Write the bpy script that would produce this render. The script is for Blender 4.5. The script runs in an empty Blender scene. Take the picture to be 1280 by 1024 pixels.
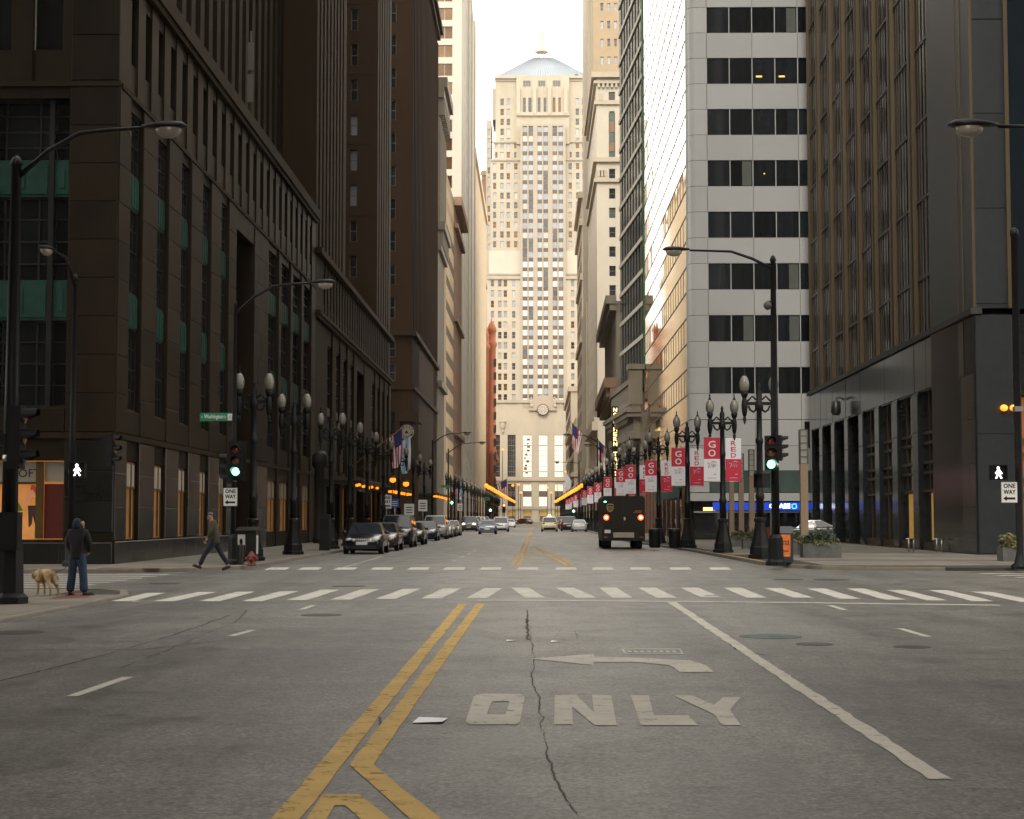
import bpy, bmesh, math, random
from mathutils import Vector, Matrix, Euler
R = math.radians
rnd = random.Random(7)
scene = bpy.context.scene
COL = scene.collection

# ---------------------------------------------------------------- camera, sky, sun, exposure
FPX, CX, CY = 2100.0, 640.0, 512.0
CAMZ = 1.7
cam_data = bpy.data.cameras.new('camera')
cam = bpy.data.objects.new('camera', cam_data); COL.objects.link(cam)
cam_data.sensor_width = 36.0; cam_data.sensor_fit = 'HORIZONTAL'
cam_data.lens = 36.0*FPX/1280.0
cam_data.clip_start = 0.1; cam_data.clip_end = 6000
CROT = Euler((R(90)+math.atan(135/FPX), 0, math.atan(30/FPX)), 'XYZ')
cam.location = (0, 0, CAMZ); cam.rotation_euler = CROT
scene.camera = cam
CM = CROT.to_matrix()

SUN_EL, SUN_AZ = 38.0, 188.0           # degrees; azimuth measured from +Y (ahead) towards +X
world = bpy.data.worlds.new('World'); scene.world = world; world.use_nodes = True
wn = world.node_tree.nodes; wl = world.node_tree.links
for n in list(wn): wn.remove(n)
sky = wn.new('ShaderNodeTexSky'); sky.sky_type = 'NISHITA'; sky.sun_disc = False
sky.sun_elevation = R(SUN_EL); sky.sun_rotation = R(SUN_AZ)
sky.air_density = 1.0; sky.dust_density = 4.0; sky.ozone_density = 1.0
hs = wn.new('ShaderNodeHueSaturation'); hs.inputs['Saturation'].default_value = 0.12
tint = wn.new('ShaderNodeMix'); tint.data_type = 'RGBA'; tint.blend_type = 'MULTIPLY'
tint.inputs[0].default_value = 1.0; tint.inputs[7].default_value = (1.0, 0.95, 0.88, 1)
bg = wn.new('ShaderNodeBackground'); bg.inputs['Strength'].default_value = 0.12
wo = wn.new('ShaderNodeOutputWorld')
# overcast: a bright even cloud deck veils most of the clear sky
cloud = wn.new('ShaderNodeMix'); cloud.data_type = 'RGBA'; cloud.inputs[0].default_value = 0.8
CLOUD = 16.0
cloud.inputs[7].default_value = (CLOUD, CLOUD*.965, CLOUD*.90, 1)
wl.new(sky.outputs[0], hs.inputs['Color']); wl.new(hs.outputs[0], tint.inputs[6])
wl.new(tint.outputs[2], cloud.inputs[6]); wl.new(cloud.outputs[2], bg.inputs['Color']); wl.new(bg.outputs[0], wo.inputs['Surface'])
sl = bpy.data.lights.new('sun', 'SUN'); sl.energy = 1.0; sl.angle = R(12); sl.color = (1.0, 0.92, 0.80)
sun = bpy.data.objects.new('sun', sl); COL.objects.link(sun)
sd = Vector((math.sin(R(SUN_AZ))*math.cos(R(SUN_EL)), math.cos(R(SUN_AZ))*math.cos(R(SUN_EL)), math.sin(R(SUN_EL))))
sun.rotation_euler = sd.to_track_quat('Z', 'Y').to_euler(); sun.location = (0, 0, 200)
vs = scene.view_settings
vs.view_transform = 'Standard'; vs.look = 'None'; vs.gamma = 1.0; vs.use_curve_mapping = False
vs.exposure = 0.9
scene.cycles.max_bounces = 6; scene.cycles.diffuse_bounces = 3; scene.cycles.glossy_bounces = 3
scene.cycles.use_denoising = True

# ---------------------------------------------------------------- pixel helpers (photo pixels -> world)
def P(px, py, Y):
    d = CM @ Vector(((px-CX)/FPX, -(py-CY)/FPX, -1))
    t = Y/d.y
    return Vector((d.x*t, Y, CAMZ+d.z*t))
def G(px, py, z=0.0):
    d = CM @ Vector(((px-CX)/FPX, -(py-CY)/FPX, -1))
    t = (z-CAMZ)/d.z
    return Vector((d.x*t, d.y*t, z))

# ---------------------------------------------------------------- materials
def M(name, col, rough=.7, metal=0.0, spec=.5, var=.18, scale=.6, fine=18, bump=.15, objvar=.0, streak=0, emis=None, es=0, bd=.01, coat=0):
    m = bpy.data.materials.new(name); m.use_nodes = True
    nt = m.node_tree; N = nt.nodes; L = nt.links
    b = N['Principled BSDF']
    b.inputs['Roughness'].default_value = rough; b.inputs['Metallic'].default_value = metal
    b.inputs['Specular IOR Level'].default_value = spec
    if coat: b.inputs['Coat Weight'].default_value = coat; b.inputs['Coat Roughness'].default_value = .05
    c = (*col, 1)
    if emis:
        b.inputs['Emission Color'].default_value = (*emis, 1); b.inputs['Emission Strength'].default_value = es
    tc = N.new('ShaderNodeTexCoord'); oi = N.new('ShaderNodeObjectInfo')
    off = N.new('ShaderNodeVectorMath'); off.operation = 'ADD'
    mulr = N.new('ShaderNodeMath'); mulr.operation = 'MULTIPLY'; mulr.inputs[1].default_value = 53.0 if objvar else 0.0
    L.new(oi.outputs['Random'], mulr.inputs[0]); L.new(tc.outputs['Object'], off.inputs[0]); L.new(mulr.outputs[0], off.inputs[1])
    mp = N.new('ShaderNodeMapping'); L.new(off.outputs[0], mp.inputs['Vector'])
    if streak: mp.inputs['Scale'].default_value = (1, 1, streak)
    n1 = N.new('ShaderNodeTexNoise'); n1.inputs['Scale'].default_value = scale; n1.inputs['Detail'].default_value = 6; n1.inputs['Roughness'].default_value = .62
    L.new(mp.outputs[0], n1.inputs['Vector'])
    n2 = N.new('ShaderNodeTexNoise'); n2.inputs['Scale'].default_value = fine; n2.inputs['Detail'].default_value = 3
    L.new(off.outputs[0], n2.inputs['Vector'])
    # value factor = 1 + var*(n1-.5)*2 + .5*var*(n2-.5)*2 + objvar*(rand-.5)*2
    def math_(op, a, bb):
        x = N.new('ShaderNodeMath'); x.operation = op
        for i, v in enumerate((a, bb)):
            if isinstance(v, (int, float)): x.inputs[i].default_value = v
            else: L.new(v, x.inputs[i])
        return x.outputs[0]
    f = math_('ADD', math_('MULTIPLY', math_('SUBTRACT', n1.outputs[0], .5), 4*var), math_('MULTIPLY', math_('SUBTRACT', n2.outputs[0], .5), 1.6*var))
    if objvar: f = math_('ADD', f, math_('MULTIPLY', math_('SUBTRACT', oi.outputs['Random'], .5), 2*objvar))
    f = math_('MAXIMUM', math_('ADD', f, 1.0), .15)
    vm = N.new('ShaderNodeVectorMath'); vm.operation = 'SCALE'; vm.inputs[0].default_value = col
    L.new(f, vm.inputs['Scale']); L.new(vm.outputs[0], b.inputs['Base Color'])
    if bump:
        bp = N.new('ShaderNodeBump'); bp.inputs['Strength'].default_value = bump; bp.inputs['Distance'].default_value = bd
        L.new(n2.outputs[0], bp.inputs['Height']); L.new(bp.outputs[0], b.inputs['Normal'])
    return m
def MP(name, col, rough=.5, metal=0.0, spec=.5, emis=None, es=0, coat=0):   # plain paint / lamp
    return M(name, col, rough, metal, spec, var=.05, bump=0, emis=emis, es=es, coat=coat)
def glass(name, col=(.012, .014, .015), rough=.06, ior=1.7, wob=.0, var=.15):
    m = M(name, col, rough, 0, .5, var=var, scale=.8, bump=wob, fine=.9, objvar=.25, bd=.02)
    m.node_tree.nodes['Principled BSDF'].inputs['IOR'].default_value = ior
    return m

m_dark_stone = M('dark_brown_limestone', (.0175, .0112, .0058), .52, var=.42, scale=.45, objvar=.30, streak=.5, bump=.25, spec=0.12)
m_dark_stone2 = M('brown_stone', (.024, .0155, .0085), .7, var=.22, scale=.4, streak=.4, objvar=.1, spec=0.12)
m_dark_granite_base = M('dark_base_granite', (.017, .016, .0135), .22, var=.3, scale=1.2, objvar=.2, bump=.03, spec=0.4)
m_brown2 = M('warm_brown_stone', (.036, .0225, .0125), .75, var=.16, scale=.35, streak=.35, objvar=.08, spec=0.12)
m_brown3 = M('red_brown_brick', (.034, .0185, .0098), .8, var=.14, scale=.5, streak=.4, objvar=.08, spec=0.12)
m_grey_stone = M('grey_ornate_stone', (.18, .155, .12), .8, var=.22, scale=.5, streak=.4, spec=0.22)
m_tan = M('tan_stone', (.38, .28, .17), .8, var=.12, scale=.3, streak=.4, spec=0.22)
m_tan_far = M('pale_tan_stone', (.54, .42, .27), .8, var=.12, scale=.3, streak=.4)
m_tan_dark = M('tan_band', (.25, .18, .11), .8, var=.12, scale=.3)
m_brown_cap = M('brown_terracotta', (.20, .12, .075), .8, var=.2, scale=.4)
m_white_conc = M('pale_concrete', (.44, .40, .33), .75, var=.10, scale=.3, streak=.3)
m_cream = M('cream_limestone', (.365, .312, .232), .8, var=.13, scale=.12, streak=.4, fine=4)
m_cream2 = M('pale_cream_terracotta', (.43, .38, .30), .75, var=.10, scale=.2, streak=.4)
m_cbot_pier = M('grey_cream_pier', (.315, .265, .195), .8, var=.12, scale=.12, streak=.4, fine=4)
m_bricktan = M('tan_brick', (.32, .24, .15), .85, var=.10, scale=.4, fine=9)
m_red = M('red_terracotta', (.34, .105, .045), .8, var=.2, scale=.5, fine=8)
m_slate = M('grey_metal_roof', (.26, .29, .32), .45, metal=.2, var=.08, scale=.2)
m_spandrel_dark = M('dark_spandrel', (.10, .075, .055), .5, var=.2, scale=.5, objvar=.2)
m_copper = M('green_copper', (.014, .055, .040), .6, var=.35, scale=2.2, objvar=.15, spec=0.22)
m_iron = M('black_iron', (.008, .008, .0085), .45, spec=0.22, var=.2, bump=.05)
m_darkiron = M('dark_window_iron', (.018, .017, .015), .5, var=.2, bump=0, spec=0.22)
m_bronze = M('bronze_mullion', (.080, .056, .028), .42, metal=.35, var=.18, scale=.8, streak=.2, objvar=.12)
m_brass = M('brass_frame', (.15, .095, .034), .38, metal=.5, var=.15)
m_granite = M('dark_polished_granite', (.017, .019, .020), .16, var=.30, scale=3, fine=45, objvar=.2, bump=.02)
m_granite_grey = M('grey_granite', (.018, .022, .024), .35, var=.25, scale=3, fine=45, objvar=.1, bump=.02)
m_panel = M('white_metal_panel', (.42, .425, .42), .42, var=.035, scale=.5, objvar=.05, bump=.0)
m_mirror = M('mirror_glass', (.90, .79, .60), .02, metal=1.0, var=.03, scale=.6, fine=.5, bump=.03, bd=.02, objvar=.05)
m_mirror_sp = M('mirror_spandrel', (.86, .73, .53), .05, metal=1.0, var=.03, scale=.6, fine=.5, bump=.03, bd=.02, objvar=.05)
m_joint = MP('dark_joint', (.02, .018, .016), .6)
m_glass = glass('dark_glass')
m_glass_b = glass('smoky_glass', (.02, .024, .028))
m_glass_ink = glass('ink_blue_glass', (.010, .015, .020), .12, 1.30)
m_glass_bl = M('glass_with_blind', (.36, .34, .30), .10, var=.1, bump=0, objvar=.25)
m_pane_skywhite = M('pane_with_painted_sky_reflection', (.55, .55, .52), .12, var=.06, bump=0, objvar=.12)  # bright sky mirrored in the lower tower panes, painted into this white
m_glass_sky = glass('pale_grey_glass', (.22, .24, .26), .05, 1.9)
m_glass_teal = glass('teal_glass', (.012, .040, .052), .10, 1.28)
m_glass_br = M('bronze_glass', (.11, .062, .028), .06, metal=.45, var=.35, scale=.35, bump=.06, fine=.6, objvar=.3)
m_glass_green = glass('green_glass', (.06, .09, .08), .12, 1.6)
m_white_frame = M('pale_window_frame', (.34, .29, .22), .6, var=.1, bump=0)
m_dimframe = M('grey_window_frame', (.13, .11, .085), .6, var=.1, bump=0)
m_warm_int = M('lit_interior', (.14, .08, .035), .9, var=.5, scale=1.3, fine=5, bump=0, emis=(1, .42, .10), es=.06, objvar=.2)
m_yellow_int = M('yellow_lit_lobby', (.30, .20, .06), .9, var=.4, scale=2, bump=0, emis=(1, .55, .10), es=.13)
m_lobby = M('lit_trading_floor', (.8, .75, .6), .4, var=.3, scale=.6, bump=0, emis=(1, .92, .70), es=.36)
m_shop = M('shop_display_wall', (.35, .19, .08), .9, var=.5, scale=.9, fine=3, bump=0, emis=(1, .36, .07), es=.21)
m_red_disp = MP('red_display_panel', (.05, .007, .004), .8, emis=(1, .07, .015), es=.012)
m_skinlit = MP('poster_skin', (.5, .26, .15), .7, emis=(1, .35, .12), es=.12)
m_poster_hair = MP('poster_red_hair', (.3, .05, .02), .7, emis=(1, .1, .02), es=.08)
m_poster_dark = MP('poster_trousers', (.06, .03, .02), .7)
m_poster_green = MP('poster_green_top', (.08, .16, .02), .7, emis=(.3, .8, .1), es=.02)
m_shop_white = M('shop_fascia', (.36, .31, .24), .7, var=.08, bump=0)
m_white = MP('white_sign', (.75, .75, .73), .5)
m_black = MP('black_print', (.008, .008, .008), .5, spec=0.22)
m_signgreen = MP('sign_green', (.01, .20, .10), .45)
m_signblue = MP('sign_blue', (.02, .08, .30), .4)
m_chase = MP('bank_blue', (.01, .06, .45), .3, emis=(.02, .10, 1.0), es=.16)
m_sign_lit = MP('lit_white_letters', (.9, .9, .9), .4, emis=(.9, .95, 1), es=1.6)
m_sign_lblue = MP('lit_blue_mark', (.1, .4, .9), .4, emis=(.08, .40, 1), es=1.0)
m_amber_letter = MP('lit_yellow_letters', (.9, .7, .3), .4, emis=(1, .74, .30), es=1.3)
m_bred = MP('banner_red', (.48, .018, .045), .7)
m_bwhite = MP('banner_white', (.66, .66, .70), .7)
m_bpink = MP('banner_script', (.50, .06, .08), .7)
m_flag_blue = MP('flag_blue', (.02, .025, .12), .8)
m_flag_red = MP('flag_red', (.42, .03, .03), .8)
m_flag_sky = MP('flag_light_blue', (.20, .45, .60), .8)
m_pole = M('weathered_pole', (.055, .05, .043), .5, var=.1, bump=0)
m_steel = M('brushed_steel', (.42, .40, .37), .35, metal=.8, var=.1, bump=0)
m_globe = M('frosted_globe', (.185, .175, .145), .25, var=.08, bump=0, spec=.6)
m_lens = M('lamp_lens', (.25, .22, .175), .15, var=.1, bump=0, spec=.7)
m_amber = MP('amber_bulb', (1, .5, .1), .4, emis=(1, .23, .012), es=1.15)
m_green_on = MP('green_signal', (.2, 1, .6), .4, emis=(.10, 1, .42), es=5.0)
m_green_core = MP('green_signal_core', (.7, 1, .9), .4, emis=(.62, 1, .82), es=5.0)
m_red_on = MP('red_signal', (1, .1, .05), .4, emis=(1, .06, .02), es=3.5)
m_red_core = MP('tail_light_core', (1, .4, .2), .4, emis=(1, .30, .12), es=6)
m_red_off = MP('unlit_red_lens', (.14, .02, .015), .25)
m_amber_off = MP('unlit_amber_lens', (.20, .07, .015), .25)
m_walk = MP('walk_signal', (1, 1, 1), .4, emis=(1, .97, .92), es=1.6)
m_head_on = MP('headlight_on', (1, .8, .4), .3, emis=(1, .72, .30), es=9)
m_tyre = M('tyre', (.015, .015, .015), .8, var=.1, bump=0)
m_rim = M('alloy_rim', (.30, .30, .30), .35, metal=.8, var=.1, bump=0)
m_chrome = M('chrome', (.70, .70, .70), .3, metal=.5, var=.05, bump=0)
m_carglass = glass('car_glass', (.012, .016, .02), .03, 1.5, var=.05)
m_headlamp = M('headlamp_glass', (.50, .50, .48), .1, var=.1, bump=0, spec=.8)
m_taillamp = MP('tail_lamp', (.30, .015, .012), .15)
m_plate = MP('number_plate', (.62, .60, .58), .5)
m_truck = M('dark_brown_truck', (.013, .0095, .0065), .45, var=.12, scale=1.2, bump=0, spec=0.22)
m_gold = MP('gold_shield', (.30, .19, .06), .5)
m_bumper = M('worn_bumper', (.30, .27, .21), .55, var=.2, bump=0)
m_leaf = M('shrub_leaf', (.035, .058, .014), .6, var=.35, scale=5, bump=0, objvar=.1)
m_leaf_d = M('dark_shrub_leaf', (.018, .035, .012), .6, var=.35, scale=5, bump=0)
m_leaf_y = M('yellowing_leaf', (.13, .11, .03), .6, var=.35, scale=5, bump=0)
m_stem = M('shrub_stem', (.05, .035, .02), .8, bump=0)
m_soil = M('planter_soil', (.03, .022, .015), .9)
m_planter = M('grey_planter', (.095, .098, .092), .8, var=.3, scale=4)
m_pylon = M('tan_pylon_wood', (.23, .165, .105), .7, var=.15, scale=1, streak=.1)
m_pylon_top = M('pylon_lantern', (.26, .26, .22), .35, var=.1, bump=0)
m_hydrant = M('red_hydrant', (.13, .014, .010), .5, var=.2, bump=0)
m_orange_poster = M('orange_poster', (.55, .13, .03), .5, var=.6, scale=3, bump=0, emis=(1, .25, .04), es=.08)
m_skin = MP('skin', (.40, .20, .12), .6)
m_jacket = M('black_jacket', (.007, .007, .008), .9, var=.25, scale=6, fine=40, bump=.2)
m_hood = M('navy_hood', (.010, .015, .035), .9, var=.2, scale=6, bump=.2)
m_jeans = M('blue_jeans', (.022, .042, .085), .9, var=.3, scale=5, fine=50, bump=.2)
m_jeans_d = M('dark_jeans', (.012, .016, .028), .9, var=.3, scale=5, fine=50, bump=.2)
m_olive = M('olive_jacket', (.050, .044, .022), .9, var=.25, scale=5, fine=40, bump=.2)
m_greycap = M('grey_cap', (.085, .085, .095), .9, var=.2, bump=.2)
m_shoe = M('dark_shoe', (.02, .015, .013), .6, bump=0)
m_fur = M('golden_fur', (.56, .38, .20), .95, var=.45, scale=9, fine=60, bump=.8, bd=.03)
m_fur_l = M('pale_fur', (.64, .53, .38), .95, var=.3, scale=9, fine=60, bump=.8, bd=.03)
m_paper = MP('white_paper', (.80, .80, .82), .8)
m_pave = M('pavement_concrete', (.150, .132, .105), .85, var=.18, scale=.9, fine=30, objvar=.13, bump=.2)
m_pave_d = M('dark_paving', (.090, .080, .070), .8, var=.2, scale=.9, fine=30, objvar=.13, bump=.2)
m_kerb = M('kerb_concrete', (.16, .14, .11), .85, var=.25, scale=1.5, fine=30, objvar=.08)
m_kerb_y = M('faded_yellow_kerb', (.26, .17, .06), .85, var=.35, scale=2.5, fine=30)
m_joint_soil = M('joint_grime', (.05, .045, .038), .9, spec=0.22)
m_tactile = M('brick_red_pad', (.14, .045, .03), .85, var=.3, scale=5)
m_crack = M('tar_crack', (.062, .057, .050), .9, var=.3, scale=4)
m_manhole = M('cast_iron_cover', (.060, .056, .050), .55, metal=.4, var=.3, scale=5)
m_manhole_g = M('green_stained_cover', (.055, .085, .070), .6, var=.5, scale=3)

def paint(name, col, wear=.5):      # road paint, worn through in patches by alpha so the asphalt shows
    m = M(name, col, .75, var=.16, scale=1.4, fine=22, bump=.1)
    nt = m.node_tree; N = nt.nodes; L = nt.links; b = N['Principled BSDF']
    tc = N.new('ShaderNodeTexCoord')
    n = N.new('ShaderNodeTexNoise'); n.inputs['Scale'].default_value = 5; n.inputs['Detail'].default_value = 9; n.inputs['Roughness'].default_value = .75
    L.new(tc.outputs['Object'], n.inputs['Vector'])
    mr = N.new('ShaderNodeMapRange'); mr.inputs['From Min'].default_value = .28+.1*wear; mr.inputs['From Max'].default_value = .34+.14*wear
    mr.inputs['To Min'].default_value = .35
    L.new(n.outputs[0], mr.inputs['Value']); L.new(mr.outputs[0], b.inputs['Alpha'])
    return m
m_white_paint = paint('worn_white_road_paint', (.44, .415, .36), .72)
m_white_paint_f = paint('fresh_white_road_paint', (.47, .45, .40), .7)
m_yellow_paint = paint('worn_yellow_road_paint', (.46, .295, .085), .85)

def asphalt():
    m = M('asphalt', (.121, .114, .101), .6, var=.12, scale=.22, fine=140, bump=.6, bd=.006, spec=.5)
    nt = m.node_tree; N = nt.nodes; L = nt.links; b = N['Principled BSDF']
    src = b.inputs['Base Color'].links[0].from_socket
    tc = N.new('ShaderNodeTexCoord')
    def noise(scl, sc, det, rgh):
        mp = N.new('ShaderNodeMapping'); mp.inputs['Scale'].default_value = scl; L.new(tc.outputs['Object'], mp.inputs[0])
        n = N.new('ShaderNodeTexNoise'); n.inputs['Scale'].default_value = sc; n.inputs['Detail'].default_value = det; n.inputs['Roughness'].default_value = rgh
        L.new(mp.outputs[0], n.inputs['Vector']); return n.outputs[0]
    def rng(v, a, b_, c, d):
        mr = N.new('ShaderNodeMapRange'); L.new(v, mr.inputs['Value'])
        for k, x in zip(('From Min','From Max','To Min','To Max'), (a,b_,c,d)): mr.inputs[k].default_value = x
        return mr.outputs[0]
    def mul(a_, b_):
        x = N.new('ShaderNodeMath'); x.operation = 'MULTIPLY'; L.new(a_, x.inputs[0]); L.new(b_, x.inputs[1]); return x.outputs[0]
    lanes = noise((1.0,.10,1), .55, 6, .6)                  # tyre-worn lane streaks along the street
    cross = noise((.12,1.0,1), .7, 5, .6)                   # old trench patches running across
    stain = noise((1,.6,1), 1.1, 9, .72)                    # oil and damp stains
    spots = noise((1,1,1), 6.0, 6, .75)
    f = mul(mul(rng(lanes,.32,.68,.66,1.24), rng(cross,.36,.64,.90,1.08)), mul(rng(stain,.34,.45,.60,1.0), rng(spots,.30,.62,.74,1.2)))
    grit = noise((1,1,1), 24.0, 5, .85); f = mul(f, rng(grit,.32,.68,.52,1.55))
    vo = N.new('ShaderNodeTexVoronoi'); vo.inputs['Scale'].default_value = 38; L.new(tc.outputs['Object'], vo.inputs['Vector'])
    f = mul(f, rng(vo.outputs['Color'],0,1,.45,1.60))
    vm = N.new('ShaderNodeVectorMath'); vm.operation = 'SCALE'; L.new(src, vm.inputs[0]); L.new(f, vm.inputs['Scale'])
    L.new(vm.outputs[0], b.inputs['Base Color'])
    L.new(rng(stain,.3,.7,.36,.56), b.inputs['Roughness'])
    return m
m_asphalt = asphalt()
m_asphalt_patch = M('asphalt_patch', (.10, .093, .08), .7, var=.2, scale=.8, fine=120, bump=.5, bd=.005)

# ---------------------------------------------------------------- mesh builder
class MB:
    def __init__(s): s.v = []; s.f = []; s.m = []; s.sm = []; s.mats = []; s.ch = []
    def mi(s, mat):
        if mat is None: return 0
        if mat not in s.mats: s.mats.append(mat)
        return s.mats.index(mat)
    def add(s, vs_, fs, mat=None, smooth=False):
        o = len(s.v); k = s.mi(mat); s.ch.append((list(vs_), list(fs), mat, smooth))
        s.v += [tuple(p) for p in vs_]
        for f in fs: s.f.append([i+o for i in f]); s.m.append(k); s.sm.append(smooth)
        return s
    def box(s, x0, x1, y0, y1, z0, z1, mat=None):
        return s.add([(x0,y0,z0),(x1,y0,z0),(x1,y1,z0),(x0,y1,z0),(x0,y0,z1),(x1,y0,z1),(x1,y1,z1),(x0,y1,z1)],
              [(3,2,1,0),(4,5,6,7),(0,1,5,4),(1,2,6,5),(2,3,7,6),(3,0,4,7)], mat)
    def prism(s, pts, z0, z1, mat=None):       # polygon in xy, ccw, extruded
        n = len(pts)
        vs_ = [(p[0],p[1],z0) for p in pts]+[(p[0],p[1],z1) for p in pts]
        return s.add(vs_, [tuple(range(n-1,-1,-1)), tuple(range(n,2*n))]+[(i,(i+1)%n,n+(i+1)%n,n+i) for i in range(n)], mat)
    def lathe(s, prof, cx=0, cy=0, n=14, mat=None, smooth=True, axis='z'):
        vs_ = []
        for (r, z) in prof:
            for k in range(n):
                a = 2*math.pi*k/n
                q = (r*math.cos(a), r*math.sin(a), z)
                if axis == 'y': q = (q[0], q[2], q[1])
                if axis == 'x': q = (q[2], q[0], q[1])
                vs_.append((q[0]+cx, q[1]+cy, q[2]) if axis == 'z' else q)
        fs = []
        for i in range(len(prof)-1):
            for k in range(n):
                fs.append((i*n+k, i*n+(k+1)%n, (i+1)*n+(k+1)%n, (i+1)*n+k))
        fs.append(tuple(range(n-1,-1,-1))); fs.append(tuple(range((len(prof)-1)*n, len(prof)*n)))
        return s.add(vs_, fs, mat, smooth)
    def tube(s, pts, r, n=8, mat=None):
        pts = [Vector(p) for p in pts]; vs_ = []
        rs = r if isinstance(r, (list, tuple)) else [r]*len(pts)
        for i, p in enumerate(pts):
            t = (pts[min(i+1,len(pts)-1)]-pts[max(i-1,0)]).normalized()
            a = t.orthogonal().normalized() if abs(t.z) > .9 else t.cross(Vector((0,0,1))).normalized()
            b = t.cross(a)
            for k in range(n):
                an = 2*math.pi*k/n
                vs_.append(p+rs[i]*(math.cos(an)*a+math.sin(an)*b))
        fs = []
        for i in range(len(pts)-1):
            for k in range(n):
                fs.append((i*n+k, (i+1)*n+k, (i+1)*n+(k+1)%n, i*n+(k+1)%n))
        fs.append(tuple(range(n))); fs.append(tuple(range(len(pts)*n-1, (len(pts)-1)*n-1, -1)))
        return s.add(vs_, fs, mat, True)
    def ell(s, c, r, n=10, m=7, mat=None):
        vs_ = []; fs = []
        for i in range(m+1):
            ph = math.pi*i/m
            for k in range(n):
                a = 2*math.pi*k/n
                vs_.append((c[0]+r[0]*math.sin(ph)*math.cos(a), c[1]+r[1]*math.sin(ph)*math.sin(a), c[2]+r[2]*math.cos(ph)))
        for i in range(m):
            for k in range(n): fs.append((i*n+k, (i+1)*n+k, (i+1)*n+(k+1)%n, i*n+(k+1)%n))
        return s.add(vs_, fs, mat, True)
    def mesh(s, name, mat=None):
        me = bpy.data.meshes.new(name)
        me.from_pydata(s.v, [], s.f)
        for mm in (s.mats if s.mats else ([mat] if mat else [])): me.materials.append(mm)
        if len(s.mats) > 1: me.polygons.foreach_set('material_index', s.m)
        if any(s.sm): me.polygons.foreach_set('use_smooth', s.sm)
        me.validate(); me.update()
        return me
def tag(o, label=None, cat=None, group=None, kind=None):
    if label: o['label'] = label
    if cat: o['category'] = cat
    if group: o['group'] = group
    if kind: o['kind'] = kind
    return o
def link(name, data, parent=None, loc=(0,0,0), rz=0.0):
    o = bpy.data.objects.new(name, data); COL.objects.link(o)
    o.location = loc; o.rotation_euler = (0, 0, rz)
    if parent: o.parent = parent
    return o
def thing(name, label, cat, loc=(0,0,0), rz=0.0, group=None):
    o = link(name, None, None, loc, rz); o.empty_display_size = .3
    return tag(o, label, cat, group)
def part(name, mb, mat, parent, loc=(0,0,0), rz=0.0):
    return link(name, mb.mesh(name, mat) if isinstance(mb, MB) else mb, parent, loc, rz)
def struct(name, mb, mat, loc=(0,0,0)):
    return tag(part(name, mb, mat, None, loc), kind='structure')
def dup(o, parent=None):
    c = o.copy(); COL.objects.link(c)
    if parent: c.parent = parent
    for ch in list(o.children): dup(ch, c)
    return c

_txt = {}
def text_geo(s):
    if s in _txt: return _txt[s]
    cu = bpy.data.curves.new('txt', 'FONT'); cu.body = s; cu.resolution_u = 2
    o = bpy.data.objects.new('txt', cu); COL.objects.link(o)
    dg = bpy.context.evaluated_depsgraph_get(); me = o.evaluated_get(dg).to_mesh()
    v = [(p.co.x, p.co.y) for p in me.vertices]; f = [tuple(p.vertices) for p in me.polygons]
    o.evaluated_get(dg).to_mesh_clear()
    bpy.data.objects.remove(o); bpy.data.curves.remove(cu)
    x0 = min(p[0] for p in v); x1 = max(p[0] for p in v); y0 = min(p[1] for p in v); y1 = max(p[1] for p in v)
    v = [((p[0]-x0)/(x1-x0), (p[1]-y0)/(y1-y0)) for p in v]
    _txt[s] = (v, f); return _txt[s]
def text(mb, s, x0, x1, z0, z1, y, mat=None, bold=0.0):      # lettering in a vertical xz plane facing -y
    v, f = text_geo(s)
    mb.add([(x0+p[0]*(x1-x0), y, z0+p[1]*(z1-z0)) for p in v], f, mat)
    if bold:
        for dx, dz in ((bold, 0), (0, bold), (bold, bold)):
            y -= .0015
            mb.add([(x0+dx+p[0]*(x1-x0), y, z0+dz+p[1]*(z1-z0)) for p in v], f, mat)

# ---------------------------------------------------------------- facades
class Fr:          # facade frame: x along the wall, y into the wall, z up
    def __init__(s, ox, oy, ang): s.o = Vector((ox, oy, 0)); s.a = ang
    def w(s, u, d=0, z=0): return s.o+Matrix.Rotation(s.a, 3, 'Z') @ Vector((u, d, z))
def FL(y, x=-14.4): return Fr(x, y, R(90))                 # left side of the street, u runs away from the camera
def FF(x, y): return Fr(x, y, 0)                           # faces the camera, u runs right
def FR(x0, y0, x1, y1):                                    # right side: from far point to near point
    return Fr(x0, y0, math.atan2(y1-y0, x1-x0))
def fpart(name, mb, mat, root, fr, u=0, d=0, z=0):
    p = fr.w(u, d, z)
    return part(name, mb, mat, root, p-root.location, fr.a)
def wall_grid(mb, W, cols, rows, z0, z1, t=.45, d0=0.0, sp=.06, mat=None, u0=0.0):
    x = u0
    for (a, b) in cols:
        mb.box(x, a, d0, d0+t, z0, z1, mat)
        z = z0
        for (c, e) in rows:
            mb.box(a, b, d0+sp, d0+t, z, c, mat); z = e
        mb.box(a, b, d0+sp, d0+t, z, z1, mat); x = b
    mb.box(x, W, d0, d0+t, z0, z1, mat)
def split(name, mb, mat, root, fr=None):       # every added piece becomes a part of its own
    for (v, f, m, sm) in mb.ch:
        q = MB(); q.add(v, f, m, sm)
        (fpart(name, q, mat, root, fr) if fr else part(name, q, mat, root))
_wm = {}
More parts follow.
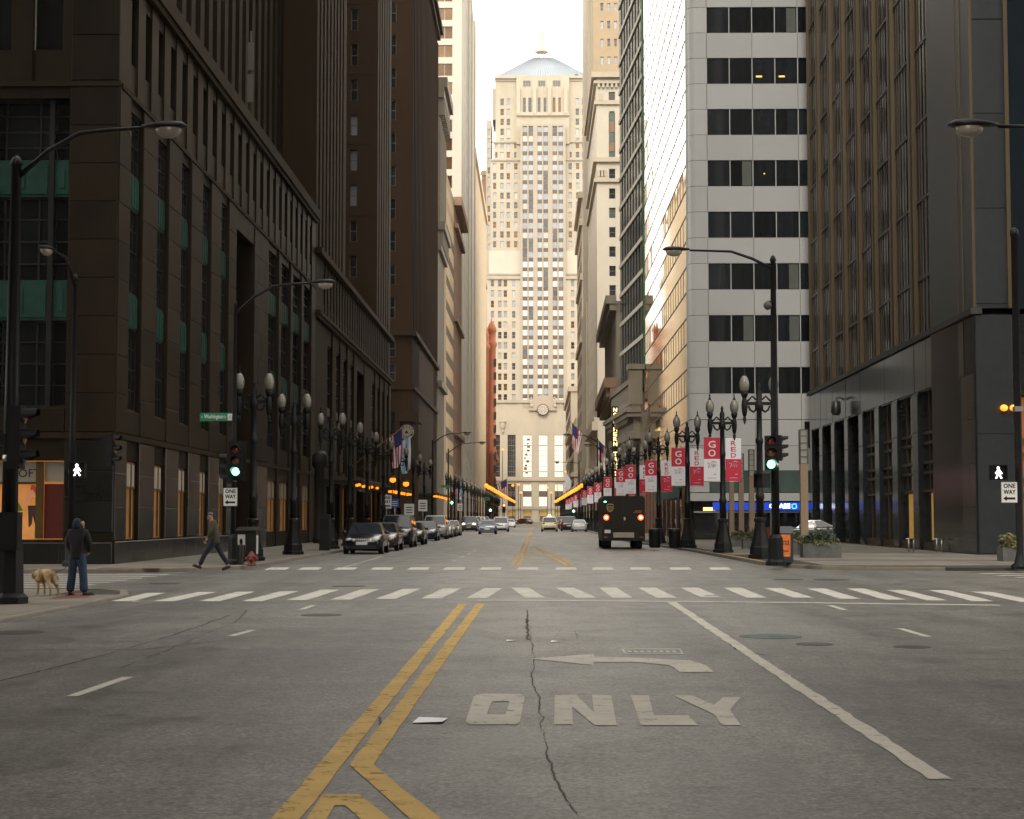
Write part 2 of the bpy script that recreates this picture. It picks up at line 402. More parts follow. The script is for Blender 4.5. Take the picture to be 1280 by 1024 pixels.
def win_mesh(w, h, fm, gm, style):
    k = (round(w,2), round(h,2), fm.name, gm.name, style)
    if k in _wm: return _wm[k]
    a = MB(); fw = .07 if style != 'bare' else .04
    a.box(0, w, 0, .09, 0, fw, fm); a.box(0, w, 0, .09, h-fw, h, fm)
    a.box(0, fw, 0, .09, fw, h-fw, fm); a.box(w-fw, w, 0, .09, fw, h-fw, fm)
    if style in ('sash', 'grid'): a.box(fw, w-fw, .01, .07, h*.5-.035, h*.5+.035, fm)
    if style == 'grid':
        for q in (.33, .67): a.box(w*q-.03, w*q+.03, .015, .065, fw, h-fw, fm)
        for q in (.25, .75): a.box(fw, w-fw, .015, .065, h*q-.025, h*q+.025, fm)
    p = MB(); p.box(fw, w-fw, .04, .10, fw, h-fw, gm)
    j = MB(); j.v = list(a.v); j.f = [list(f) for f in a.f]; j.m = list(a.m); j.sm = list(a.sm); j.mats = list(a.mats)
    j.box(fw, w-fw, .04, .10, fw, h-fw, gm)
    _wm[k] = (a.mesh('window', fm), p.mesh('pane', gm), j.mesh('window'))
    return _wm[k]
def window(root, fr, u0, u1, z0, z1, d, fm, gms, style='sash', sub=False):
    gm = rnd.choice(gms)
    f, p, j = win_mesh(u1-u0, z1-z0, fm, gm, style)
    loc = fr.w(u0, d, z0)-root.location
    if sub:
        o = link('window', f, root, loc, fr.a); link('pane', p, o)
    else: o = link('window', j, root, loc, fr.a)
    return o
def windows(root, fr, cols, rows, d, fm, gms, style='sash', sub=False):
    for (a, b) in cols:
        for (c, e) in rows: window(root, fr, a+.002, b-.002, c+.002, e-.002, d, fm, gms, style, sub)
def rep(a, w, pitch, n): return [(a+i*pitch, a+i*pitch+w) for i in range(n)]
_bm = {}
def blocks(root, fr, u0, u1, z0, z1, course, bw, d0, d1, mat, name='stone_block', gap=.012, stagger=True):
    nz = max(1, round((z1-z0)/course)); ch = (z1-z0)/nz
    for i in range(nz):
        w = u1-u0; n = max(1, round(w/bw)); cuts = [u0+w*k/n for k in range(n+1)]
        if stagger and i % 2 and n > 1: cuts = [u0]+[u0+w*(k+.5)/n for k in range(n)]+[u1]
        for a, b in zip(cuts, cuts[1:]):
            k = (round(b-a,3), round(ch,3), round(d1-d0,3), mat.name, name)
            if k not in _bm:
                m = MB(); W_, H_, D_ = b-a-gap, ch-gap, d1-d0; c = min(.018, D_*.4)
                m.add([(0,c,0),(W_,c,0),(W_,c,H_),(0,c,H_),(c,0,c),(W_-c,0,c),(W_-c,0,H_-c),(c,0,H_-c),(0,D_,0),(W_,D_,0),(W_,D_,H_),(0,D_,H_)],
                      [(4,5,6,7),(0,1,5,4),(1,2,6,5),(2,3,7,6),(3,0,4,7),(1,0,8,9),(2,1,9,10),(3,2,10,11),(0,3,11,8),(11,10,9,8)], mat)
                _bm[k] = m.mesh(name, mat)
            link(name, _bm[k], root, fr.w(a+gap/2, d0+rnd.uniform(0, .006), z0+i*ch+gap/2)-root.location, fr.a)

# ================================================================ GROUND
g = MB(); g.add([(-340,-170,-.06),(340,-170,-.06),(340,760,-.06),(-340,760,-.06)], [(0,1,2,3)])
struct('ground', g, m_joint_soil)
g = MB(); g.add([(-300,-140,0),(300,-140,0),(300,640,0),(-300,640,0)], [(0,1,2,3)])
struct('road', g, m_asphalt)
def arc(cx, cy, r, a0, a1, n=8): return [(cx+r*math.cos(R(a0+(a1-a0)*k/n)), cy+r*math.sin(R(a0+(a1-a0)*k/n))) for k in range(n+1)]
def kerb(path, mat, z=.125, w=.2, side=1):
    mb = MB()
    pts = [Vector((p[0], p[1], 0)) for p in path]; vs_ = []
    for i, p in enumerate(pts):
        t = (pts[min(i+1,len(pts)-1)]-pts[max(i-1,0)]).normalized(); nn = Vector((-t.y, t.x, 0))*side
        q = p+nn*w
        vs_ += [(p.x,p.y,-.02),(p.x-nn.x*-.015,p.y-nn.y*-.015,z-.02),(p.x+nn.x*.03,p.y+nn.y*.03,z),(q.x,q.y,z),(q.x,q.y,-.02)]
    fs = []
    for i in range(len(pts)-1):
        for k in range(4): fs.append((i*5+k, i*5+k+1, i*5+6+k, i*5+5+k))
    mb.add(vs_, fs)
    return struct('kerb', mb, mat)
KL = [(-60,51.5)]+arc(-14.2, 56.2, 4.7, -90, 0)+[(-9.5,70),(-9.5,90),(-9.5,120),(-9.5,165),(-14,169),(-60,169)]
NL = [(-60,39.2)]+[(-10.9,39.2),(-9.9,38.9),(-9.2,38.0),(-8.75,36.2),(-8.65,33),(-8.65,-100)]
KR = [(60,53.8)]+[(13,53.8),(10.6,54.1),(9.3,55.2),(8.5,57.5),(8.05,61),(7.9,72),(7.75,83),(7.1,99),(6.4,113),(6.2,130),(6.2,200),(6.2,560)]
NR = [(60,32.4),(15,32.4),(12.6,31),(11.9,28),(11.9,-100)]
KL2 = [(-60,196),(-12,196),(-9.8,199),(-9.5,203),(-9.5,560)]
def pavement(poly, z, slabs, mats=None):
    mb = MB(); mb.prism(poly, -.03, z-.016)
    o = struct('pavement', mb, m_joint_soil)
    for (x0, x1, y0, y1, sx, sy, band) in slabs:
        nx = max(1, round((x1-x0)/sx)); ny = max(1, round((y1-y0)/sy)); wx = (x1-x0)/nx; wy = (y1-y0)/ny
        k = (round(wx,3), round(wy,3), z)
        mm = []
        for mat in (m_pave, m_pave_d):
            b = MB(); W_, H_ = wx-.014, wy-.014
            b.add([(0,0,z-.03),(W_,0,z-.03),(W_,H_,z-.03),(0,H_,z-.03),(.006,.006,z),(W_-.006,.006,z),(W_-.006,H_-.006,z),(.006,H_-.006,z)],
                  [(4,5,6,7),(0,1,5,4),(1,2,6,5),(2,3,7,6),(3,0,4,7)])
            mm.append(b.mesh('paving_slab', mat))
        for j in range(ny):
            for i in range(nx):
                d = band and (j % band == band-1)
                link('paving_slab', mm[1 if d else 0], o, (x0+i*wx+.007, y0+j*wy+.007, rnd.uniform(-.003, .002)))
    return o
def plain_slab_area(poly, z):       # pavement too far off to tell its slabs apart
    mb = MB(); mb.prism(poly, z-.03, z); return struct('pavement', mb, m_pave)
pavement([(-60,51.7)]+arc(-14.2,56.2,4.5,-90,0)+[(-9.7,168),(-60,168)], .12,
         [(-14.35,-9.72,57.2,106,1.55,1.55,0),(-26,-14.4,52.0,56.95,1.65,1.65,0),(-14.35,-11.4,53.4,57.15,1.48,1.88,0)])
plain_slab_area([(-14.35,106),(-9.72,106),(-9.72,164.6),(-14.35,164.6)], .12)
mb = MB(); mb.prism([(-14.38,51.76)]+arc(-14.2,56.2,4.42,-88,0)+[(-11.36,57.1),(-11.36,53.36),(-14.38,53.36)][::1], .08, .118)
struct('pavement', mb, m_pave)
pavement([(-60,39.0),(-10.9,39.0),(-10.0,38.7),(-9.35,37.9),(-8.95,36.2),(-8.85,33),(-8.85,-100),(-60,-100)], .055, [(-14.8,-8.9,24,36.0,1.48,1.5,0),(-14.8,-10.4,36.0,38.9,1.48,1.45,0)])
pavement([(60,54.0),(60,120),(60,560),(6.4,560),(6.4,130),(6.6,113),(7.3,99),(7.95,83),(8.1,72),(8.25,61),(8.7,57.7),(9.5,55.4),(10.7,54.35),(13,54.0)], .12,
         [(8.35,18.75,72.4,118,2.08,1.9,3),(9.6,18.75,56.2,72.3,1.83,1.79,4),(18.8,30,54.4,72.2,1.87,1.98,4)])
plain_slab_area([(6.5,118.2),(11.2,118.2),(10.2,560),(6.5,560)], .12)
plain_slab_area([(-14.3,199),(-9.7,203),(-9.7,560),(-14.3,560)], .12)
pavement([(60,32.2),(15,32.2),(12.8,30.8),(12.1,28),(12.1,-100),(60,-100)], .12, [])
for pth, s, mt, z in ((KL,1,m_kerb,.125),(NL,-1,m_kerb,.06),(KR[1:],-1,m_kerb,.125),(NR,1,m_kerb,.125),(KL2,1,m_kerb,.125)): kerb(pth, mt, z, side=s)
ky = MB(); ky.add([(8.07,61,.127),(8.28,61,.127),(8.1,74,.127),(7.89,74,.127),(8.0665,61,.03),(7.884,74,.03)], [(0,1,2,3),(4,0,3,5)])
struct('kerb_paint', ky, m_kerb_y)
tp = MB(); tp.add([(*G(px,py,.059)[:2], .059) for px,py in ((58,749),(88,742),(118,741),(110,747))], [(0,1,2,3)])
struct('tactile_paving', tp, m_tactile)
tp = MB(); tp.box(-13.6,-11.7,52.0,52.8,.1,.126); struct('tactile_paving', tp, m_tactile)

# ---------------------------------------------------------------- road markings (paint: flat sheets on the asphalt)
def flat(name, polys, mat, z=.006, parent=None, jit=0.0):
    mb = MB()
    for pl in polys:
        pts = [G(x, y) for x, y in pl]
        a = sum(pts[i].x*pts[(i+1)%len(pts)].y-pts[(i+1)%len(pts)].x*pts[i].y for i in range(len(pts)))
        if a < 0: pts = pts[::-1]
        mb.add([(p.x, p.y, z) for p in pts], [tuple(range(len(pts)))])
    if parent: return part(name, mb, mat, parent)
    return struct(name, mb, mat)
def stripe(name, pts, w, mat, z=.006, rough=.0, seg=.5, parent=None, pix=True):
    q = [G(*p) if pix else Vector((*p, 0)) for p in pts]
    L_ = []; 
    for a, b in zip(q, q[1:]):
        n = max(1, int((b-a).length/seg))
        for i in range(n): L_.append(a.lerp(b, i/n))
    L_.append(q[-1]); vs_ = []
    for i, p in enumerate(L_):
        t = (L_[min(i+1,len(L_)-1)]-L_[max(i-1,0)]).normalized(); nn = Vector((-t.y, t.x, 0))
        ww = w if not isinstance(w, tuple) else w[0]+(w[1]-w[0])*i/(len(L_)-1)
        vs_ += [(*(p+nn*(ww/2+rnd.uniform(-rough, rough)))[:2], z), (*(p-nn*(ww/2+rnd.uniform(-rough, rough)))[:2], z)]
    mb = MB(); mb.add(vs_, [(2*i+1, 2*i+3, 2*i+2, 2*i) for i in range(len(L_)-1)])
    if parent: return part(name, mb, mat, parent)
    return struct(name, mb, mat)
stripe('yellow_line', [(300,1092),(358,1024),(462,897),(579,755)], .165, m_yellow_paint, rough=.008)
stripe('yellow_line', [(601,755),(522,862),(452,957),(530,1024),(575,1066)], .165, m_yellow_paint, rough=.008)
flat('yellow_line', [[(366,1050),(404,994),(449,994),(520,1050),(478,1050),(432,1008),(418,1008),(394,1050)]], m_yellow_paint)
stripe('white_lane_line', [(838,752),(906,797),(1020,873),(1176,975)], (.17,.145), m_white_paint, rough=.014, seg=.25)
for a, b in (((90,871),(160,847)),((289,795.5),(316,788)),((375,763),(392,757)),((1124,786),(1160,796.5)),((1037,757),(1056,763))):
    stripe('lane_dash', [a, b], .12, m_white_paint, rough=.006)
stripe('stop_line', [(597,750.5),(900,752.5),(1250,757)], .34, m_white_paint, rough=.02)
for a in ((566,702),(575.5,697),(584,693),(591,689.5)): stripe('lane_dash', [a, (a[0]+4,a[1]-1.6)], .12, m_white_paint)
# near crosswalk bars
cw = tag(link('crosswalk', None), kind='structure')
bars = [(152,196,752,741.5),(204,259,752,740.5),(262,308,752,740),(315,362,752,739.5),(371,413,750.5,737.5),(426,463,750,737),(482,515,749,736.5),(539,565,748.5,736),(595,617,748,735.5),
        (650.5,668.5,747.5,735),(706,733,747.5,735),(760,778,747.5,735),(809,833,747.5,735),(862,889,747,735),(915,946,747.5,735),(966,1005,747.5,735.5),(1020,1063,749,736),(1069,1119,750,736),(1120,1172,751,738),(1172,1230,752,738),(1226,1290,753,740)]
for (xl, xr, yb, yt) in bars:
    sgn = xl < 640
    bl = G(xl if sgn else xr, yb); tl = G(xr if sgn else xl, yt)
    # each bar runs along the street; left bars lean right going away, right bars lean left
    w = .43
    mb = MB(); n = 7; vs_ = []
    for i in range(n+1):
        p = bl.lerp(tl, i/n); e = rnd.uniform(-.012, .012)
        x0 = p.x-(0 if sgn else w); x0 = p.x-(w/2)
        vs_ += [(x0+e, p.y, .006), (x0+w+e, p.y, .006)]
    mb.add(vs_, [(2*i, 2*i+1, 2*i+3, 2*i+2) for i in range(n)])
    part('crosswalk_bar', mb, m_white_paint_f, cw)
for a in ((160,752),(880,745)): 
    stripe('crosswalk_bar', [a, (a[0]+15, a[1])], .3, m_white_paint, parent=cw)
# far crosswalk bars
cw2 = tag(link('crosswalk', None), kind='structure')
for x in (330,371,416,462,508,553,599,646,694,740,788,838,888): 
    flat('crosswalk_bar', [[(x,712.5),(x+27,712.5),(x+27-(x-640)*.02,709.5),(x+3-(x-640)*.02,709.5)]], m_white_paint_f, parent=cw2)
stripe('stop_line', [(345,706.8),(620,706.8)], .35, m_white_paint)
# crosswalks over the side street, left and right
cw3 = tag(link('crosswalk', None), kind='structure')
for i in range(7):
    y = 41.0+i*1.5; stripe('crosswalk_bar', [(-17.5-.0*i, y), (-11.2+.05*i, y)], .5, m_white_paint, parent=cw3, pix=False)
cw4 = tag(link('crosswalk', None), kind='structure')
for i in range(7):
    y = 41.6+i*1.6; stripe('crosswalk_bar', [(14.0-.1*i, y), (19.5, y)], .5, m_white_paint, parent=cw4, pix=False)
# ONLY and the left-turn arrow
def rc(pl): return [(640+x/2, 700+y/2) for x, y in pl]
ol = MB()
def quadstrip(outer, inner):
    a = [G(*p) for p in outer]; b = [G(*p) for p in inner]; n = len(a)
    ol.add([(p.x,p.y,.006) for p in a]+[(p.x,p.y,.006) for p in b], [((i+1)%n, i, n+i, n+(i+1)%n) for i in range(n)])
quadstrip([(598,868),(650,868),(656,872),(650,903),(645,906.5),(587,906.5),(582,903),(592,872)],
          [(617,877.5),(636,877.5),(637,878),(632,893.5),(631,894),(609,894),(608.5,893.5),(615,878)])
oly = tag(part('lane_lettering', ol, m_white_paint, None), kind='structure')
flat('lane_lettering', [rc([(107,340),(160,338),(205,383),(200,338),(248,340),(262,415),(207,415),(150,368),(153,413),(105,413)])], m_white_paint)
flat('lane_lettering', [rc([(297,340),(342,340),(355,390),(440,390),(465,415),(322,415)])], m_white_paint)
flat('lane_lettering', [rc([(403,340),(450,340),(505,364),(527,345),(572,345),(545,376),(572,415),(525,415),(507,388)])], m_white_paint)
flat('turn_arrow', [[(663,824),(742,818),(743,821.5),(800,823),(836,825),(862,826),(882,832),(893,841),(850,841),(843,835),(836,832),(800,828.5),(742,828),(742,832)]], m_white_paint)
flat('painted_frame', [[(777,811.5),(851,811.5),(851,812.5),(777,812.5)],[(781,817),(854,817),(854,818),(781,818)],[(777,812.5),(780,812.5),(783,817),(780,817)],[(849,812.5),(851,812.5),(854,817),(852,817)]]+
     [[(784+8*i,814),(788+8*i,814),(790+8*i,816),(785+8*i,816)] for i in range(8)], m_white_paint_f)
# far yellow markings
stripe('yellow_line', [(640.5,707),(652,686),(661,668),(664,659)], .13, m_yellow_paint)
stripe('yellow_line', [(648.5,707),(657,688),(663,671),(666,659)], .13, m_yellow_paint)
stripe('yellow_line', [(664,683),(682,692),(709,707)], .14, m_yellow_paint)
stripe('yellow_line', [(668,683),(690,692.5),(718,707)], .14, m_yellow_paint)
for k, y in enumerate((686,688.5,691.5,695,699,703.5)):
    t = (y-683)/24; stripe('yellow_hatch', [(658-8*t+1, y), (666+40*t, y+1.0)], .3, m_yellow_paint)
stripe('white_lane_line', [(430,709.5),(465,699.5),(478,695.5)], .12, m_white_paint)
for y in (702,704.5): stripe('lane_dash', [(400,y),(452,y)], .25, m_white_paint)
# cracks and covers
def crack(pts, w):
    q = [G(*p) for p in pts]; L_ = []; off = 0.0
    for a, b in zip(q, q[1:]):
        n = max(2, int((b-a).length/.07)); d = (b-a).normalized(); nn = Vector((-d.y, d.x, 0))
        for i in range(n):
            off = off*.93+rnd.gauss(0, .006)
            L_.append((a.lerp(b, i/n)+nn*off, nn))
    vs_ = []; ww = w*.6
    for p, nn in L_:
        ww = min(w*1.1, max(w*.12, ww+rnd.gauss(0, w*.16)))
        u, v = p+nn*ww/2, p-nn*ww/2; vs_ += [(u.x, u.y, .004), (v.x, v.y, .004)]
    mb = MB(); mb.add(vs_, [(2*i+1, 2*i+3, 2*i+2, 2*i) for i in range(len(L_)-1)])
    struct('road_crack', mb, m_crack)
crack([(720,1018),(698,978),(684,942),(678,905),(671,860),(668,830),(663,800),(660,762)], .016)
crack([(661,800),(659,780),(660,764)], .05)
crack([(0,852),(120,822),(225,792),(300,764)], .04); crack([(150,836),(240,800),(295,778),(311,762)], .03)
crack([(482,872),(475,888),(468,896)], .10); crack([(466,893),(476,898),(474,910)], .04)
crack([(-20,815),(60,812),(180,812),(320,796)], .03)
for pl in ([(480,899),(520,904)],[(560,905),(582,905)]): crack([pl[0], pl[1]], .03)
for pl in ([(905,796),(920,812),(960,820)],[(720,790),(724,800)]): crack(pl, .03)
def cover(px, py, r, mat=m_manhole):
    p = G(px, py); mb = MB(); mb.lathe([(r,0),(r,.006),(r*.93,.009),(r*.88,.006),(0.01,.006)], p.x, p.y, 20, None, False)
    o = struct('manhole_cover', mb, mat); return o
cover(963,796,.45,m_manhole_g); cover(1140,809,.25); cover(1018,805.5,.25); cover(402,769,.36); cover(205,729.5,.4); cover(436,733,.42); cover(20,791,.4); cover(1040,725,.5); cover(986,724.5,.4); 
pp = thing('paper_sheet', 'white sheet of paper lying on the road beside the double yellow line', 'litter', G(538,900,.008))
mb = MB(); a = [G(515,903.5),G(553,904),(G(560,897.5)),G(524,898)]; c = G(538,900)
mb.add([(p.x-c.x,p.y-c.y,.0+.012*(i%2)) for i,p in enumerate(a)], [(0,1,2,3)]); part('sheet', mb, m_paper, pp)
for px, py in ((638,801),(694,802)):
    pl = thing('paper_scrap', 'tiny pale paper scrap on the asphalt '+('just right of the double yellow line' if px < 660 else 'near the long dark crack'), 'litter', G(px,py,.008))
    mb = MB(); mb.add([(-.06,-.06,0),(.07,-.04,.01),(.05,.08,0),(-.05,.05,.012)], [(0,1,2,3)]); part('scrap', mb, m_paper, pl)

# ================================================================ LEFT BUILDINGS
GD = [m_glass]*3+[m_glass_b]
# ---- L1: dark limestone corner building with the shop
b1 = thing('office_building', 'dark brown limestone corner building with green copper panels and lit shop windows', 'building', (-14.4,57.1,0))
fS = FL(57.1); fF = Fr(-40, 57.1, 0)
c1 = rep(1.6,1.95,4.3,5); c2 = rep(32.4,3.6,4.55,4); rec = [(22.7,27.9)]
mb = MB()
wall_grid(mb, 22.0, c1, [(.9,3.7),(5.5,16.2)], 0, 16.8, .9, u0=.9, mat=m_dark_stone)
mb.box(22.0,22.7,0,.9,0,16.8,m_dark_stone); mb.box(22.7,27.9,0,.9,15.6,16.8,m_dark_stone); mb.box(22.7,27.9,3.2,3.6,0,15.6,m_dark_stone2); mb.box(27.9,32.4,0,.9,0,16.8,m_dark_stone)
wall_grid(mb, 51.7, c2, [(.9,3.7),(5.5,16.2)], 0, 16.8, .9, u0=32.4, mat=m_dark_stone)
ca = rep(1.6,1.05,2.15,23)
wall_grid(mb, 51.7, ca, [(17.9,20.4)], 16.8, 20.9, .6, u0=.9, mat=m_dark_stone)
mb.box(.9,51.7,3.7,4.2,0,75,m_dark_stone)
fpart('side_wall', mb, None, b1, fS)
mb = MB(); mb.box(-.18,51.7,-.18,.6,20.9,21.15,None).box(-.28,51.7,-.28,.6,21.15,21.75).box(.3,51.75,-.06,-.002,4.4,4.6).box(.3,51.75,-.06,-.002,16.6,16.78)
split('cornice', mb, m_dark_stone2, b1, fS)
# front
f1 = [(20.4-5.4*k, 23.9-5.4*k) for k in range(3,-1,-1)]
mb = MB(); wall_grid(mb, 25.6, f1, [(.9,3.7),(5.5,16.2)], 0, 16.8, .9, mat=m_dark_stone)
fa = sorted([(a+.35, a+1.4) for a,b in f1]+[(b-1.4+.05, b-.35+.05) for a,b in f1])
wall_grid(mb, 25.6, fa, [(17.9,20.6)], 16.8, 40, .9, mat=m_dark_stone)
fpart('front_wall', mb, None, b1, fF)
mb = MB(); mb.box(0,25.66,-.06,-.002,4.4,4.6).box(0,25.66,-.06,-.002,16.6,16.78); split('belt_course', mb, m_dark_stone2, b1, fF)
for (u0,u1) in [(23.93,25.6)]:
    blocks(b1, fF, u0, u1, 1.2, 4.35, 1.05, 1.7, -.05, .02, m_dark_granite_base); blocks(b1, fF, u0, u1, 4.62, 16.55, 1.36, 1.7, -.05, .02, m_dark_stone)
    blocks(b1, fF, u0, u1, 16.8, 28, 1.6, 1.7, -.05, .02, m_dark_stone)
for (u0,u1) in [(18.5,20.37)]: blocks(b1, fF, u0, u1, 4.62, 16.55, 1.36, 1.9, -.05, .02, m_dark_stone)
blocks(b1, fF, 18.5, 25.6, 0, .85, .85, 1.8, -.09, .02, m_dark_granite_base)
blocks(b1, fF, 20.4, 23.9, 4.62, 5.45, .8, 1.75, -.03, .04, m_dark_stone)
ue = [0.02]+[b for a,b in c1]; us = [a for a,b in c1]+[22.7]
for a, b in zip(ue, us):
    blocks(b1, fS, a+.01, b-.01, 4.62, 16.55, 1.36, 2.4, -.05, .02, m_dark_stone); blocks(b1, fS, a+.01, b-.01, .92, 4.38, 1.15, 2.4, -.05, .02, m_dark_granite_base)
for a, b in c1: blocks(b1, fS, a, b, 4.62, 5.48, .86, 2, -.02, .05, m_dark_stone)
blocks(b1, fS, .02, 22.7, 0, .88, .88, 2.3, -.09, .02, m_dark_granite_base)
blocks(b1, fS, 27.9, 32.38, 0, 4.38, 1.1, 2.2, -.05, .02, m_dark_granite_base); blocks(b1, fS, 27.9, 32.38, 4.62, 16.5, 1.36, 2.2, -.05, .02, m_dark_stone)
for a, b in zip([x[1] for x in c2], [x[0] for x in c2[1:]]+[51.7]): blocks(b1, fS, a+.01, b-.01, 4.62, 16.5, 2.0, 2, -.05, .02, m_dark_stone)
wz = [(5.5,8.5),(9.7,12.8),(14.0,16.2)]
windows(b1, fS, c1, wz, .16, m_darkiron, GD, 'grid', True); windows(b1, fS, c2, wz, .22, m_darkiron, GD, 'grid', True)
windows(b1, fF, f1, wz, .5, m_darkiron, GD, 'grid', True)
for a, b in c1+c2:
    for (z0,z1) in ((8.5,9.7),(12.8,14.0)):
        mb = MB(); mb.box(a+.01,b-.01,.14,.24,z0,z1); mb.box(a+.08,b-.08,.105,.14,z0+.08,z1-.08)
        for q in (.2,.4,.6,.8): mb.box(a+(b-a)*q-.03,a+(b-a)*q+.03,.08,.106,z0+.12,z1-.12)
        fpart('copper_panel', mb, m_copper, b1, fS)
for a, b in f1:
    for (z0,z1) in ((8.5,9.9),(12.8,14.1)):
        for i, (x0,x1) in enumerate(((0,.2),(.225,.79),(.815,1))):
            A, B = a+(b-a)*x0+.01, a+(b-a)*x1-.01
            mb = MB(); mb.box(A,B,.40,.52,z0,z1); mb.box(A+.1,B-.1,.36,.40,z0+.1,z1-.1); mb.box((A+B)/2-.08,(A+B)/2+.08,.33,.36,z0+.3,z1-.3)
            fpart('copper_panel', mb, m_copper, b1, fF)
    mb = MB()
    for q in (.2125,.80): mb.box(a+(b-a)*q-.09,a+(b-a)*q+.09,.30,.49,5.5,16.2)
    fpart('mullion', mb, m_darkiron, b1, fF)
windows(b1, fS, ca, [(17.9,20.4)], .24, m_darkiron, GD, 'sash', True)
windows(b1, fF, fa, [(17.9,20.6)], .25, m_white_frame, [m_glass], 'bare', True)
# shop windows
for a, b in c1+c2: 
    window(b1, fS, a+.01, b-.01, .91, 3.69, .14, m_brass, [m_warm_int], 'bare', True)
    mb = MB(); 
    for q in (.30,.68): mb.box(a+(b-a)*q-.045,a+(b-a)*q+.045,.09,.15,.98,3.62)
    mb.box(a+.08,b-.08,.10,.16,2.72,2.80); split('glazing_bar', mb, m_brass, b1, fS)
    mb = MB(); mb.box(a+.1,b-.1,.12,.162,2.80,3.60); fpart('fascia', mb, m_shop_white, b1, fS)
for a, b in f1:
    window(b1, fF, a+.01, b-.01, .91, 3.69, .45, m_brass, [m_shop], 'bare', True)
    mb = MB(); mb.box(a+(b-a)*.70,a+(b-a)*.77,.3,.46,.98,3.62); mb.box(a+.08,a+(b-a)*.70,.34,.46,2.84,2.92); split('glazing_bar', mb, m_brass, b1, fF)
    mb = MB(); mb.box(a+.08,a+(b-a)*.70,.38,.44,2.92,3.62); fpart('fascia', mb, m_shop_white, b1, fF)
    mb = MB(); mb.box(a+(b-a)*.78,b-.09,.38,.44,.98,2.85); fpart('red_display', mb, m_red_disp, b1, fF)
    mb = MB(); mb.box(a+(b-a)*.78,b-.09,.38,.44,2.92,3.62); fpart('fascia', mb, m_shop_white, b1, fF)
mb = MB(); u = 40+P(12,590,57.1).x; u2 = 40+P(46.5,590,57.1).x
text(mb, 'LOFT', u, u2, 3.08, 3.36, .374, m_black); fpart('shop_lettering', mb, None, b1, fF)
# poster figure behind the glass: a flat printed display
def pz(px, py): p = P(px, py, 57.52); return (p.x+40, p.z)
mb = MB()
def fp(pl, mat, d): 
    q = [pz(*p) for p in pl]; mb.add([(x, d, z) for x, z in q], [tuple(range(len(q)))], mat)
fp([(31,632),(36,633),(39,622),(44,622),(47,634),(46,612),(41,608),(36,610),(33,618)][::-1], m_skinlit, .405)
fp([(38,613),(39,607),(43,606),(46,611),(45,618),(41,612)][::-1], m_poster_hair, .400)
fp([(35,632),(46,632),(48,648),(44,655),(41,645),(40,655),(36,660)][::-1], m_poster_dark, .402)
fp([(16,627),(21,624),(29,638),(16,641)][::-1], m_poster_green, .403); fp([(16,615),(18,612),(18,622),(16,623)][::-1], m_poster_hair, .403)
fpart('window_poster', mb, None, b1, fF)
# recessed entrance
mb = MB(); mb.box(23.2,27.4,3.0,3.2,.1,4.0); fpart('entrance_door', mb, m_darkiron, b1, fS)
window(b1, fS, 23.2,27.4,4.6,15,3.05,m_darkiron,[m_glass],'grid',True)
# upper tower, set back
mb = MB(); cu = rep(.9,1.2,2.15,23)
fT = Fr(-16.6, 58.0, R(90))
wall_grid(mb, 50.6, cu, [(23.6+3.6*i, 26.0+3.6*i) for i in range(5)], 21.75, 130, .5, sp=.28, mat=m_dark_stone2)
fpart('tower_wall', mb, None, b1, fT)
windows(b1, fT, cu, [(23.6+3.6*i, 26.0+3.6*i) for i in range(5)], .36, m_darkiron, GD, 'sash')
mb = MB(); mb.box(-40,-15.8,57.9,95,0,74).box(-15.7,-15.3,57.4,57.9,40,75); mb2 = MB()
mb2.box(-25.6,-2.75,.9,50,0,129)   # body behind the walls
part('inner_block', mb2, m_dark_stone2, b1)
an = thing('roof_antenna', 'tall pale antenna panels on the ledge above the dark corner building', 'antenna', P(296,120,82))
an.location.x = -14.15; an.location.z = 21.75; m_ant = M('dull_antenna_housing', (.10,.085,.065), .6, bump=0)
mb = MB(); mb.tube([(0,0,0),(0,0,4.1)], .05); part('mast', mb, m_pole, an)
mb = MB(); mb.box(-.14,.14,-.12,-.05,.5,1.9); part('panel', mb, m_ant, an); mb = MB(); mb.box(-.14,.14,-.12,-.05,2.1,3.5); part('panel', mb, m_ant, an)

# ---- L2: brown tower with arcade base and a light court
b2 = thing('office_building', 'brown stone tower on a low arcaded base, with a deep light court', 'building', (-14.4,108.9,0))
f2 = FL(108.9); W2 = 56.1
cb = rep(6.5,2.6,4.7,4)+[(25.2,31.5)]+rep(38,2.6,4.7,4); ratt = rep(4.2,.8,1.75,29)
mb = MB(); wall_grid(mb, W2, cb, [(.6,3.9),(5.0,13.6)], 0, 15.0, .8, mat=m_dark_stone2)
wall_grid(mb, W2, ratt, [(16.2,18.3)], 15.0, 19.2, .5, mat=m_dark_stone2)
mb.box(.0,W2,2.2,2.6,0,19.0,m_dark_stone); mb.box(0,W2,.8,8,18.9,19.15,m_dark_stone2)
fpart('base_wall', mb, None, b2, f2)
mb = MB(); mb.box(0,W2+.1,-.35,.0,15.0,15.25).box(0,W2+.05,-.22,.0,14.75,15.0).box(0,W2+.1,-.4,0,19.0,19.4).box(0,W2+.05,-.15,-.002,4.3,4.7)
split('cornice', mb, m_brown2, b2, f2)
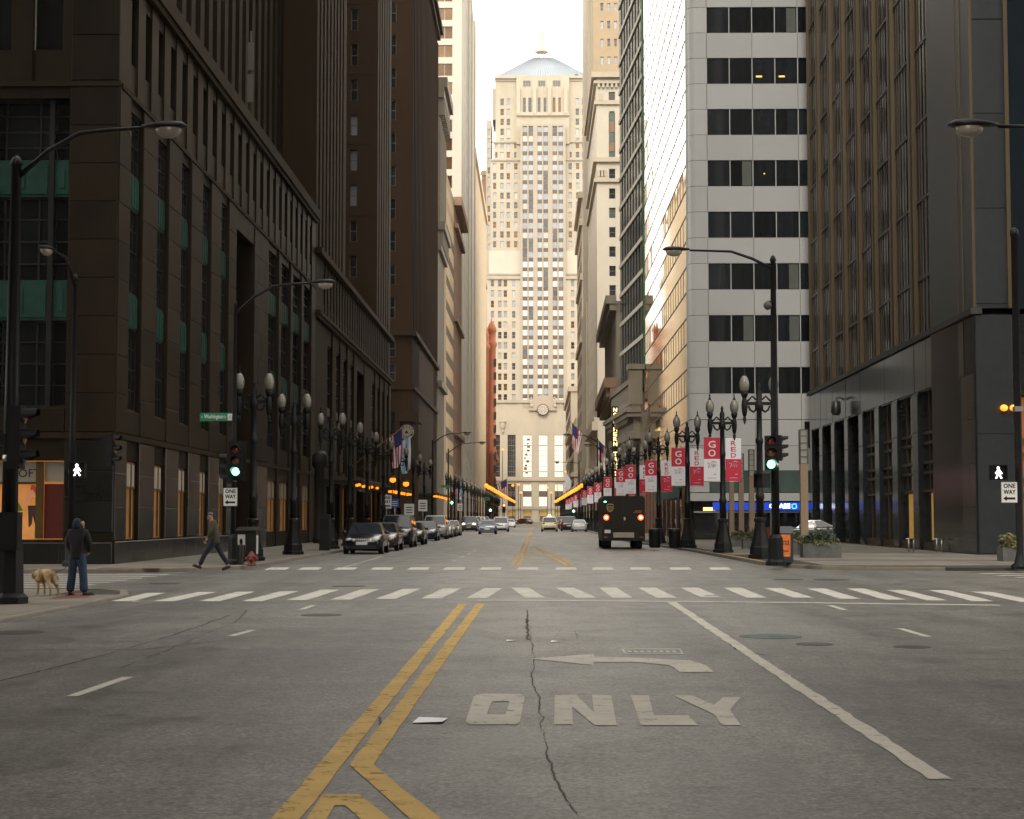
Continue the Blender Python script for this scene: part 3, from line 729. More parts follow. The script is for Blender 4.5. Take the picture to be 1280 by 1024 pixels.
for (a,b) in cb:
    if b-a < 4:
        window(b2, f2, a+.01, b-.01, .61, 3.89, .16, m_darkiron, [m_warm_int,m_glass,m_glass], 'bare', True)
        window(b2, f2, a+.01, b-.01, 5.01, 8.8, .16, m_darkiron, [m_glass_bl,m_glass,m_glass_sky], 'grid', True); window(b2, f2, a+.01, b-.01, 9.3, 13.59, .16, m_darkiron, [m_glass_bl,m_glass_sky,m_glass], 'grid', True)
        mb = MB(); mb.box(a,b,.12,.3,8.8,9.3); fpart('spandrel', mb, m_spandrel_dark, b2, f2)
        blocks(b2, f2, b+.02, b+2.08, .3, 14.6, 1.5, 2.2, -.05, .01, m_dark_stone2)
windows(b2, f2, ratt, [(16.2,18.3)], .3, m_dimframe, GD, 'sash')
ct = rep(1.0,.9,1.9,8)
rw = [(21+3.25*i, 23+3.25*i) for i in range(9)]
mb = MB(); wall_grid(mb, 17.0, ct, rw, 19.4, 125, .5, sp=.22, mat=m_brown2); mb.box(0,17.0,.5,9,19.4,125,m_brown2)
fpart('wing_wall', mb, None, b2, f2); windows(b2, f2, ct, rw, .3, m_dimframe, GD, 'sash')
f2b = FL(151.0)
cb2 = rep(1.2,1.0,2.4,5)
mb = MB(); wall_grid(mb, 14.0, cb2, rw, 19.4, 125, .5, u0=.5, sp=.22, mat=m_brown2); mb.box(.5,14,.5,9,19.4,125,m_brown2); fpart('wing_wall', mb, None, b2, f2b)
windows(b2, f2b, cb2, rw, .3, m_dimframe, GD, 'sash')
f2c = FF(-24, 151.0); cc = [(3.6,4.3),(7.1,7.75)]
rc2 = [(20.2+3.25*i, 22.15+3.25*i) for i in range(11)]
mb = MB(); wall_grid(mb, 9.6, cc, rc2, 19.4, 125, .5, sp=.0, mat=m_brown2); fpart('court_wall', mb, None, b2, f2c)
windows(b2, f2c, cc, rc2, .2, m_dimframe, [m_glass_b, m_glass, m_glass_sky], 'sash')
mb = MB(); 
for i in range(15): mb.box(0,9.62,-.03,-.002,22.6+6.5*i,22.75+6.5*i)
mb.box(8.9,9.62,-.2,-.03,19.4,125); split('belt_course', mb, m_brown2, b2, f2c)
# clock hung at the corner
ck = thing('street_clock', 'round white street clock hung at the corner of the brown arcaded tower', 'clock', (-12.9,160,0))
c0 = P(508.5,540.5,160)
mb = MB(); mb.box(c0.x-.12+12.9-1.5,c0.x+12.9,-.1,.1,c0.z-.1,c0.z+.1); part('bracket', mb, m_iron, ck)
mb = MB(); mb.lathe([(.74,-.22),(.80,-.2),(.80,.2),(.74,.22)], n=24, axis='y'); part('case', mb, m_iron, ck, (c0.x+12.9,0,c0.z))
mb = MB(); mb.lathe([(.72,-.235),(.72,-.225)], n=24, axis='y', smooth=False); fc = part('dial', mb, m_cream2, ck, (c0.x+12.9,0,c0.z))
mb = MB()
for k in range(12):
    a = R(30*k); mb.box(.58*math.cos(a)-.05,.58*math.cos(a)+.05,-.245,-.24,.58*math.sin(a)-.05,.58*math.sin(a)+.05)
mb.tube([(.42*math.cos(R(20*k)),-.24,.42*math.sin(R(20*k))) for k in range(19)], .02, 4); mb.add([(-.2,-.245,-.12),(.2,-.245,-.12),(0,-.245,.2)], [(0,1,2)])
part('dial_marks', mb, m_black, fc)

# ---- L3: red-brown tower beyond the side street
b3 = thing('office_building', 'red brown tower with plain shaft and bold base cornice beyond the left side street', 'building', (-14.4,195,0))
f3 = FL(195); f3f = FF(-30,195)
cs = rep(1.5,1.1,2.3,20)
mb = MB(); wall_grid(mb, 47, cs, [(.8,4.5),(5.4,9.4),(10.2,14.4),(17.7,19.6),(20.4,22.2)], 0, 23.0, .6, u0=.6, mat=m_brown3)
mb.box(.6,47,0,.6,23.0,73,m_brown3)
for i in range(21): mb.box(.75+2.3*i-.2,.75+2.3*i+.25,-.16,0,23.4,71,m_brown3)
mb.box(-15,0,.6,30,0,1,m_brown3) if False else None
fpart('side_wall', mb, None, b3, f3)
windows(b3, f3, cs, [(5.4,9.4),(10.2,14.4),(17.7,19.6),(20.4,22.2)], .35, m_dimframe, GD, 'bare')
cf = [(12.9,13.55)]; rf = [(25+3.9*i,27.4+3.9*i) for i in range(12)]
mb = MB(); wall_grid(mb, 15.6, [(12.6,13.6)], [(.5,14),(17.6,19.6),(20.4,22.4)], 0, 23.0, .6, mat=m_brown3); wall_grid(mb, 15.6, cf, rf, 23.0, 73, .6, sp=0, mat=m_brown3)
mb.box(0,15.6,.6,40,0,72.9,m_brown3)
fpart('front_wall', mb, None, b3, f3f); windows(b3, f3f, cf, rf, .25, m_dimframe, GD, 'sash')
windows(b3, f3f, [(12.6,13.6)], [(17.6,19.6),(20.4,22.4)], .25, m_dimframe, GD, 'sash'); window(b3,f3f,12.6,13.6,5,14,.3,m_darkiron,GD,'grid')
mb = MB(); 
for (z,h,pj) in ((22.9,.5,.5),(16.6,.4,.3),(72.2,.8,.9),(71.4,.8,.5)):
    mb.box(-30,-14.4+pj,195-pj,195,z,z+h); mb.box(-14.4,-14.4+pj,195,242,z,z+h)
for (v, f, m, sm) in mb.ch:
    q = MB(); q.add(v, f); part('cornice', q, m_brown2, b3, -b3.location)
# L3's gabled portico
mb = MB(); a = P(495,521,188); c = P(523,521,188); t = P(509,517,188)
mb.prism([(0,0)]*0 or [(a.x+14.4,-7),(c.x+14.4,-7),(c.x+14.4,0),(a.x+14.4,0)], a.z-.5, a.z); 
mb.add([(a.x+14.4,-7,a.z),(c.x+14.4,-7,a.z),(t.x+14.4,-7,a.z+.9),(a.x+14.4,0,a.z),(c.x+14.4,0,a.z),(t.x+14.4,0,a.z+.9)], [(0,1,2),(0,2,5,3),(1,4,5,2),(3,5,4)])
for x in (a.x+14.6, c.x+14.2): mb.box(x-.2,x+.2,-6.9,-6.5,.1,a.z-.5)
part('portico', mb, m_brown2, b3)

# ---- L4: ornate grey building, L4b banded tan, L4c brown
b4 = thing('office_building', 'narrow grey ornate building with bracketed cornices beside the red brown tower', 'building', (-14.4,242.2,0))
f4 = FL(242.2, -14.2); c4 = rep(1.5,1.4,2.6,6)
mb = MB(); wall_grid(mb, 17, c4, [(.8,4.6),(6,20),(22,38),(46,60)], 0, 66, .5, mat=m_grey_stone); mb.box(0,17,.5,20,0,66,m_grey_stone)
fpart('wall', mb, None, b4, f4); windows(b4, f4, c4, [(6,20),(22,38),(46,60)], .3, m_dimframe, [m_glass,m_glass_b,m_glass_bl], 'grid')
mb = MB()
for (z,h,pj) in ((64.5,1.5,1.3),(63,1.5,.8),(43.5,1.2,1.0),(40.5,.8,.5),(20.6,.9,.6)): mb.box(-.3,17,-pj,0,z,z+h)
for i in range(13): mb.box(.2+1.3*i,.7+1.3*i,-.9,0,60.5,63); mb.box(.2+1.3*i,.7+1.3*i,-.7,0,41.3,43.5); mb.box(.3+1.3*i,.6+1.3*i,-.3,0,44.7,60)
split('cornice', mb, m_grey_stone, b4, f4)
b4b = thing('office_building', 'tan building with light and dark horizontal bands on its flank', 'building', (-14.4,259.4,0))
f4b = FL(259.4); mb = MB()
for i in range(14):
    z = i*4.1; mb.box(0,33,0,.5,z,z+2.2,m_tan); mb.box(0,33,.02,.5,z+2.2,z+4.1,m_tan_dark)
mb.box(0,33,.5,20,0,55,m_tan); mb.box(-.0,6,-.15,0,0,57,m_tan_dark); fpart('wall', mb, None, b4b, f4b)
cw_ = rep(7,1.3,2.6,10)
windows(b4b, f4b, cw_, [(2.4+4.1*i,3.9+4.1*i) for i in range(1,12)], -.02, m_dimframe, [m_glass,m_glass_br], 'bare')
b4c = thing('office_building', 'brown terracotta building with deep cornice in front of the white tower', 'building', (-14.4,292.6,0))
f4c = FL(292.6,-14.3); mb = MB(); c4c = rep(1.5,1.5,2.8,10); wall_grid(mb, 29, c4c, [(1,5)]+[(7+3.8*i,9.4+3.8*i) for i in range(12)], 0, 58, .5, mat=m_brown_cap); mb.box(0,29,.5,18,0,58,m_brown_cap); fpart('wall', mb, None, b4c, f4c)
windows(b4c, f4c, c4c, [(7+3.8*i,9.4+3.8*i) for i in range(12)], .3, m_dimframe, GD, 'bare')
mb = MB()
for (z,h,pj) in ((56.5,1.5,1.3),(52.5,.8,.7),(36,.6,.6),(16,.8,.7)): mb.box(-.4,29,-pj,0,z,z+h)
split('cornice', mb, m_brown_cap, b4c, f4c)

# ---- L5: white tower with bronze ribbon windows
b5 = thing('office_tower', 'white concrete tower with ribbons of bronze windows rising behind the left row', 'building', (-14.4,322,0))
f5f = FF(-34.4,322); f5 = FL(322)
fl = [(36.0+3.68*i) for i in range(22)]
mb = MB(); 
mb.box(0,20,.3,40,0,125,m_white_conc) if False else None
mb.box(0,19.3,.5,36,0,118,m_white_conc)
zz = 34.0
for z in fl: mb.box(0,18.2,0,.5,z-1.25,z,m_white_conc)
mb.box(18.2,20,0,.5,0,118,m_white_conc); mb.box(0,18.2,0,.5,0,fl[0]-1.25,m_white_conc)
fpart('front_wall', mb, None, b5, f5f)
for i, z in enumerate(fl):
    for k in range(3):
        u = 18.2-1.56*(k+1)*1.0-1.56*(k)
        for q in range(2):
            a = 18.2-1.55*(2*k+q+1)
            window(b5, f5f, a+.04, a+1.51, z+.003, z+2.42, .28, m_white_conc, [m_glass_br], 'bare')
mb = MB(); cs5 = [(2.6,3.5)]+rep(8.5,1.1,2.2,4)+rep(20,.9,1.9,8); r5 = [(3+3.68*i,4.9+3.68*i) for i in range(30)]
wall_grid(mb, 66, [(4,5.4),(14,15.6)]+rep(22,1.3,3.3,13), r5, 0, 118, .5, u0=.5, sp=.03, mat=m_white_conc); fpart('side_wall', mb, None, b5, f5)
windows(b5, f5, [(4,5.4),(14,15.6)]+rep(22,1.3,3.3,6), r5, .2, m_dimframe, GD, 'bare')
mb = MB(); mb.box(-.1,66,-.25,0,0,118) if False else mb.box(30,31,-.3,0,0,118).box(48,49,-.3,0,0,118).box(65,66,-.4,0,0,118); fpart('pilaster', mb, m_white_conc, b5, f5)
# ---- L6
b6 = thing('office_building', 'plain tan tower near the far end of the left row before the domed turret', 'building', (-14.4,388.2,0))
f6 = FL(388.2); mb = MB(); c6 = rep(2,1.4,3.4,27); r6 = [(4+3.7*i,6+3.7*i) for i in range(22)]
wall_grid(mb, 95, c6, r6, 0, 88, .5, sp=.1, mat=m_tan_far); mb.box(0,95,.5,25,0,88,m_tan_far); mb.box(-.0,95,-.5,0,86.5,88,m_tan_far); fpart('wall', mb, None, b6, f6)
windows(b6, f6, c6[:12], r6, .3, m_dimframe, [m_glass_b,m_glass_br], 'bare')
b6b = thing('office_building', 'low cream building between the tan tower and the red turret', 'building', (-15.0,484,0))
mb = MB(); mb.box(-20,0,0,20,0,72); mb.box(-20,.4,-.4,20,70.5,72.2); part('wall', mb, m_cream, b6b)
for i in range(14):
    for k in range(4): window(b6b, FL(484,-15.0), 2+4.5*k, 3.6+4.5*k, 6+4.4*i, 8.4+4.4*i, -.05, m_dimframe, [m_glass_b,m_glass_br], 'bare')
# ---- L7 red turret building
b7 = thing('turret_building', 'red terracotta building with twin domed corner turrets', 'building', (-14.4,505,0))
tx = P(614.6,500,505).x+14.4; tz = P(614,402,505).z
mb = MB(); mb.lathe([(1.25,0),(1.25,20),(1.6,20.6),(1.6,22),(1.25,22.4),(1.25,tz-8),(1.6,tz-7.4),(1.6,tz-6.4),(1.25,tz-6),(1.25,tz-3.2),(1.5,tz-3),(1.35,tz-2),(.8,tz-.7),(.2,tz),(.1,tz+1)], tx, 0, 14); part('turret', mb, m_red, b7)
mb = MB(); mb.lathe([(1.1,0),(1.1,tz-9),(1.5,tz-8.6),(1.5,tz-7.6),(1.1,tz-7.2),(1.1,tz-5),(1.3,tz-4.6),(.8,tz-3),(.15,tz-1.6),(.1,tz-1)], tx-1.9, -3, 14); part('turret', mb, m_red, b7)
mb = MB(); mb.box(-20,tx-.3,0.4,60,0,tz-11); mb.box(-20,tx+.9,.0,60,20.2,21.8); part('wall', mb, m_red, b7)
for i in range(12):
    for q in (-35,-85): 
        w = window(b7, Fr(-14.4+tx+1.24*math.sin(R(-q-90+0))*0,505,0), tx-.35, tx+.35, 3+4.0*i, 5.4+4.0*i, -1.29, m_dimframe, GD, 'bare') if q == -85 else None

# ================================================================ THE TOWER CLOSING THE STREET
CBY = 606.0; XC = P(679,500,CBY).x
bc = thing('board_of_trade_tower', 'tall cream limestone tower with clock and pyramid roof closing the street', 'skyscraper', (XC,CBY,0))
fC = FF(XC, CBY)
def U(px, py=400, Y=CBY): return P(px, py, Y).x-XC
def Z(py, px=679, Y=CBY): return P(px, py, Y).z
zb = Z(503)
# base with tall windows
tw = [(U(a), U(b)) for a, b in ((596.5,606),(615.5,625),(634.5,644.5),(653.7,664.3),(673.4,684),(693,703.6),(712.5,722.5),(732,742),(751.5,761))]
mb = MB(); wall_grid(mb, U(772), tw, [(Z(644),Z(638.5)),(Z(633),Z(605)),(Z(596),Z(543.5))], 0, zb, 1.2, u0=U(586), sp=.12, mat=m_cream)
mb.box(U(586),U(772),1.2,30,0,zb,m_cream); fpart('base_wall', mb, None, bc, fC)
for i, (a, b) in enumerate(tw):
    lit = i in (3,4,5)
    gmt = m_lobby if lit else m_glass
    w = window(bc, fC, a+.01, b-.01, Z(596), Z(543.5), .8, m_dimframe, [gmt], 'bare', True)
    mb = MB()
    for q in (.25,.5,.75): mb.box(a+(b-a)*q-.05,a+(b-a)*q+.05,.74,.84,Z(595.5),Z(544))
    for k in range(1,8): z = Z(596)+(Z(543.5)-Z(596))*k/8; mb.box(a+.1,b-.1,.75,.83,z-(.22 if k in (1,6) else .06),z+.06)
    fpart('glazing_bar', mb, m_dimframe, bc, fC)
    if i == 3:
        mb = MB()
        for k in range(10):
            zz = Z(592-4.6*k); x = rnd.uniform(a+.3,b-1.6); mb.box(x,x+rnd.uniform(.6,1.4),.72,.74,zz,zz+rnd.uniform(.4,1.0))
        split('window_shade', mb, m_spandrel_dark, bc, fC)
    window(bc, fC, a+.01, b-.01, Z(614), Z(605), .8, m_dimframe, [gmt], 'grid', True); window(bc, fC, a+.01, b-.01, Z(633), Z(621), .8, m_dimframe, [m_lobby if i in (3,4) else m_glass], 'grid', True)
    mb = MB(); mb.box(a,b,.7,.9,Z(621),Z(614)); fpart('spandrel', mb, m_spandrel_dark, bc, fC)
    mb = MB(); mb.box(a+.2,b-.2,.9,1.05,Z(644),Z(638.5)); fpart('transom_light', mb, m_yellow_int, bc, fC)
    mb = MB(); mb.box(a+.3,b-.3,-.02,-.005,.1,Z(645)); fpart('entrance_door', mb, m_spandrel_dark, bc, fC)
mb = MB(); mb.box(U(586),U(772),-.5,-.005,Z(601.5),Z(599.5)).box(U(586),U(772),-.3,-.005,Z(637),Z(634)).box(U(586),U(664),-.6,-.005,zb-.2,zb+.9).box(U(694),U(772),-.6,-.005,zb-.2,zb+.9)
mb.box(U(586),U(772),-.25,-.005,Z(660),Z(653))
split('belt_course', mb, m_cbot_pier, bc, fC)
# clock and its surround
mb = MB(); pts = [(U(661),zb-3)]+[(U(678.5)+U(679+14.5*math.cos(R(a)))*1.0, Z(507)+(U(679+13*math.sin(R(a))))) for a in range(180,-1,-15)]+[(U(696),zb-3)]
n = len(pts); mb.add([(x,-.9,z) for x,z in pts]+[(x,0.4,z) for x,z in pts], [tuple(range(n-1,-1,-1))]+[(i,(i+1)%n,n+(i+1)%n,n+i) for i in range(n)])
fpart('clock_surround', mb, m_cbot_pier, bc, fC)
mb = MB(); rr = U(679+7.2)
mb.lathe([(rr,-.12),(rr,.1),(rr*.86,.14),(rr*.86,-.1)], n=28, axis='y'); ckp = fpart('clock', mb, m_spandrel_dark, bc, fC, U(678.5), -1.05, Z(512.5))
mb = MB(); mb.lathe([(rr*.84,-.16),(rr*.84,-.13)], n=28, axis='y', smooth=False); part('dial', mb, m_mirror_sp if False else m_cream2, ckp)
mb = MB()
for k in range(12):
    a = R(30*k); c, s = math.cos(a), math.sin(a); t = .10
    mb.add([(rr*.45*c-t*s,-.17,rr*.45*s+t*c),(rr*.45*c+t*s,-.17,rr*.45*s-t*c),(rr*.8*c+t*s,-.17,rr*.8*s-t*c),(rr*.8*c-t*s,-.17,rr*.8*s+t*c)], [(0,1,2,3)])
for a, l in ((R(215),.62),(R(-35),.75)):
    c, s = math.cos(a), math.sin(a); mb.add([(-.1*s,-.18,.1*c),(.1*s,-.18,-.1*c),(rr*l*c,-.18,rr*l*s)], [(0,1,2)])
mb.tube([(rr*.36*math.cos(R(20*k)),-.17,rr*.36*math.sin(R(20*k))) for k in range(19)], .06, 4); part('clock_hands', mb, m_spandrel_dark, ckp)
for px in (664,693):      # carved figures beside the clock
    mb = MB(); mb.ell((0,-.8,1.6),(.55,.5,1.3),8,6); mb.ell((0,-.9,3.2),(.35,.35,.42),8,6); mb.ell((.1,-.9,.4),(.7,.5,.8),8,5); fpart('carved_figure', mb, m_cbot_pier, bc, fC, U(px), 0, Z(509))
mb = MB(); mb.ell((0,-.5,0),(.9,.4,1.6),9,6); mb.ell((0,-.6,1.4),(1.3,.3,.5),9,5); mb.ell((0,-.5,-2.2),(.5,.3,.8),8,5); fpart('carved_eagle', mb, m_cbot_pier, bc, fC, U(628.5), 0, Z(532)); 
# central shaft
strips = [(653.3,659.2),(660.8,666.5),(672.0,677.7),(679.4,685.2),(691.0,696.7),(698.4,704.3)]
sc = [(U(a),U(b)) for a,b in strips]
mb = MB(); wall_grid(mb, U(707.5), sc, [(Z(510),Z(157.5))], zb, Z(155), 1.0, u0=U(650.5), sp=.0, d0=0, mat=m_cbot_pier)
mb.box(U(650.5),U(707.5),1.0,24,zb,Z(157),m_cream); fpart('shaft_wall', mb, None, bc, fC)
nrow = 29; ptch = (Z(157.5)-Z(510))/nrow
_sp = MB(); _sp.box(0, sc[0][1]-sc[0][0]-.02, 0, .3, 0, ptch*.40); _spm = _sp.mesh('spandrel', m_spandrel_dark)
for r in range(nrow):
    z = Z(510)+r*ptch
    for (a, b) in sc:
        link('spandrel', _spm, bc, fC.w(a+.01,.5,z+.01)-bc.location)
        window(bc, fC, a+.01, a+.01+sc[0][1]-sc[0][0]-.02, z+ptch*.40+.02, z+ptch-.005, .55, m_white_frame, ([m_pane_skywhite]*6+[m_glass_b,m_glass_sky]) if r < 15 else ([m_glass_sky]*4+[m_glass_bl,m_glass_b]), 'bare')
# wings, stepped
def wing(s):
    def q(px): return U(px) if s < 0 else U(1358-px)
    def span(a, b): 
        x, y = q(a), q(b); return (min(x,y), max(x,y))
    def blk(name, a, b, d, y0, y1, cols, rows, mat=m_cream):
        x0, x1 = span(a, b); mb = MB(); cc = sorted(span(*c) for c in cols); rr = sorted((Z(y), Z(t)) for y, t in rows)
        wall_grid(mb, x1, cc, rr, Z(y0), Z(y1), .6, d0=d, u0=x0, sp=.02, mat=mat); mb.box(x0,x1,d+.6,d+20,Z(y0),Z(y1),mat)
        fpart(name, mb, None, bc, fC)
        for c in cc:
            for r in rr: window(bc, fC, c[0]+.01, c[1]-.01, r[0]+.01, r[1]-.01, d+.35, m_white_frame, [m_glass_sky,m_glass_bl,m_glass_b,m_glass_br], 'sash')
    blk('lower_wing', 609, 650.5, .4, 503, 349, [(613.5,617.5),(622.5,627),(629.5,634),(640,644.3)], [(y, y-8.3) for y in (514-13.0*i for i in range(1,13))])
    blk('blank_band', 611, 650.5, 1.4, 349, 313, [], [], m_cream2)
    blk('middle_wing', 613, 650.5, 2.2, 313, 198, [(616,620),(625,629.5),(633,637.5),(642.5,647)], [(y, y-7.8) for y in (308-12.2*i for i in range(9))])
    blk('upper_wing', 616, 650.5, 3.4, 198, 175, [(618.5,621.5),(625,629.5),(633,637.5),(642.5,645.5)], [(194.5,187.5),(183,177)])
    blk('outer_wing', 606.5, 613, 9, 503, 143, [(608.3,611.8)], [(y, y-7.8) for y in (308-12.2*i for i in range(13))])
    blk('corner_tower', 619, 645.5, 4.2, 175, 96, [(625,629.5),(633,637.5)], [(174,169.5),(165.5,157.5),(153,145),(140.5,132.5),(128,119.5)])
    blk('outer_shoulder', 614.5, 619, 8, 143, 103, [], [])
    x0, x1 = span(609, 650.5); mb = MB(); mb.box(x0,x1,-.2,.38,Z(349),Z(346)); mb.box(x0,x1,.9,1.38,Z(343),Z(341)); x0, x1 = span(613,650.5); mb.box(x0,x1,1.7,2.19,Z(199.5),Z(197.5)); mb.box(x0+.6,x1,2.9,3.39,Z(176),Z(174.2))
    x0, x1 = span(618.5,646); mb.box(x0,x1,3.8,4.19,Z(98),Z(95))
    split('cornice', mb, m_cbot_pier, bc, fC)
wing(-1); wing(1)
# top block with pillars
mb = MB(); cols = [(U(a),U(b)) for a,b in strips]
wall_grid(mb, U(712.5), [(U(653.5),U(657.5)),(U(660.5),U(664.8)),(U(672.3),U(676)),(U(679.8),U(683.5)),(U(691.2),U(695)),(U(698.3),U(702))], [(Z(138),Z(120))], Z(178), Z(92), .8, d0=2.5, u0=U(645.5), sp=.1, mat=m_cream)
mb.box(U(645.5),U(712.5),3.3,22,Z(178),Z(92),m_cream); fpart('top_wall', mb, None, bc, fC)
for a, b in ((653.5,657.5),(660.5,664.8),(672.3,676),(679.8,683.5),(691.2,695),(698.3,702)): window(bc, fC, U(a)+.02, U(b)-.02, Z(138), Z(120), 2.9, m_white_frame, [m_glass_b,m_glass_br], 'sash')
for a, b in ((654,663.5),(673,682),(691.5,701)): window(bc, fC, U(a), U(b), Z(105.5), Z(98.5), 2.38, m_white_frame, [m_glass_b], 'grid')
mb = MB()
for px in (648,668.5,687.5,708): mb.box(U(px-2.2),U(px+2.2),1.4,2.49,Z(141),Z(108))
mb.box(U(645.5),U(712.5),1.6,2.49,Z(143),Z(139)); fpart('pillar', mb, m_cream, bc, fC)
mb = MB(); mb.box(U(618),U(740),3.0,24,Z(95.0),Z(92)); mb.box(U(622),U(736),4.0,23,Z(92),Z(90.6)); split('top_cornice', mb, m_cream, bc, fC)
za, zt = Z(90.8), Z(60); mb = MB()
xa, xb, xc_, xd = U(622.5), U(735.5), U(667), U(692)
mb.add([(xa,4.2,za),(xb,4.2,za),(xb,28,za),(xa,28,za),(xc_,13,zt),(xd,13,zt),(xd,19,zt),(xc_,19,zt)], [(0,1,5,4),(1,2,6,5),(2,3,7,6),(3,0,4,7),(4,5,6,7)])
rf = fpart('roof', mb, m_slate, bc, fC)
mb = MB()
for k in range(33):
    t = k/32; x = xa+(xb-xa)*t; x2 = xc_+(xd-xc_)*t; mb.tube([(x,4.15,za+.05),(x2,12.95,zt+.05)], .09, 4)
part('roof_seam', mb, m_slate, rf)
mb = MB(); mb.box(U(719.5),U(723.5),3.7,5,Z(91.5),Z(89.5)); fpart('roof_vent', mb, m_spandrel_dark, bc, fC)
mb = MB()
for k in range(6): a = R(60*k); mb.tube([(1.5*math.cos(a),1.5*math.sin(a),0),(1.4*math.cos(a),1.4*math.sin(a),Z(52)-Z(61))], .18, 5)
mb.lathe([(1.9,0),(1.9,.5),(1.2,.6)], n=12); hl = Z(52)-Z(61)
mb.lathe([(2.5,hl),(2.6,hl+.3),(2.2,hl+.6),(.6,hl+.8)], n=14); fpart('lantern', mb, m_cream, bc, fC, U(677.5), 15, Z(61))
mb = MB(); h = Z(17)-Z(50)
mb.lathe([(1.1,0),(1.0,h*.1),(.85,h*.3),(.95,h*.5),(.75,h*.6),(.95,h*.74),(.9,h*.78),(.35,h*.82),(.42,h*.86),(.40,h*.92),(.15,h*.96),(.06,h)], n=10); mb.tube([(.8,0,h*.74),(1.0,-.2,h*.5),(.8,-.5,h*.42)], .2, 6); mb.tube([(-.8,0,h*.74),(-1.0,-.2,h*.5),(-.8,-.5,h*.42)], .2, 6)
fpart('roof_statue', mb, m_white_conc, bc, fC, U(677.8), 15, Z(50.5))
fs_ = thing('office_building', 'dull brown building top showing left of the cream clock tower', 'building', (XC-40, 640, 0))
mb = MB(); mb.box(U(598)+40, U(612)+40, 0, 25, 0, Z(213,608,640)); part('wall', mb, m_brown_cap, fs_)
mb = MB(); mb.box(U(598)+39.6, U(612)+40+.4, -.4, 0, Z(213,608,640)-2, Z(213,608,640)-.5); part('cornice', mb, m_tan_dark, fs_)

# ================================================================ RIGHT BUILDINGS
# ---- R1 dark granite with bronze fins
A1 = Vector((19.75,121.3)); B1 = Vector((18.9,72.3)); L1_ = (A1-B1).length
r1 = thing('office_building', 'dark polished granite building with bronze fins and tall lobby bays', 'building', (18.9,72.3,0))
g1 = FR(A1.x, A1.y, B1.x, B1.y)
def un(Y): return L1_-(Y-72.3)*L1_/49.0          # facade coordinate for a depth Y
bays = sorted([(un(b), un(a)) for a,b in ((74.8,78.6),(79.9,84.0),(85.4,89.4),(90.6,94.6),(95.8,99.6),(101,104.8),(106.2,110),(111.4,115.2),(116.6,120.4))])
mb = MB(); wall_grid(mb, L1_-.5, bays, [(.12,7.9)], 0, 10.45, .9, mat=m_granite); mb.box(0,L1_-.5,3.5,14,7.9,10.4,m_granite); mb.box(un(100.5),L1_-.5,2.6,14,0,7.9,m_granite_grey)
fpart('lower_wall', mb, None, r1, g1)
for (a, b) in bays:
    blocks(r1, g1, b+.01, min(b+1.35, L1_), .2, 7.85, 1.9, 1.4, -.05, .02, m_granite, 'granite_panel') if b < L1_-1.3 else None
    blocks(r1, g1, a-.65, b+.65, 7.95, 10.4, 2.4, 2.55, -.05, .02, m_granite, 'granite_panel', stagger=False)
blocks(r1, g1, bays[-1][1]+.02, L1_-.05, .2, 7.9, 1.9, 2.4, -.05, .02, m_granite, 'granite_panel'); 
for i, (a, b) in enumerate(bays):
    if a < un(100): continue
    mb = MB(); mb.box(a,b,.30,.4,.12,7.9); fpart('lobby_glass', mb, m_glass, r1, g1)
    if i in (len(bays)-2, len(bays)-3): 
        mb = MB(); mb.box(a+1.3,a+3.0,.285,.298,.6,2.9); fpart('lit_pane', mb, m_yellow_int, r1, g1)
    mb = MB()
    for q in (.36,.70): mb.box(a+(b-a)*q-.07,a+(b-a)*q+.07,.2,.299,3.0 if i in (len(bays)-2, len(bays)-3) else .12,7.9)
    for z in (2.95,3.85,4.35,5.3,5.8): mb.box(a,b,.18,.298,z,z+.14)
    mb.box(a,b,.12,.18,.12,.5); split('lobby_frame', mb, m_bronze, r1, g1)
mb = MB(); mb.box(-.2,L1_+.15,-.18,.3,10.45,10.72); split('cornice', mb, m_joint, r1, g1)
# upper curtain wall
mb = MB(); mb.box(0,L1_-.4,.14,.5,10.72,125); mb.box(0,L1_-.4,.5,14,10.72,125); fpart('curtain_glass', mb, m_glass_ink, r1, g1)
fin = MB(); fin.box(-.09,.09,-.07,.139,10.73,125); finm = fin.mesh('bronze_fin', m_bronze)
fin2 = MB(); fin2.box(-.03,.03,.10,.139,10.73,125); finm2 = fin2.mesh('mullion', m_granite); finm3 = fin2.mesh('mullion', m_bronze)
bp_ = [un(y) for y in (75.2-.7, 79.2, 84.7, 90.0, 95.2, 100.3, 105.5, 110.7, 115.9, 120.9)]
for i, u in enumerate(bp_):
    for dx in (-.42,.42): 
        if 0 < u+dx < L1_: link('bronze_fin', finm, r1, g1.w(u+dx)-r1.location, g1.a)
    if i+1 < len(bp_):
        for q in (.22,.36,.50,.64,.78): link('mullion', finm2 if q in (.36,.64) else finm3, r1, g1.w(u+(bp_[i+1]-u)*q)-r1.location, g1.a)
        for k in range(1,10):
            mb = None
    mb = MB(); mb.box(u-.26,u+.26,.03,.139,10.73,125); fpart('pier_cover', mb, m_granite, r1, g1)
_tr = MB(); _tr.box(0,3.9,.08,.139,0,.14); trm = _tr.mesh('floor_band', m_granite_grey)
for i in range(len(bp_)-1):
    for k in range(28): link('floor_band', trm, r1, g1.w(min(bp_[i],bp_[i+1])+.65,0,13.5+3.9*k)-r1.location, g1.a)
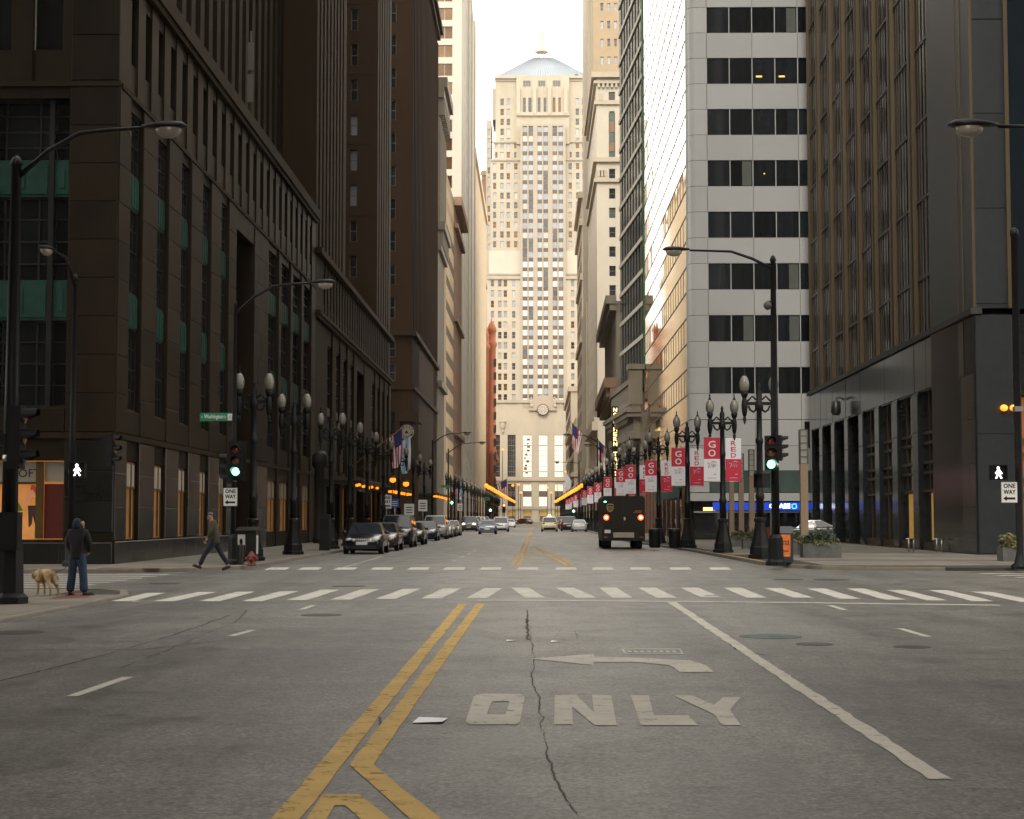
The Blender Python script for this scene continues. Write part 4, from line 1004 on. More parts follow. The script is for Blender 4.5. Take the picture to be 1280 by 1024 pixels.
# front of R1
gf = FF(18.9, 72.3)
mb = MB(); mb.box(.0,1.62,0,8,0,10.45,m_granite); mb.box(5.4,40,0,8,0,10.45,m_granite); mb.box(1.62,5.4,0,8,7.2,10.45,m_granite); mb.box(1.62,5.4,.9,8,0,7.2,m_granite_grey)
mb.box(0,1.5,0,8,10.72,125,m_granite_grey); mb.box(1.5,40,.9,8,10.72,125,m_glass); fpart('front_wall', mb, None, r1, gf)
blocks(r1, gf, .03, 1.6, .15, 10.4, 5.1, 1.7, -.04, .02, m_granite_grey, 'granite_panel'); blocks(r1, gf, .03, 1.46, 10.9, 40, 3.9, 1.7, -.04, .02, m_granite_grey, 'granite_panel')
mb = MB(); mb.box(1.44,1.62,-.12,.9,10.72,125).box(-.06,.06,-.1,.1,10.72,125).box(5.3,5.5,-.1,.9,10.72,125); fpart('bronze_fin', mb, m_bronze, r1, gf)
mb = MB()
for k in range(14): mb.box(1.62,40,.6,.89,12.6+2.05*k,12.72+2.05*k)
split('window_transom', mb, m_granite_grey, r1, gf)
mb = MB(); mb.box(1.66,1.95,.3,.9,.1,7.2).box(2.6,2.75,.3,.9,.1,7.2)
for z in (2.6,3.2,4.3,4.9,7.0): mb.box(1.95,2.6,.35,.9,z,z+.2)
fpart('copper_window_frame', mb, m_brass, r1, gf)
mb = MB(); mb.box(1.95,2.6,.5,.8,.2,6.9); fpart('lit_pane', mb, M('dim_copper_interior', (.25,.09,.03), .6, var=.4, bump=0, emis=(1,.3,.06), es=.04), r1, gf)
# orange glows reflected in the granite, stood in for by two added globes
for px, wl in ((1255,'left'),(1267,'right')):
    q = P(px,510,72.0); t = thing('wall_lamp', '%s of two orange globes added for reflected glow on the granite at the right edge' % wl, 'lamp', q); mb = MB(); mb.ell((0,0,0),(.17,.12,.14),10,7); part('globe', mb, m_amber, t); mb = MB(); mb.box(-.03,.03,.05,.35,-.03,.03); part('bracket', mb, m_iron, t)
# wall camera / lamp on the arcade
wl_ = thing('wall_lamp', 'grey wall lantern mounted high on the granite arcade above the planter', 'lamp', (19.0,106.5,0))
wl_.location = (g1.w(un(105.5)).x-.1, g1.w(un(105.5)).y, 8.1)
mb = MB(); mb.tube([(0,0,1.0),(-.3,0,1.15),(-.55,0,1.05)], .07); part('bracket', mb, m_pole, wl_)
mb = MB(); mb.lathe([(.05,.95),(.3,.85),(.32,.2),(.2,0)], -.55, 0, 10); part('lantern', mb, m_granite_grey, wl_)

# ---- R2 white panel building with mirrored flank
r2 = thing('bank_building', 'white panelled office building with dark ribbon windows and blue bank sign', 'building', (11.34,124,0))
gF = FF(11.34,124)
def X2(px): return P(px,400,124).x-11.34
def Z2(py): return P(940,py,124).z
cor = X2(885.5); pitch = 1.702
ub = [cor+pitch*i for i in range(18)]
zf = [10.85+3.87*k for k in range(12)]
mb = MB(); mb.box(cor,30,.25,12,2.9,64,m_joint); mb.box(.9,cor,.35,12,2.9,64,m_joint); mb.box(cor-.001,30,2.5,12,0,2.9,m_joint); fpart('inner_block', mb, None, r2, gF)
# rounded corner panels
cp = MB(); rr_ = .6; pts = [(.012,1.9)]+[(.012+rr_-rr_*math.cos(R(a)), rr_-rr_*math.sin(R(a))) for a in range(0,91,15)]+[(cor-.02,0)]
n = len(pts)
def corner_panel(h):
    m = MB(); m.add([(x,y,0) for x,y in pts]+[(x,y,h) for x,y in pts], [(i,i+1,n+i+1,n+i) for i in range(n-1)]); 
    m.sm = [True]*len(m.f); return m.mesh('corner_panel', m_panel)
c_h = corner_panel(1.93-.03); c_w = corner_panel(1.94-.03)
z = 3.55
lowz = [3.55,5.15,7.0,8.9]
for k in range(len(lowz)-1):
    link('corner_panel', corner_panel(lowz[k+1]-lowz[k]-.03), r2, gF.w(0,0,lowz[k]+.015)-r2.location)
for zz in zf:
    link('corner_panel', c_h, r2, gF.w(0,0,zz-1.92+.005)-r2.location); link('corner_panel', c_w, r2, gF.w(0,0,zz+.015)-r2.location)
_pm = {}
def panel(w, h, mat=m_panel, name='wall_panel'):
    k = (round(w,3), round(h,3), mat.name)
    if k not in _pm: m = MB(); m.box(0,w,0,.24,0,h); _pm[k] = m.mesh(name, mat)
    return _pm[k]
for zz in zf:
    for i in range(0, 16, 2): link('wall_panel', panel(2*pitch-.03, 1.90), r2, gF.w(ub[i]+.015,0,zz-1.92+.005)-r2.location)
    for i in range(16):
        gm = rnd.choice([m_glass]*6+[m_glass_b]*3)
        p = MB(); k = ('r2w', gm.name)
        if k not in _pm: p.box(.03,pitch-.03,.10,.24,.02,1.93); _pm[k] = p.mesh('window', gm)
        w_ = link('window', _pm[k], r2, gF.w(ub[i],0,zz)-r2.location)
        if ('fr',) not in _pm: p = MB(); p.box(-.035,.035,.02,.245,0,1.95); _pm[('fr',)] = p.mesh('mullion', m_panel)
        link('mullion', _pm[('fr',)], w_)
        if rnd.random() < .34:
            p = MB(); p.box(.9,pitch-.1,.092,.098,.05,1.9); part('curtain', p, m_glass_b if rnd.random()<.5 else M('grey_curtain', (.10,.11,.10), .8, bump=0), w_)
for (k,i) in ((6,2),(6,3),(4,2),(2,4)):
    p = MB(); p.box(.3,.75,.088,.094,.5,.62) if k==6 else p.box(.8,.9,.088,.094,.9,1.0)
    lm = fpart('ceiling_light', p, M('office_lamp', (.8,.5,.1), .5, bump=0, emis=(1,.5,.1), es=.8), r2, gF, ub[i], 0, zf[k])
for k in range(len(lowz)-1):
    for i in range(0, 16, 2):
        h = lowz[k+1]-lowz[k]-.03
        link('wall_panel', panel(2*pitch-.03, h), r2, gF.w(ub[i]+.015,0,lowz[k]+.015)-r2.location) if k > 0 else link('glass_panel', panel(2*pitch-.03, h, m_glass_green, 'glass_panel'), r2, gF.w(ub[i]+.015,.03,lowz[k]+.015)-r2.location)
mb = MB(); mb.box(X2(1004),X2(1012.5),-.012,-.004,Z2(560),Z2(527)); fpart('dark_panel', mb, m_glass, r2, gF)
mb = MB(); mb.box(0.02,30,-.25,.3,2.92,3.5); fpart('entrance_ledge', mb, m_panel, r2, gF)
mb = MB(); mb.box(X2(889),X2(1045),-.12,-.02,Z2(638.2),Z2(628)); sg = fpart('bank_sign', mb, m_chase, r2, gF)
mb = MB(); zl0, zl1 = Z2(635.6), Z2(630.2)
text(mb, 'CHASE', X2(959), X2(984.5), zl0, zl1, -.125, m_sign_lit, .03); text(mb, 'CHASE', X2(1018), X2(1040), zl0, zl1, -.125, m_sign_lit, .03); part('lettering', mb, None, sg, gF.w(0)-r2.location-sg.location)
mb = MB(); cxo, czo, ro = X2(990), (zl0+zl1)/2, .21   # octagon mark of four pieces
for k in range(4):
    a = R(90*k); c, s = math.cos(a), math.sin(a)
    q = [(-.10,.5),(.5,.5),(.5,.22),(.22,.22),(-.10,.22)] ; q = [(-.42,.24),(-.2,.46),(.42,.46),(.2,.24)]
    mb.add([(cxo+(x*c-y*s)*ro*2.1,-.126,czo+(x*s+y*c)*ro*2.1) for x,y in q][::-1], [(0,1,2,3)])
part('bank_mark', mb, m_sign_lblue, sg, gF.w(0)-r2.location-sg.location)
mb = MB()
for i in range(9): mb.box(ub[i]*1.9-.04,ub[i]*1.9+.04,.2,.5,.12,2.9) if ub[i]*1.9 < 30 else None
mb.box(.3,30,.3,.5,2.05,2.15); fpart('shopfront_frame', mb, m_steel, r2, gF)
mb = MB(); mb.box(.3,30,.5,.6,.12,2.9); fpart('shopfront_glass', mb, m_glass, r2, gF)
mb = MB(); mb.box(1.0,1.9,.47,.495,2.2,2.45); fpart('lit_sign', mb, M('small_lit_sign', (.8,.6,.2), .5, bump=0, emis=(1,.75,.25), es=.9), r2, gF)
mb = MB(); mb.box(4.2,30,.44,.49,.12,1.0); fpart('stall_riser', mb, m_red_disp, r2, gF)
# mirrored flank
gM = FR(11.36,175.2,11.36,126.0); LM = 49.2; nb = 20
mb = MB(); mb.box(0,LM,.14,10,0,53,m_joint); mb.box(0,LM,.0,10,53,118,m_mirror); fpart('flank_block', mb, None, r2, gM)
mb = MB()
for k in range(16): mb.box(0,32,.0,12,55.4+3.87*k,57.3+3.87*k,m_panel); mb.box(0,32,.2,12,57.3+3.87*k,59.27+3.87*k,m_glass)
fpart('upper_storeys', mb, None, r2, gF)
m_js = M('bronze_joint', (.16,.12,.08), .5, bump=0)
sb_ = MB(); sb_.box(0,LM,-.03,-.002,-.05,.05); sbm = sb_.mesh('joint_strip', m_js); sv_ = MB(); sv_.box(-.03,.03,-.022,-.002,.05,1.9); svm = sv_.mesh('joint_strip', m_js)
for zz in [10.85+3.87*k for k in range(11)]:
    for dz in (0,1.94): link('joint_strip', sbm, r2, gM.w(0,0,zz+dz)-r2.location, gM.a)
    for i in range(20): link('joint_strip', svm, r2, gM.w(i*LM/20,0,zz)-r2.location, gM.a)
wM = LM/nb
pw = MB(); pw.box(.035,wM-.035,0,.1,.03,1.92); pwm = pw.mesh('mirror_pane', m_mirror)
ps = MB(); ps.box(.012,2*wM-.012,0,.1,.012,1.90); psm = ps.mesh('mirror_panel', m_mirror_sp)
for zz in zf:
    for i in range(nb):
        o = link('mirror_pane', pwm, r2, gM.w(i*wM,0,zz)-r2.location, gM.a+R(rnd.gauss(0,.035))); o.rotation_euler.x = R(rnd.gauss(0,.05))
        if i % 2 == 0:
            o = link('mirror_panel', psm, r2, gM.w(i*wM,0,zz-1.93)-r2.location, gM.a+R(rnd.gauss(0,.025))); o.rotation_euler.x = R(rnd.gauss(0,.03))
for k, (a, b) in enumerate(((6.9,8.9),(4.9,6.9))):
    for i in range(0, nb, 2):
        o = link('mirror_panel', panel(2*wM-.03, b-a-.03, m_mirror_sp, 'mirror_panel'), r2, gM.w(i*wM,0,a)-r2.location, gM.a)
mb = MB()
for i in range(nb//2+1): mb.box(max(0,2*i*wM-.25),2*i*wM+.25,-.05,.1,.1,4.9)
fpart('shop_pier', mb, M('copper_clad_pier', (.16,.085,.05), .4, metal=.3), r2, gM)
mb = MB(); mb.box(0,LM,.09,.13,.1,4.9); fpart('shopfront_glass', mb, m_glass, r2, gM)
mb = MB(); mb.box(LM-26,LM-2,-.6,-.06,3.9,4.05).box(LM-26,LM-2,-.62,-.5,3.2,3.9); aw = fpart('green_awning', mb, m_copper, r2, gM)

# ---- R3 dark glass building with pale floor bands, R4 stone bank in front
r3 = thing('office_building', 'dark blue glass building crossed by pale floor bands with a green edge', 'building', (11.36,175.5,0)); r3.scale = (1,1,.92)
g3 = FR(9.86,199,11.36,175.5); L3_ = math.hypot(1.5,23.5)
mb = MB(); mb.box(0,L3_,.3,8,17,88,m_joint); mb.box(0,L3_,.2,.3,17,88,m_glass_teal); fpart('glass_wall', mb, None, r3, g3)
fb = MB(); fb.box(0,L3_-.2,.06,.199,0,.5); fbm = fb.mesh('floor_band', m_white_conc)
for k in range(18): link('floor_band', fbm, r3, g3.w(0,0,22.5+3.8*k)-r3.location, g3.a)
ml = MB(); ml.box(-.06,.06,.13,.199,17,88); mlm = ml.mesh('mullion', m_darkiron)
for k in range(1,9): link('mullion', mlm, r3, g3.w(L3_*k/9)-r3.location, g3.a)
mb = MB(); mb.box(L3_-.2,L3_+.05,-.12,.3,17,88); fpart('green_edge', mb, M('green_painted_fin', (.01,.10,.035), .4, bump=0), r3, g3)
r4 = thing('bank_building', 'low grey stone bank with balustrade, heavy cornice and columns', 'building', (11.3,175,0)); r4.scale = (1,1,.92)
g4 = FR(9.7,200.5,10.85,175.2); L4_ = math.hypot(1.15,25.3)
co4 = rep(1.2,2.2,4.0,6)
mb = MB(); wall_grid(mb, L4_, co4, [(.6,10.6)], 0, 14.0, .9, mat=m_grey_stone); mb.box(0,L4_,.9,7,0,16.5,m_grey_stone); fpart('wall', mb, None, r4, g4)
for a, b in co4: window(r4, g4, a+.02, b-.02, .62, 10.55, .6, m_darkiron, [m_glass,m_glass_b], 'grid', True)
for i in range(7):
    mb = MB(); mb.lathe([(.62,.2),(.62,.6),(.5,.8),(.44,9.8),(.5,10),(.62,10.3),(.66,10.7)], 0, 0, 12); fpart('column', mb, m_grey_stone, r4, g4, .5+4.0*i, -.35)
mb = MB(); mb.box(-.3,L4_+.9,-1.0,0,10.75,11.6).box(-.3,L4_+.5,-.6,0,11.6,13.2).box(-.3,L4_+1.2,-1.4,0,13.2,13.7).box(-.3,L4_+1.4,-1.7,0,13.7,14.2).box(0,L4_+.6,-.9,0,14.2,14.6).box(0,L4_+.6,-.9,-.3,17.2,17.8)
for k in range(20): mb.box(.3+1.25*k,.8+1.25*k,-1.25,-.6,12.6,13.2)
split('cornice', mb, m_grey_stone, r4, g4)
bl = MB(); bl.lathe([(.16,14.6),(.2,15),(.1,15.6),(.2,16.4),(.13,17.2)], 0, 0, 8); blm = bl.mesh('baluster', m_grey_stone)
for k in range(34): link('baluster', blm, r4, g4.w(.5+.72*k,-.6)-r4.location, g4.a)
mb = MB(); mb.box(L4_-1.0,L4_+.7,-1.1,.2,14.6,18.6); mb.box(L4_-1.2,L4_+.9,-1.3,.4,18.6,19.2); fpart('corner_pier', mb, m_grey_stone, r4, g4)
ns = thing('vertical_sign', 'tall black vertical sign with glowing yellow letters on the stone bank', 'sign', (9.2,190,0))
s0, s1 = P(764.8,508,190), P(773,597,190)
mb = MB(); mb.box(s0.x-9.2,s1.x-9.2,-.12,.12,s1.z,s0.z); part('sign_box', mb, m_black, ns)
mb = MB(); mb.box(s1.x-9.2,10.3-9.2,-.06,.06,s0.z-1.2,s0.z-1.05).box(s1.x-9.2,10.3-9.2,-.06,.06,s1.z+1,s1.z+1.15); part('bracket', mb, m_iron, ns)
mb = MB(); word = 'NORTHERN TRUST'; st = (s0.z-s1.z-.3)/len(word)
for i, ch in enumerate(word):
    if ch != ' ': text(mb, ch, s0.x-9.2+.15, s1.x-9.2-.15, s0.z-.15-st*(i+1)+st*.13, s0.z-.15-st*i-st*.10, -.125, m_amber_letter, .03)
part('lettering', mb, None, ns)
# ---- R5
r5_ = thing('office_building', 'grey classical building with bracketed cornices beyond the stone bank', 'building', (9.8,201,0))
g5 = FR(10.2,248,9.75,201.2); c5 = rep(1.2,1.5,2.9,15)
mb = MB(); wall_grid(mb, 44.8, c5, [(1,6),(7.5,14),(19.4,22),(23.4,26)], 0, 28, .6, mat=m_grey_stone); mb.box(0,44.8,.6,9,0,28,m_grey_stone); fpart('wall', mb, None, r5_, g5)
windows(r5_, g5, c5, [(1,6),(7.5,14),(19.4,22),(23.4,26)], .35, m_dimframe, GD, 'sash')
mb = MB(); mb.box(-.5,45.4,-1.3,0,27.6,28.6).box(-.3,45.2,-.8,0,26.8,27.6); split('cornice', mb, m_grey_stone, r5_, g5)
mb = MB(); mb.box(-.4,45.3,-1.5,0,17.4,18.6).box(-.3,45.2,-.8,0,16.0,17.4)
for k in range(30): mb.box(.2+1.5*k,.8+1.5*k,-1.2,0,16.4,17.4)
split('bracket_cornice', mb, m_brown_cap, r5_, g5)
# ---- R6 cream tower
r6_ = thing('office_tower', 'cream tower with arched top window and carved cornice behind the dark glass building', 'building', (10.5,286,0))
g6 = FF(10.5,286); X6 = lambda px: P(px,300,286).x-10.5
zr6 = lambda py: P(760,py,286).z
cc6 = [(X6(761.5),X6(769.5))]; 
rows6 = sorted([(zr6(y+13),zr6(y)) for y in (235.5+24.2*i for i in range(14))]+[(zr6(225),zr6(211)),(zr6(199),zr6(139)),(zr6(127),zr6(115))])
mb = MB(); wall_grid(mb, X6(800), cc6, rows6, 0, zr6(97), .5, sp=.02, u0=0, mat=m_cream2); mb.box(0,X6(800),.5,14,0,zr6(97),m_cream2); fpart('front_wall', mb, None, r6_, g6)
for r in rows6:
    tall = r[1]-r[0] > 5
    window(r6_, g6, cc6[0][0]+.01, cc6[0][1]-.01, r[0]+.01, r[1]-.01, .3, m_dimframe, [m_glass_green] if (tall or rnd.random()<.2) else [m_glass_b], 'sash', True)
    if tall:
        a, b = cc6[0]; mb = MB(); 
        for y0, y1 in ((165,152),(189,178)): mb.box(a+.1,b-.1,.2,.29,zr6(y0),zr6(y1))
        fpart('spandrel', mb, m_brown_cap, r6_, g6)
        mb = MB(); w = (b-a)/2; pts = [(a+w+(w)*math.cos(R(t)), r[1]-w+w*math.sin(R(t))) for t in range(0,181,20)]; n = len(pts)
        for s in (0,1):
            half = pts[:5] if s == 0 else pts[5:]
        mb.add([(x,.1,z) for x,z in pts]+[(b,.1,r[1]),(a,.1,r[1])], [(0,n)+tuple(range(n//2,0,-1)), tuple(range(n-1,n//2-1,-1))+(n,n+1)][:2]); fpart('arch_head', mb, m_cream2, r6_, g6)
mb = MB(); 
for (y,h,pj) in ((98,.9,.9),(105,.5,.5),(131,.7,.4),(203,.8,.6),(228,.6,.5)): mb.box(-pj,X6(800),-pj,-.003,zr6(y),zr6(y)+h); mb.box(-pj,-.003,-.003,44,zr6(y),zr6(y)+h)
for k in range(8): mb.box(.2+.75*k,.6+.75*k,-.45,-.003,zr6(110),zr6(104))
for (px,y) in ((751,121),(753,217),(757,217),(749,217)): mb.box(X6(px)-.35,X6(px)+.35,-.12,-.003,zr6(y+4),zr6(y-4))
fpart('carved_cornice', mb, m_cream, r6_, g6)
g6s = FR(10.45,330,10.5,286.5); c6s = rep(2,1.2,3.4,12)
mb = MB(); wall_grid(mb, 43.4, c6s, [(22+3.3*i,24+3.3*i) for i in range(15)], 0, zr6(97), .5, sp=.02, mat=m_cream2); fpart('side_wall', mb, None, r6_, g6s)
windows(r6_, g6s, c6s, [(22+3.3*i,24+3.3*i) for i in range(15)], .3, m_dimframe, [m_glass_sky], 'bare')
mb = MB(); mb.box(-1.0,0,-.5,44,16.5,18).box(-.6,-.0,-.3,44,18,18.8).box(-1.6,0,20,36,9.5,10.5); part('base_cornice', mb, m_cream, r6_)
for k in range(5):
    mb = MB(); mb.lathe([(.7,0),(.6,.8),(.5,8.6),(.7,9.4)], -1.0, 21.5+3.3*k, 10); part('column', mb, m_cream, r6_)
# ---- R7, R8, R9
r7 = thing('office_tower', 'tan brick tower with triple windows rising above the cream tower', 'building', (11.6,335,0))
g7 = FF(11.6,335); X7 = lambda px: P(px,60,335).x-11.6
c7 = [(X7(a),X7(a+4)) for a in (750.5,759,767.5,776)]; r7r = [(P(760,13.5-22.3*i,335).z,P(760,4-22.3*i,335).z) for i in range(-30,3)]
r7r = sorted(r for r in r7r if r[0] > 60)
mb = MB(); wall_grid(mb, 20, c7, r7r, 50, 128, .5, sp=.0, mat=m_bricktan); mb.box(0,20,.5,14,0,128,m_bricktan); mb.box(0,20,0,.5,0,50,m_bricktan); fpart('front_wall', mb, None, r7, g7)
windows(r7, g7, c7, r7r, .25, m_white_frame, [m_glass_sky,m_glass_b], 'sash')
mb = MB(); mb.box(-1.0,-.02,3,40,0,128); mb.box(-.3,-.02,.5,3,0,128); part('side_wall', mb, m_cream, r7)
for i in range(30):
    mb = None
r8 = thing('office_building', 'slim cream banded building beside the clock tower on the right', 'building', (10.4,345,0))
z8 = P(730,207,345).z; mb = MB(); 
mb.box(0,9,32,75,0,z8); mb.box(-.6,9,31.5,75,z8-7,z8-5.5); mb.box(-.5,9,31.5,75,z8*.55,z8*.57); mb.box(-.8,9,31,75.5,z8-.8,z8+.6); mb.box(-.4,9,31.6,75,z8*.74,z8*.76); mb.box(0,9,0,32,0,z8*.62); part('wall', mb, m_cream, r8)
g8 = FR(10.38,419,10.38,377)
for k in range(8):
    for i in range(14): window(r8, g8, 2+5*k, 3.6+5*k, 6+4.3*i, 8.6+4.3*i, -.06, m_dimframe, [m_glass_b,m_glass_br], 'bare')
r9 = thing('office_building', 'low cream stone building with deep cornice near the end of the right row', 'building', (9.6,424,0))
mb = MB(); mb.box(0,12,0,60,0,24); mb.box(-1.2,12,-1,61,22.5,24); mb.box(-.8,12,-.6,60.5,12,13); mb.box(0.4,12,1,59,24,27); part('wall', mb, m_cream, r9)
g9 = FR(9.58,484,9.58,424)
for k in range(11):
    for (z0,z1) in ((2,6),(7,11),(14,17),(18.5,21.5)): window(r9, g9, 2+5*k, 4.2+5*k, z0, z1, -.06, m_dimframe, GD, 'bare')
r10 = thing('office_building', 'cream building with a plain shaft filling the right row before the clock tower', 'building', (10.2,490,0))
mb = MB(); mb.box(0,20,0,90,0,40); mb.box(-.7,20,-.5,90,38.5,40); part('wall', mb, m_cream, r10)
g10 = FR(10.18,570,10.18,490)
for k in range(12):
    for i in range(8): window(r10, g10, 3+6*k, 5.2+6*k, 3+4.4*i, 6+4.4*i, -.06, m_dimframe, GD, 'bare')

# ================================================================ NEIGHBOURS BESIDE AND BEHIND THE CAMERA (they shade the crossing and show in the glass)
for (x0,x1,y0,y1,h,mat,lab) in ((-50,-14.6,-160,27,115,m_brown2,'brown stone block on the near left corner beside the viewpoint'),(17.5,60,-160,26,115,m_grey_stone,'grey stone block on the near right corner beside the viewpoint')):
    b = thing('office_building', lab, 'building', ((x0+x1)/2,(y0+y1)/2,0)); mb = MB(); w, d = (x1-x0)/2, (y1-y0)/2
    mb.box(-w,w,-d,d,0,h); mb.box(-w-.5,w+.5,-d-.5,d+.5,h,h+1.2); mb.box(-w-.3,w+.3,-d-.3,d+.3,6,6.6); part('wall', mb, mat, b)
    fr = FL(y0, x1+.02) if x1 < 0 else FR(x0-.02, y1, x0-.02, y0); m = MB()
    for k in range(36):
        for i in range(26): m.box(2+5*k,4.4+5*k,-.06,0,8+4*i,10.6+4*i)
        m.box(2+5*k,5.2+5*k,-.06,0,.8,4.6)
    fpart('window', m, m_glass_b, b, fr)
# street walls standing behind the side-street corners
for (x0,x1,y0,y1,h,mat,lab) in ((-70,-40.1,57.5,120,110,m_brown2,'brown block further along the left side street'),(59,90,72.5,120,110,m_granite_grey,'grey block further along the right side street')):
    b = thing('office_building', lab, 'building', ((x0+x1)/2,(y0+y1)/2,0)); mb = MB(); w, d = (x1-x0)/2, (y1-y0)/2
    mb.box(-w,w,-d,d,0,h); mb.box(-w-.4,w+.4,-d-.3,d+.3,h,h+1); part('wall', mb, mat, b)

# ================================================================ STREET LAMPS
SW = .12
def make_twin_lamp():
    t = thing('street_lamp', 'x', 'street lamp', (0,0,0))
    mb = MB(); mb.lathe([(.46,0),(.46,.14),(.40,.16),(.39,.42),(.36,.46),(.30,.7),(.23,1.05),(.20,1.35),(.23,1.40),(.23,1.5),(.15,1.56)], n=8, smooth=False); part('lamp_base', mb, m_iron, t)
    mb = MB(); mb.lathe([(.15,1.56),(.14,2.2),(.17,2.25),(.17,2.4),(.13,2.45),(.115,4.3),(.15,4.35),(.15,4.5),(.11,4.55),(.10,5.55),(.16,5.62),(.16,5.85),(.10,5.95),(.12,6.25),(.05,6.4),(.07,6.5),(.02,6.62)], n=10); part('pole', mb, m_iron, t)
    mb = MB(); mb.box(-.55,.55,-.05,.05,5.78,5.9)
    for s in (-1,1):
        mb.tube([(s*.1,0,5.62),(s*.22,0,5.52),(s*.34,0,5.6),(s*.40,0,5.75)], .045, 6); mb.tube([(s*.1,0,5.98),(s*.26,0,6.12),(s*.38,0,5.98),(s*.5,0,5.9)], .04, 6)
        mb.lathe([(.06,5.35),(.10,5.5),(.12,5.75),(.10,5.95),(.07,6.05)], s*.55, 0, 8); mb.lathe([(.015,5.05),(.05,5.15),(.07,5.28),(.03,5.36)], s*.55, 0, 8)
    part('cross_arm', mb, m_iron, t)
    mb = MB(); mb.lathe([(.07,6.04),(.13,6.15),(.15,6.28),(.11,6.30)], n=10); cup = mb.mesh('lamp_cup', m_iron)
    mb = MB(); mb.lathe([(.10,6.29),(.16,6.37),(.192,6.52),(.188,6.66),(.14,6.80),(.07,6.90)], n=12); gl = mb.mesh('lamp_globe', m_globe)
    mb = MB(); mb.lathe([(.08,6.89),(.05,6.96),(.02,7.04),(.035,7.08),(.008,7.2)], n=8); fi = mb.mesh('finial', m_iron)
    for s in (-1,1):
        g = link('lamp_globe', gl, t, (s*.55,0,0)); link('lamp_cup', cup, g); link('finial', fi, g)
    return t
lamp0 = make_twin_lamp()
lamp0.location = (0,0,-50)
LX = -10.4
leftY = [61.7,72.0,85.2,93.8,104.5,116,128,141,154]+[204+12.5*i for i in range(22)]
rightP = [(8.7,65.5,1.03),(8.42,76,1),(7.95,88.4,1),(7.65,105,1),(7.0,116,1),(6.9,127.5,1),(6.9,139,1),(6.9,151,1),(6.9,163,1)]+[(6.9,175+12.2*i,1) for i in range(26)]
ords = ['nearest','second','third','fourth','fifth','sixth','seventh','eighth','ninth']
def ordw(i): return ords[i] if i < 9 else '%dth' % (i+1) if (i+1) % 10 not in (1,2,3) or 10 < i+1 < 20 else '%d%s' % (i+1, {1:'st',2:'nd',3:'rd'}[(i+1)%10])
first = True; rlamps = []
for i, y in enumerate(leftY):
    o = lamp0 if first else dup(lamp0); first = False
    o.location = (LX+(.15*math.sin(i) if i > 3 else 0), y, SW)
    far = y > 200
    tag(o, 'black twin globe lamp post in the far left row past the side street' if far else '%s black twin globe lamp post along the left kerb' % ordw(i), 'street lamp', 'far twin globe lamps on the left' if far else 'twin globe lamps on the left kerb')
for i, (x, y, s) in enumerate(rightP):
    o = dup(lamp0); o.location = (x, y, SW); o.scale = (s,s,s); rlamps.append(o)
    far = i > 8
    tag(o, 'black twin globe lamp post in the distant right row' if far else ('big black twin globe lamp post beside the right traffic signal' if i == 0 else '%s black twin globe lamp post along the right kerb' % ordw(i)), 'street lamp', 'far twin globe lamps on the right' if far else 'twin globe lamps on the right kerb')
# banners hang on the right lamps
def make_banner(kind):
    W_, H_ = .72, 1.95
    t = thing('street_banner', 'x', 'banner', (0,0,-60))
    a, b = (m_bwhite, m_bred) if kind == 'GO' else (m_bred, m_bwhite)
    mb = MB(); mb.box(0,W_,-.012,.012,0,H_*.51); part('lower_panel', mb, a, t)
    mb = MB(); mb.box(0,W_,-.012,.012,H_*.51,H_); part('upper_panel', mb, b, t)
    mb = MB()
    if kind == 'GO':
        text(mb, 'G', .20, .52, 1.50, 1.80, -.015, m_bwhite, .012); text(mb, 'O', .20, .52, 1.10, 1.41, -.015, m_bwhite, .012)
        part('lettering', mb, None, t); mb = MB(); m2 = m_bpink
    else:
        for k, ch in enumerate('RED'): text(mb, ch, .24, .47, 1.60-.27*k, 1.80-.27*k, -.015, m_bpink, .012)
        part('lettering', mb, None, t); mb = MB(); m2 = m_bwhite
    # small script emblem: strokes and a swash
    mb.tube([(.16,-.016,.80),(.28,-.016,.80),(.20,-.016,.60)], .018, 4, m2); mb.tube([(.30,-.016,.62),(.34,-.016,.78),(.40,-.016,.62)], .014, 4, m2)
    mb.tube([(.42,-.016,.62),(.42,-.016,.80),(.48,-.016,.72),(.43,-.016,.70)], .014, 4, m2); mb.tube([(.52,-.016,.62),(.50,-.016,.72),(.57,-.016,.74)], .014, 4, m2); mb.tube([(.34,-.016,.84),(.44,-.016,.90),(.56,-.016,.84)], .016, 4, m2)
    mb.tube([(.18,-.016,.14),(.55,-.016,.14)], .010, 4, m2); mb.tube([(.42,-.016,.30),(.56,-.016,.32)], .012, 4, m2)
    part('emblem', mb, None, t)
    mb = MB(); mb.tube([(-.02,0,H_+.02),(W_+.03,0,H_+.02)], .018, 6); mb.tube([(-.02,0,-.02),(W_+.03,0,-.02)], .018, 6); part('rod', mb, m_steel, t)
    return t
bg0, br0 = make_banner('GO'), make_banner('RED'); used = [False, False]
for i, o in enumerate(rlamps[1:24]):
    if i > 3 and i % 2: continue
    x, y, _ = o.location; 
    for k, (src, dx, w) in enumerate(((bg0,-.90,'GO'),(br0,.14,'RED'))):
        if i == 0: pass
        b = src if not used[k] else dup(src); used[k] = True
        b.location = (x+dx+(.06 if k == 0 else .0), y-.05, 3.22+SW+.04*math.sin(i*2.1)); b.rotation_euler = (0,0,R((-6 if k==0 else 6)+rnd.uniform(-4,4)))
        top = 'red over white banner lettered GO' if k == 0 else 'white over red banner lettered RED'
        far = i > 5
        tag(b, (top+' in the distant right lamp row') if far else (top+' on the %s bannered lamp along the right kerb' % ordw(i)), 'banner', 'far %s banners' % w if far else 'lamp banners')
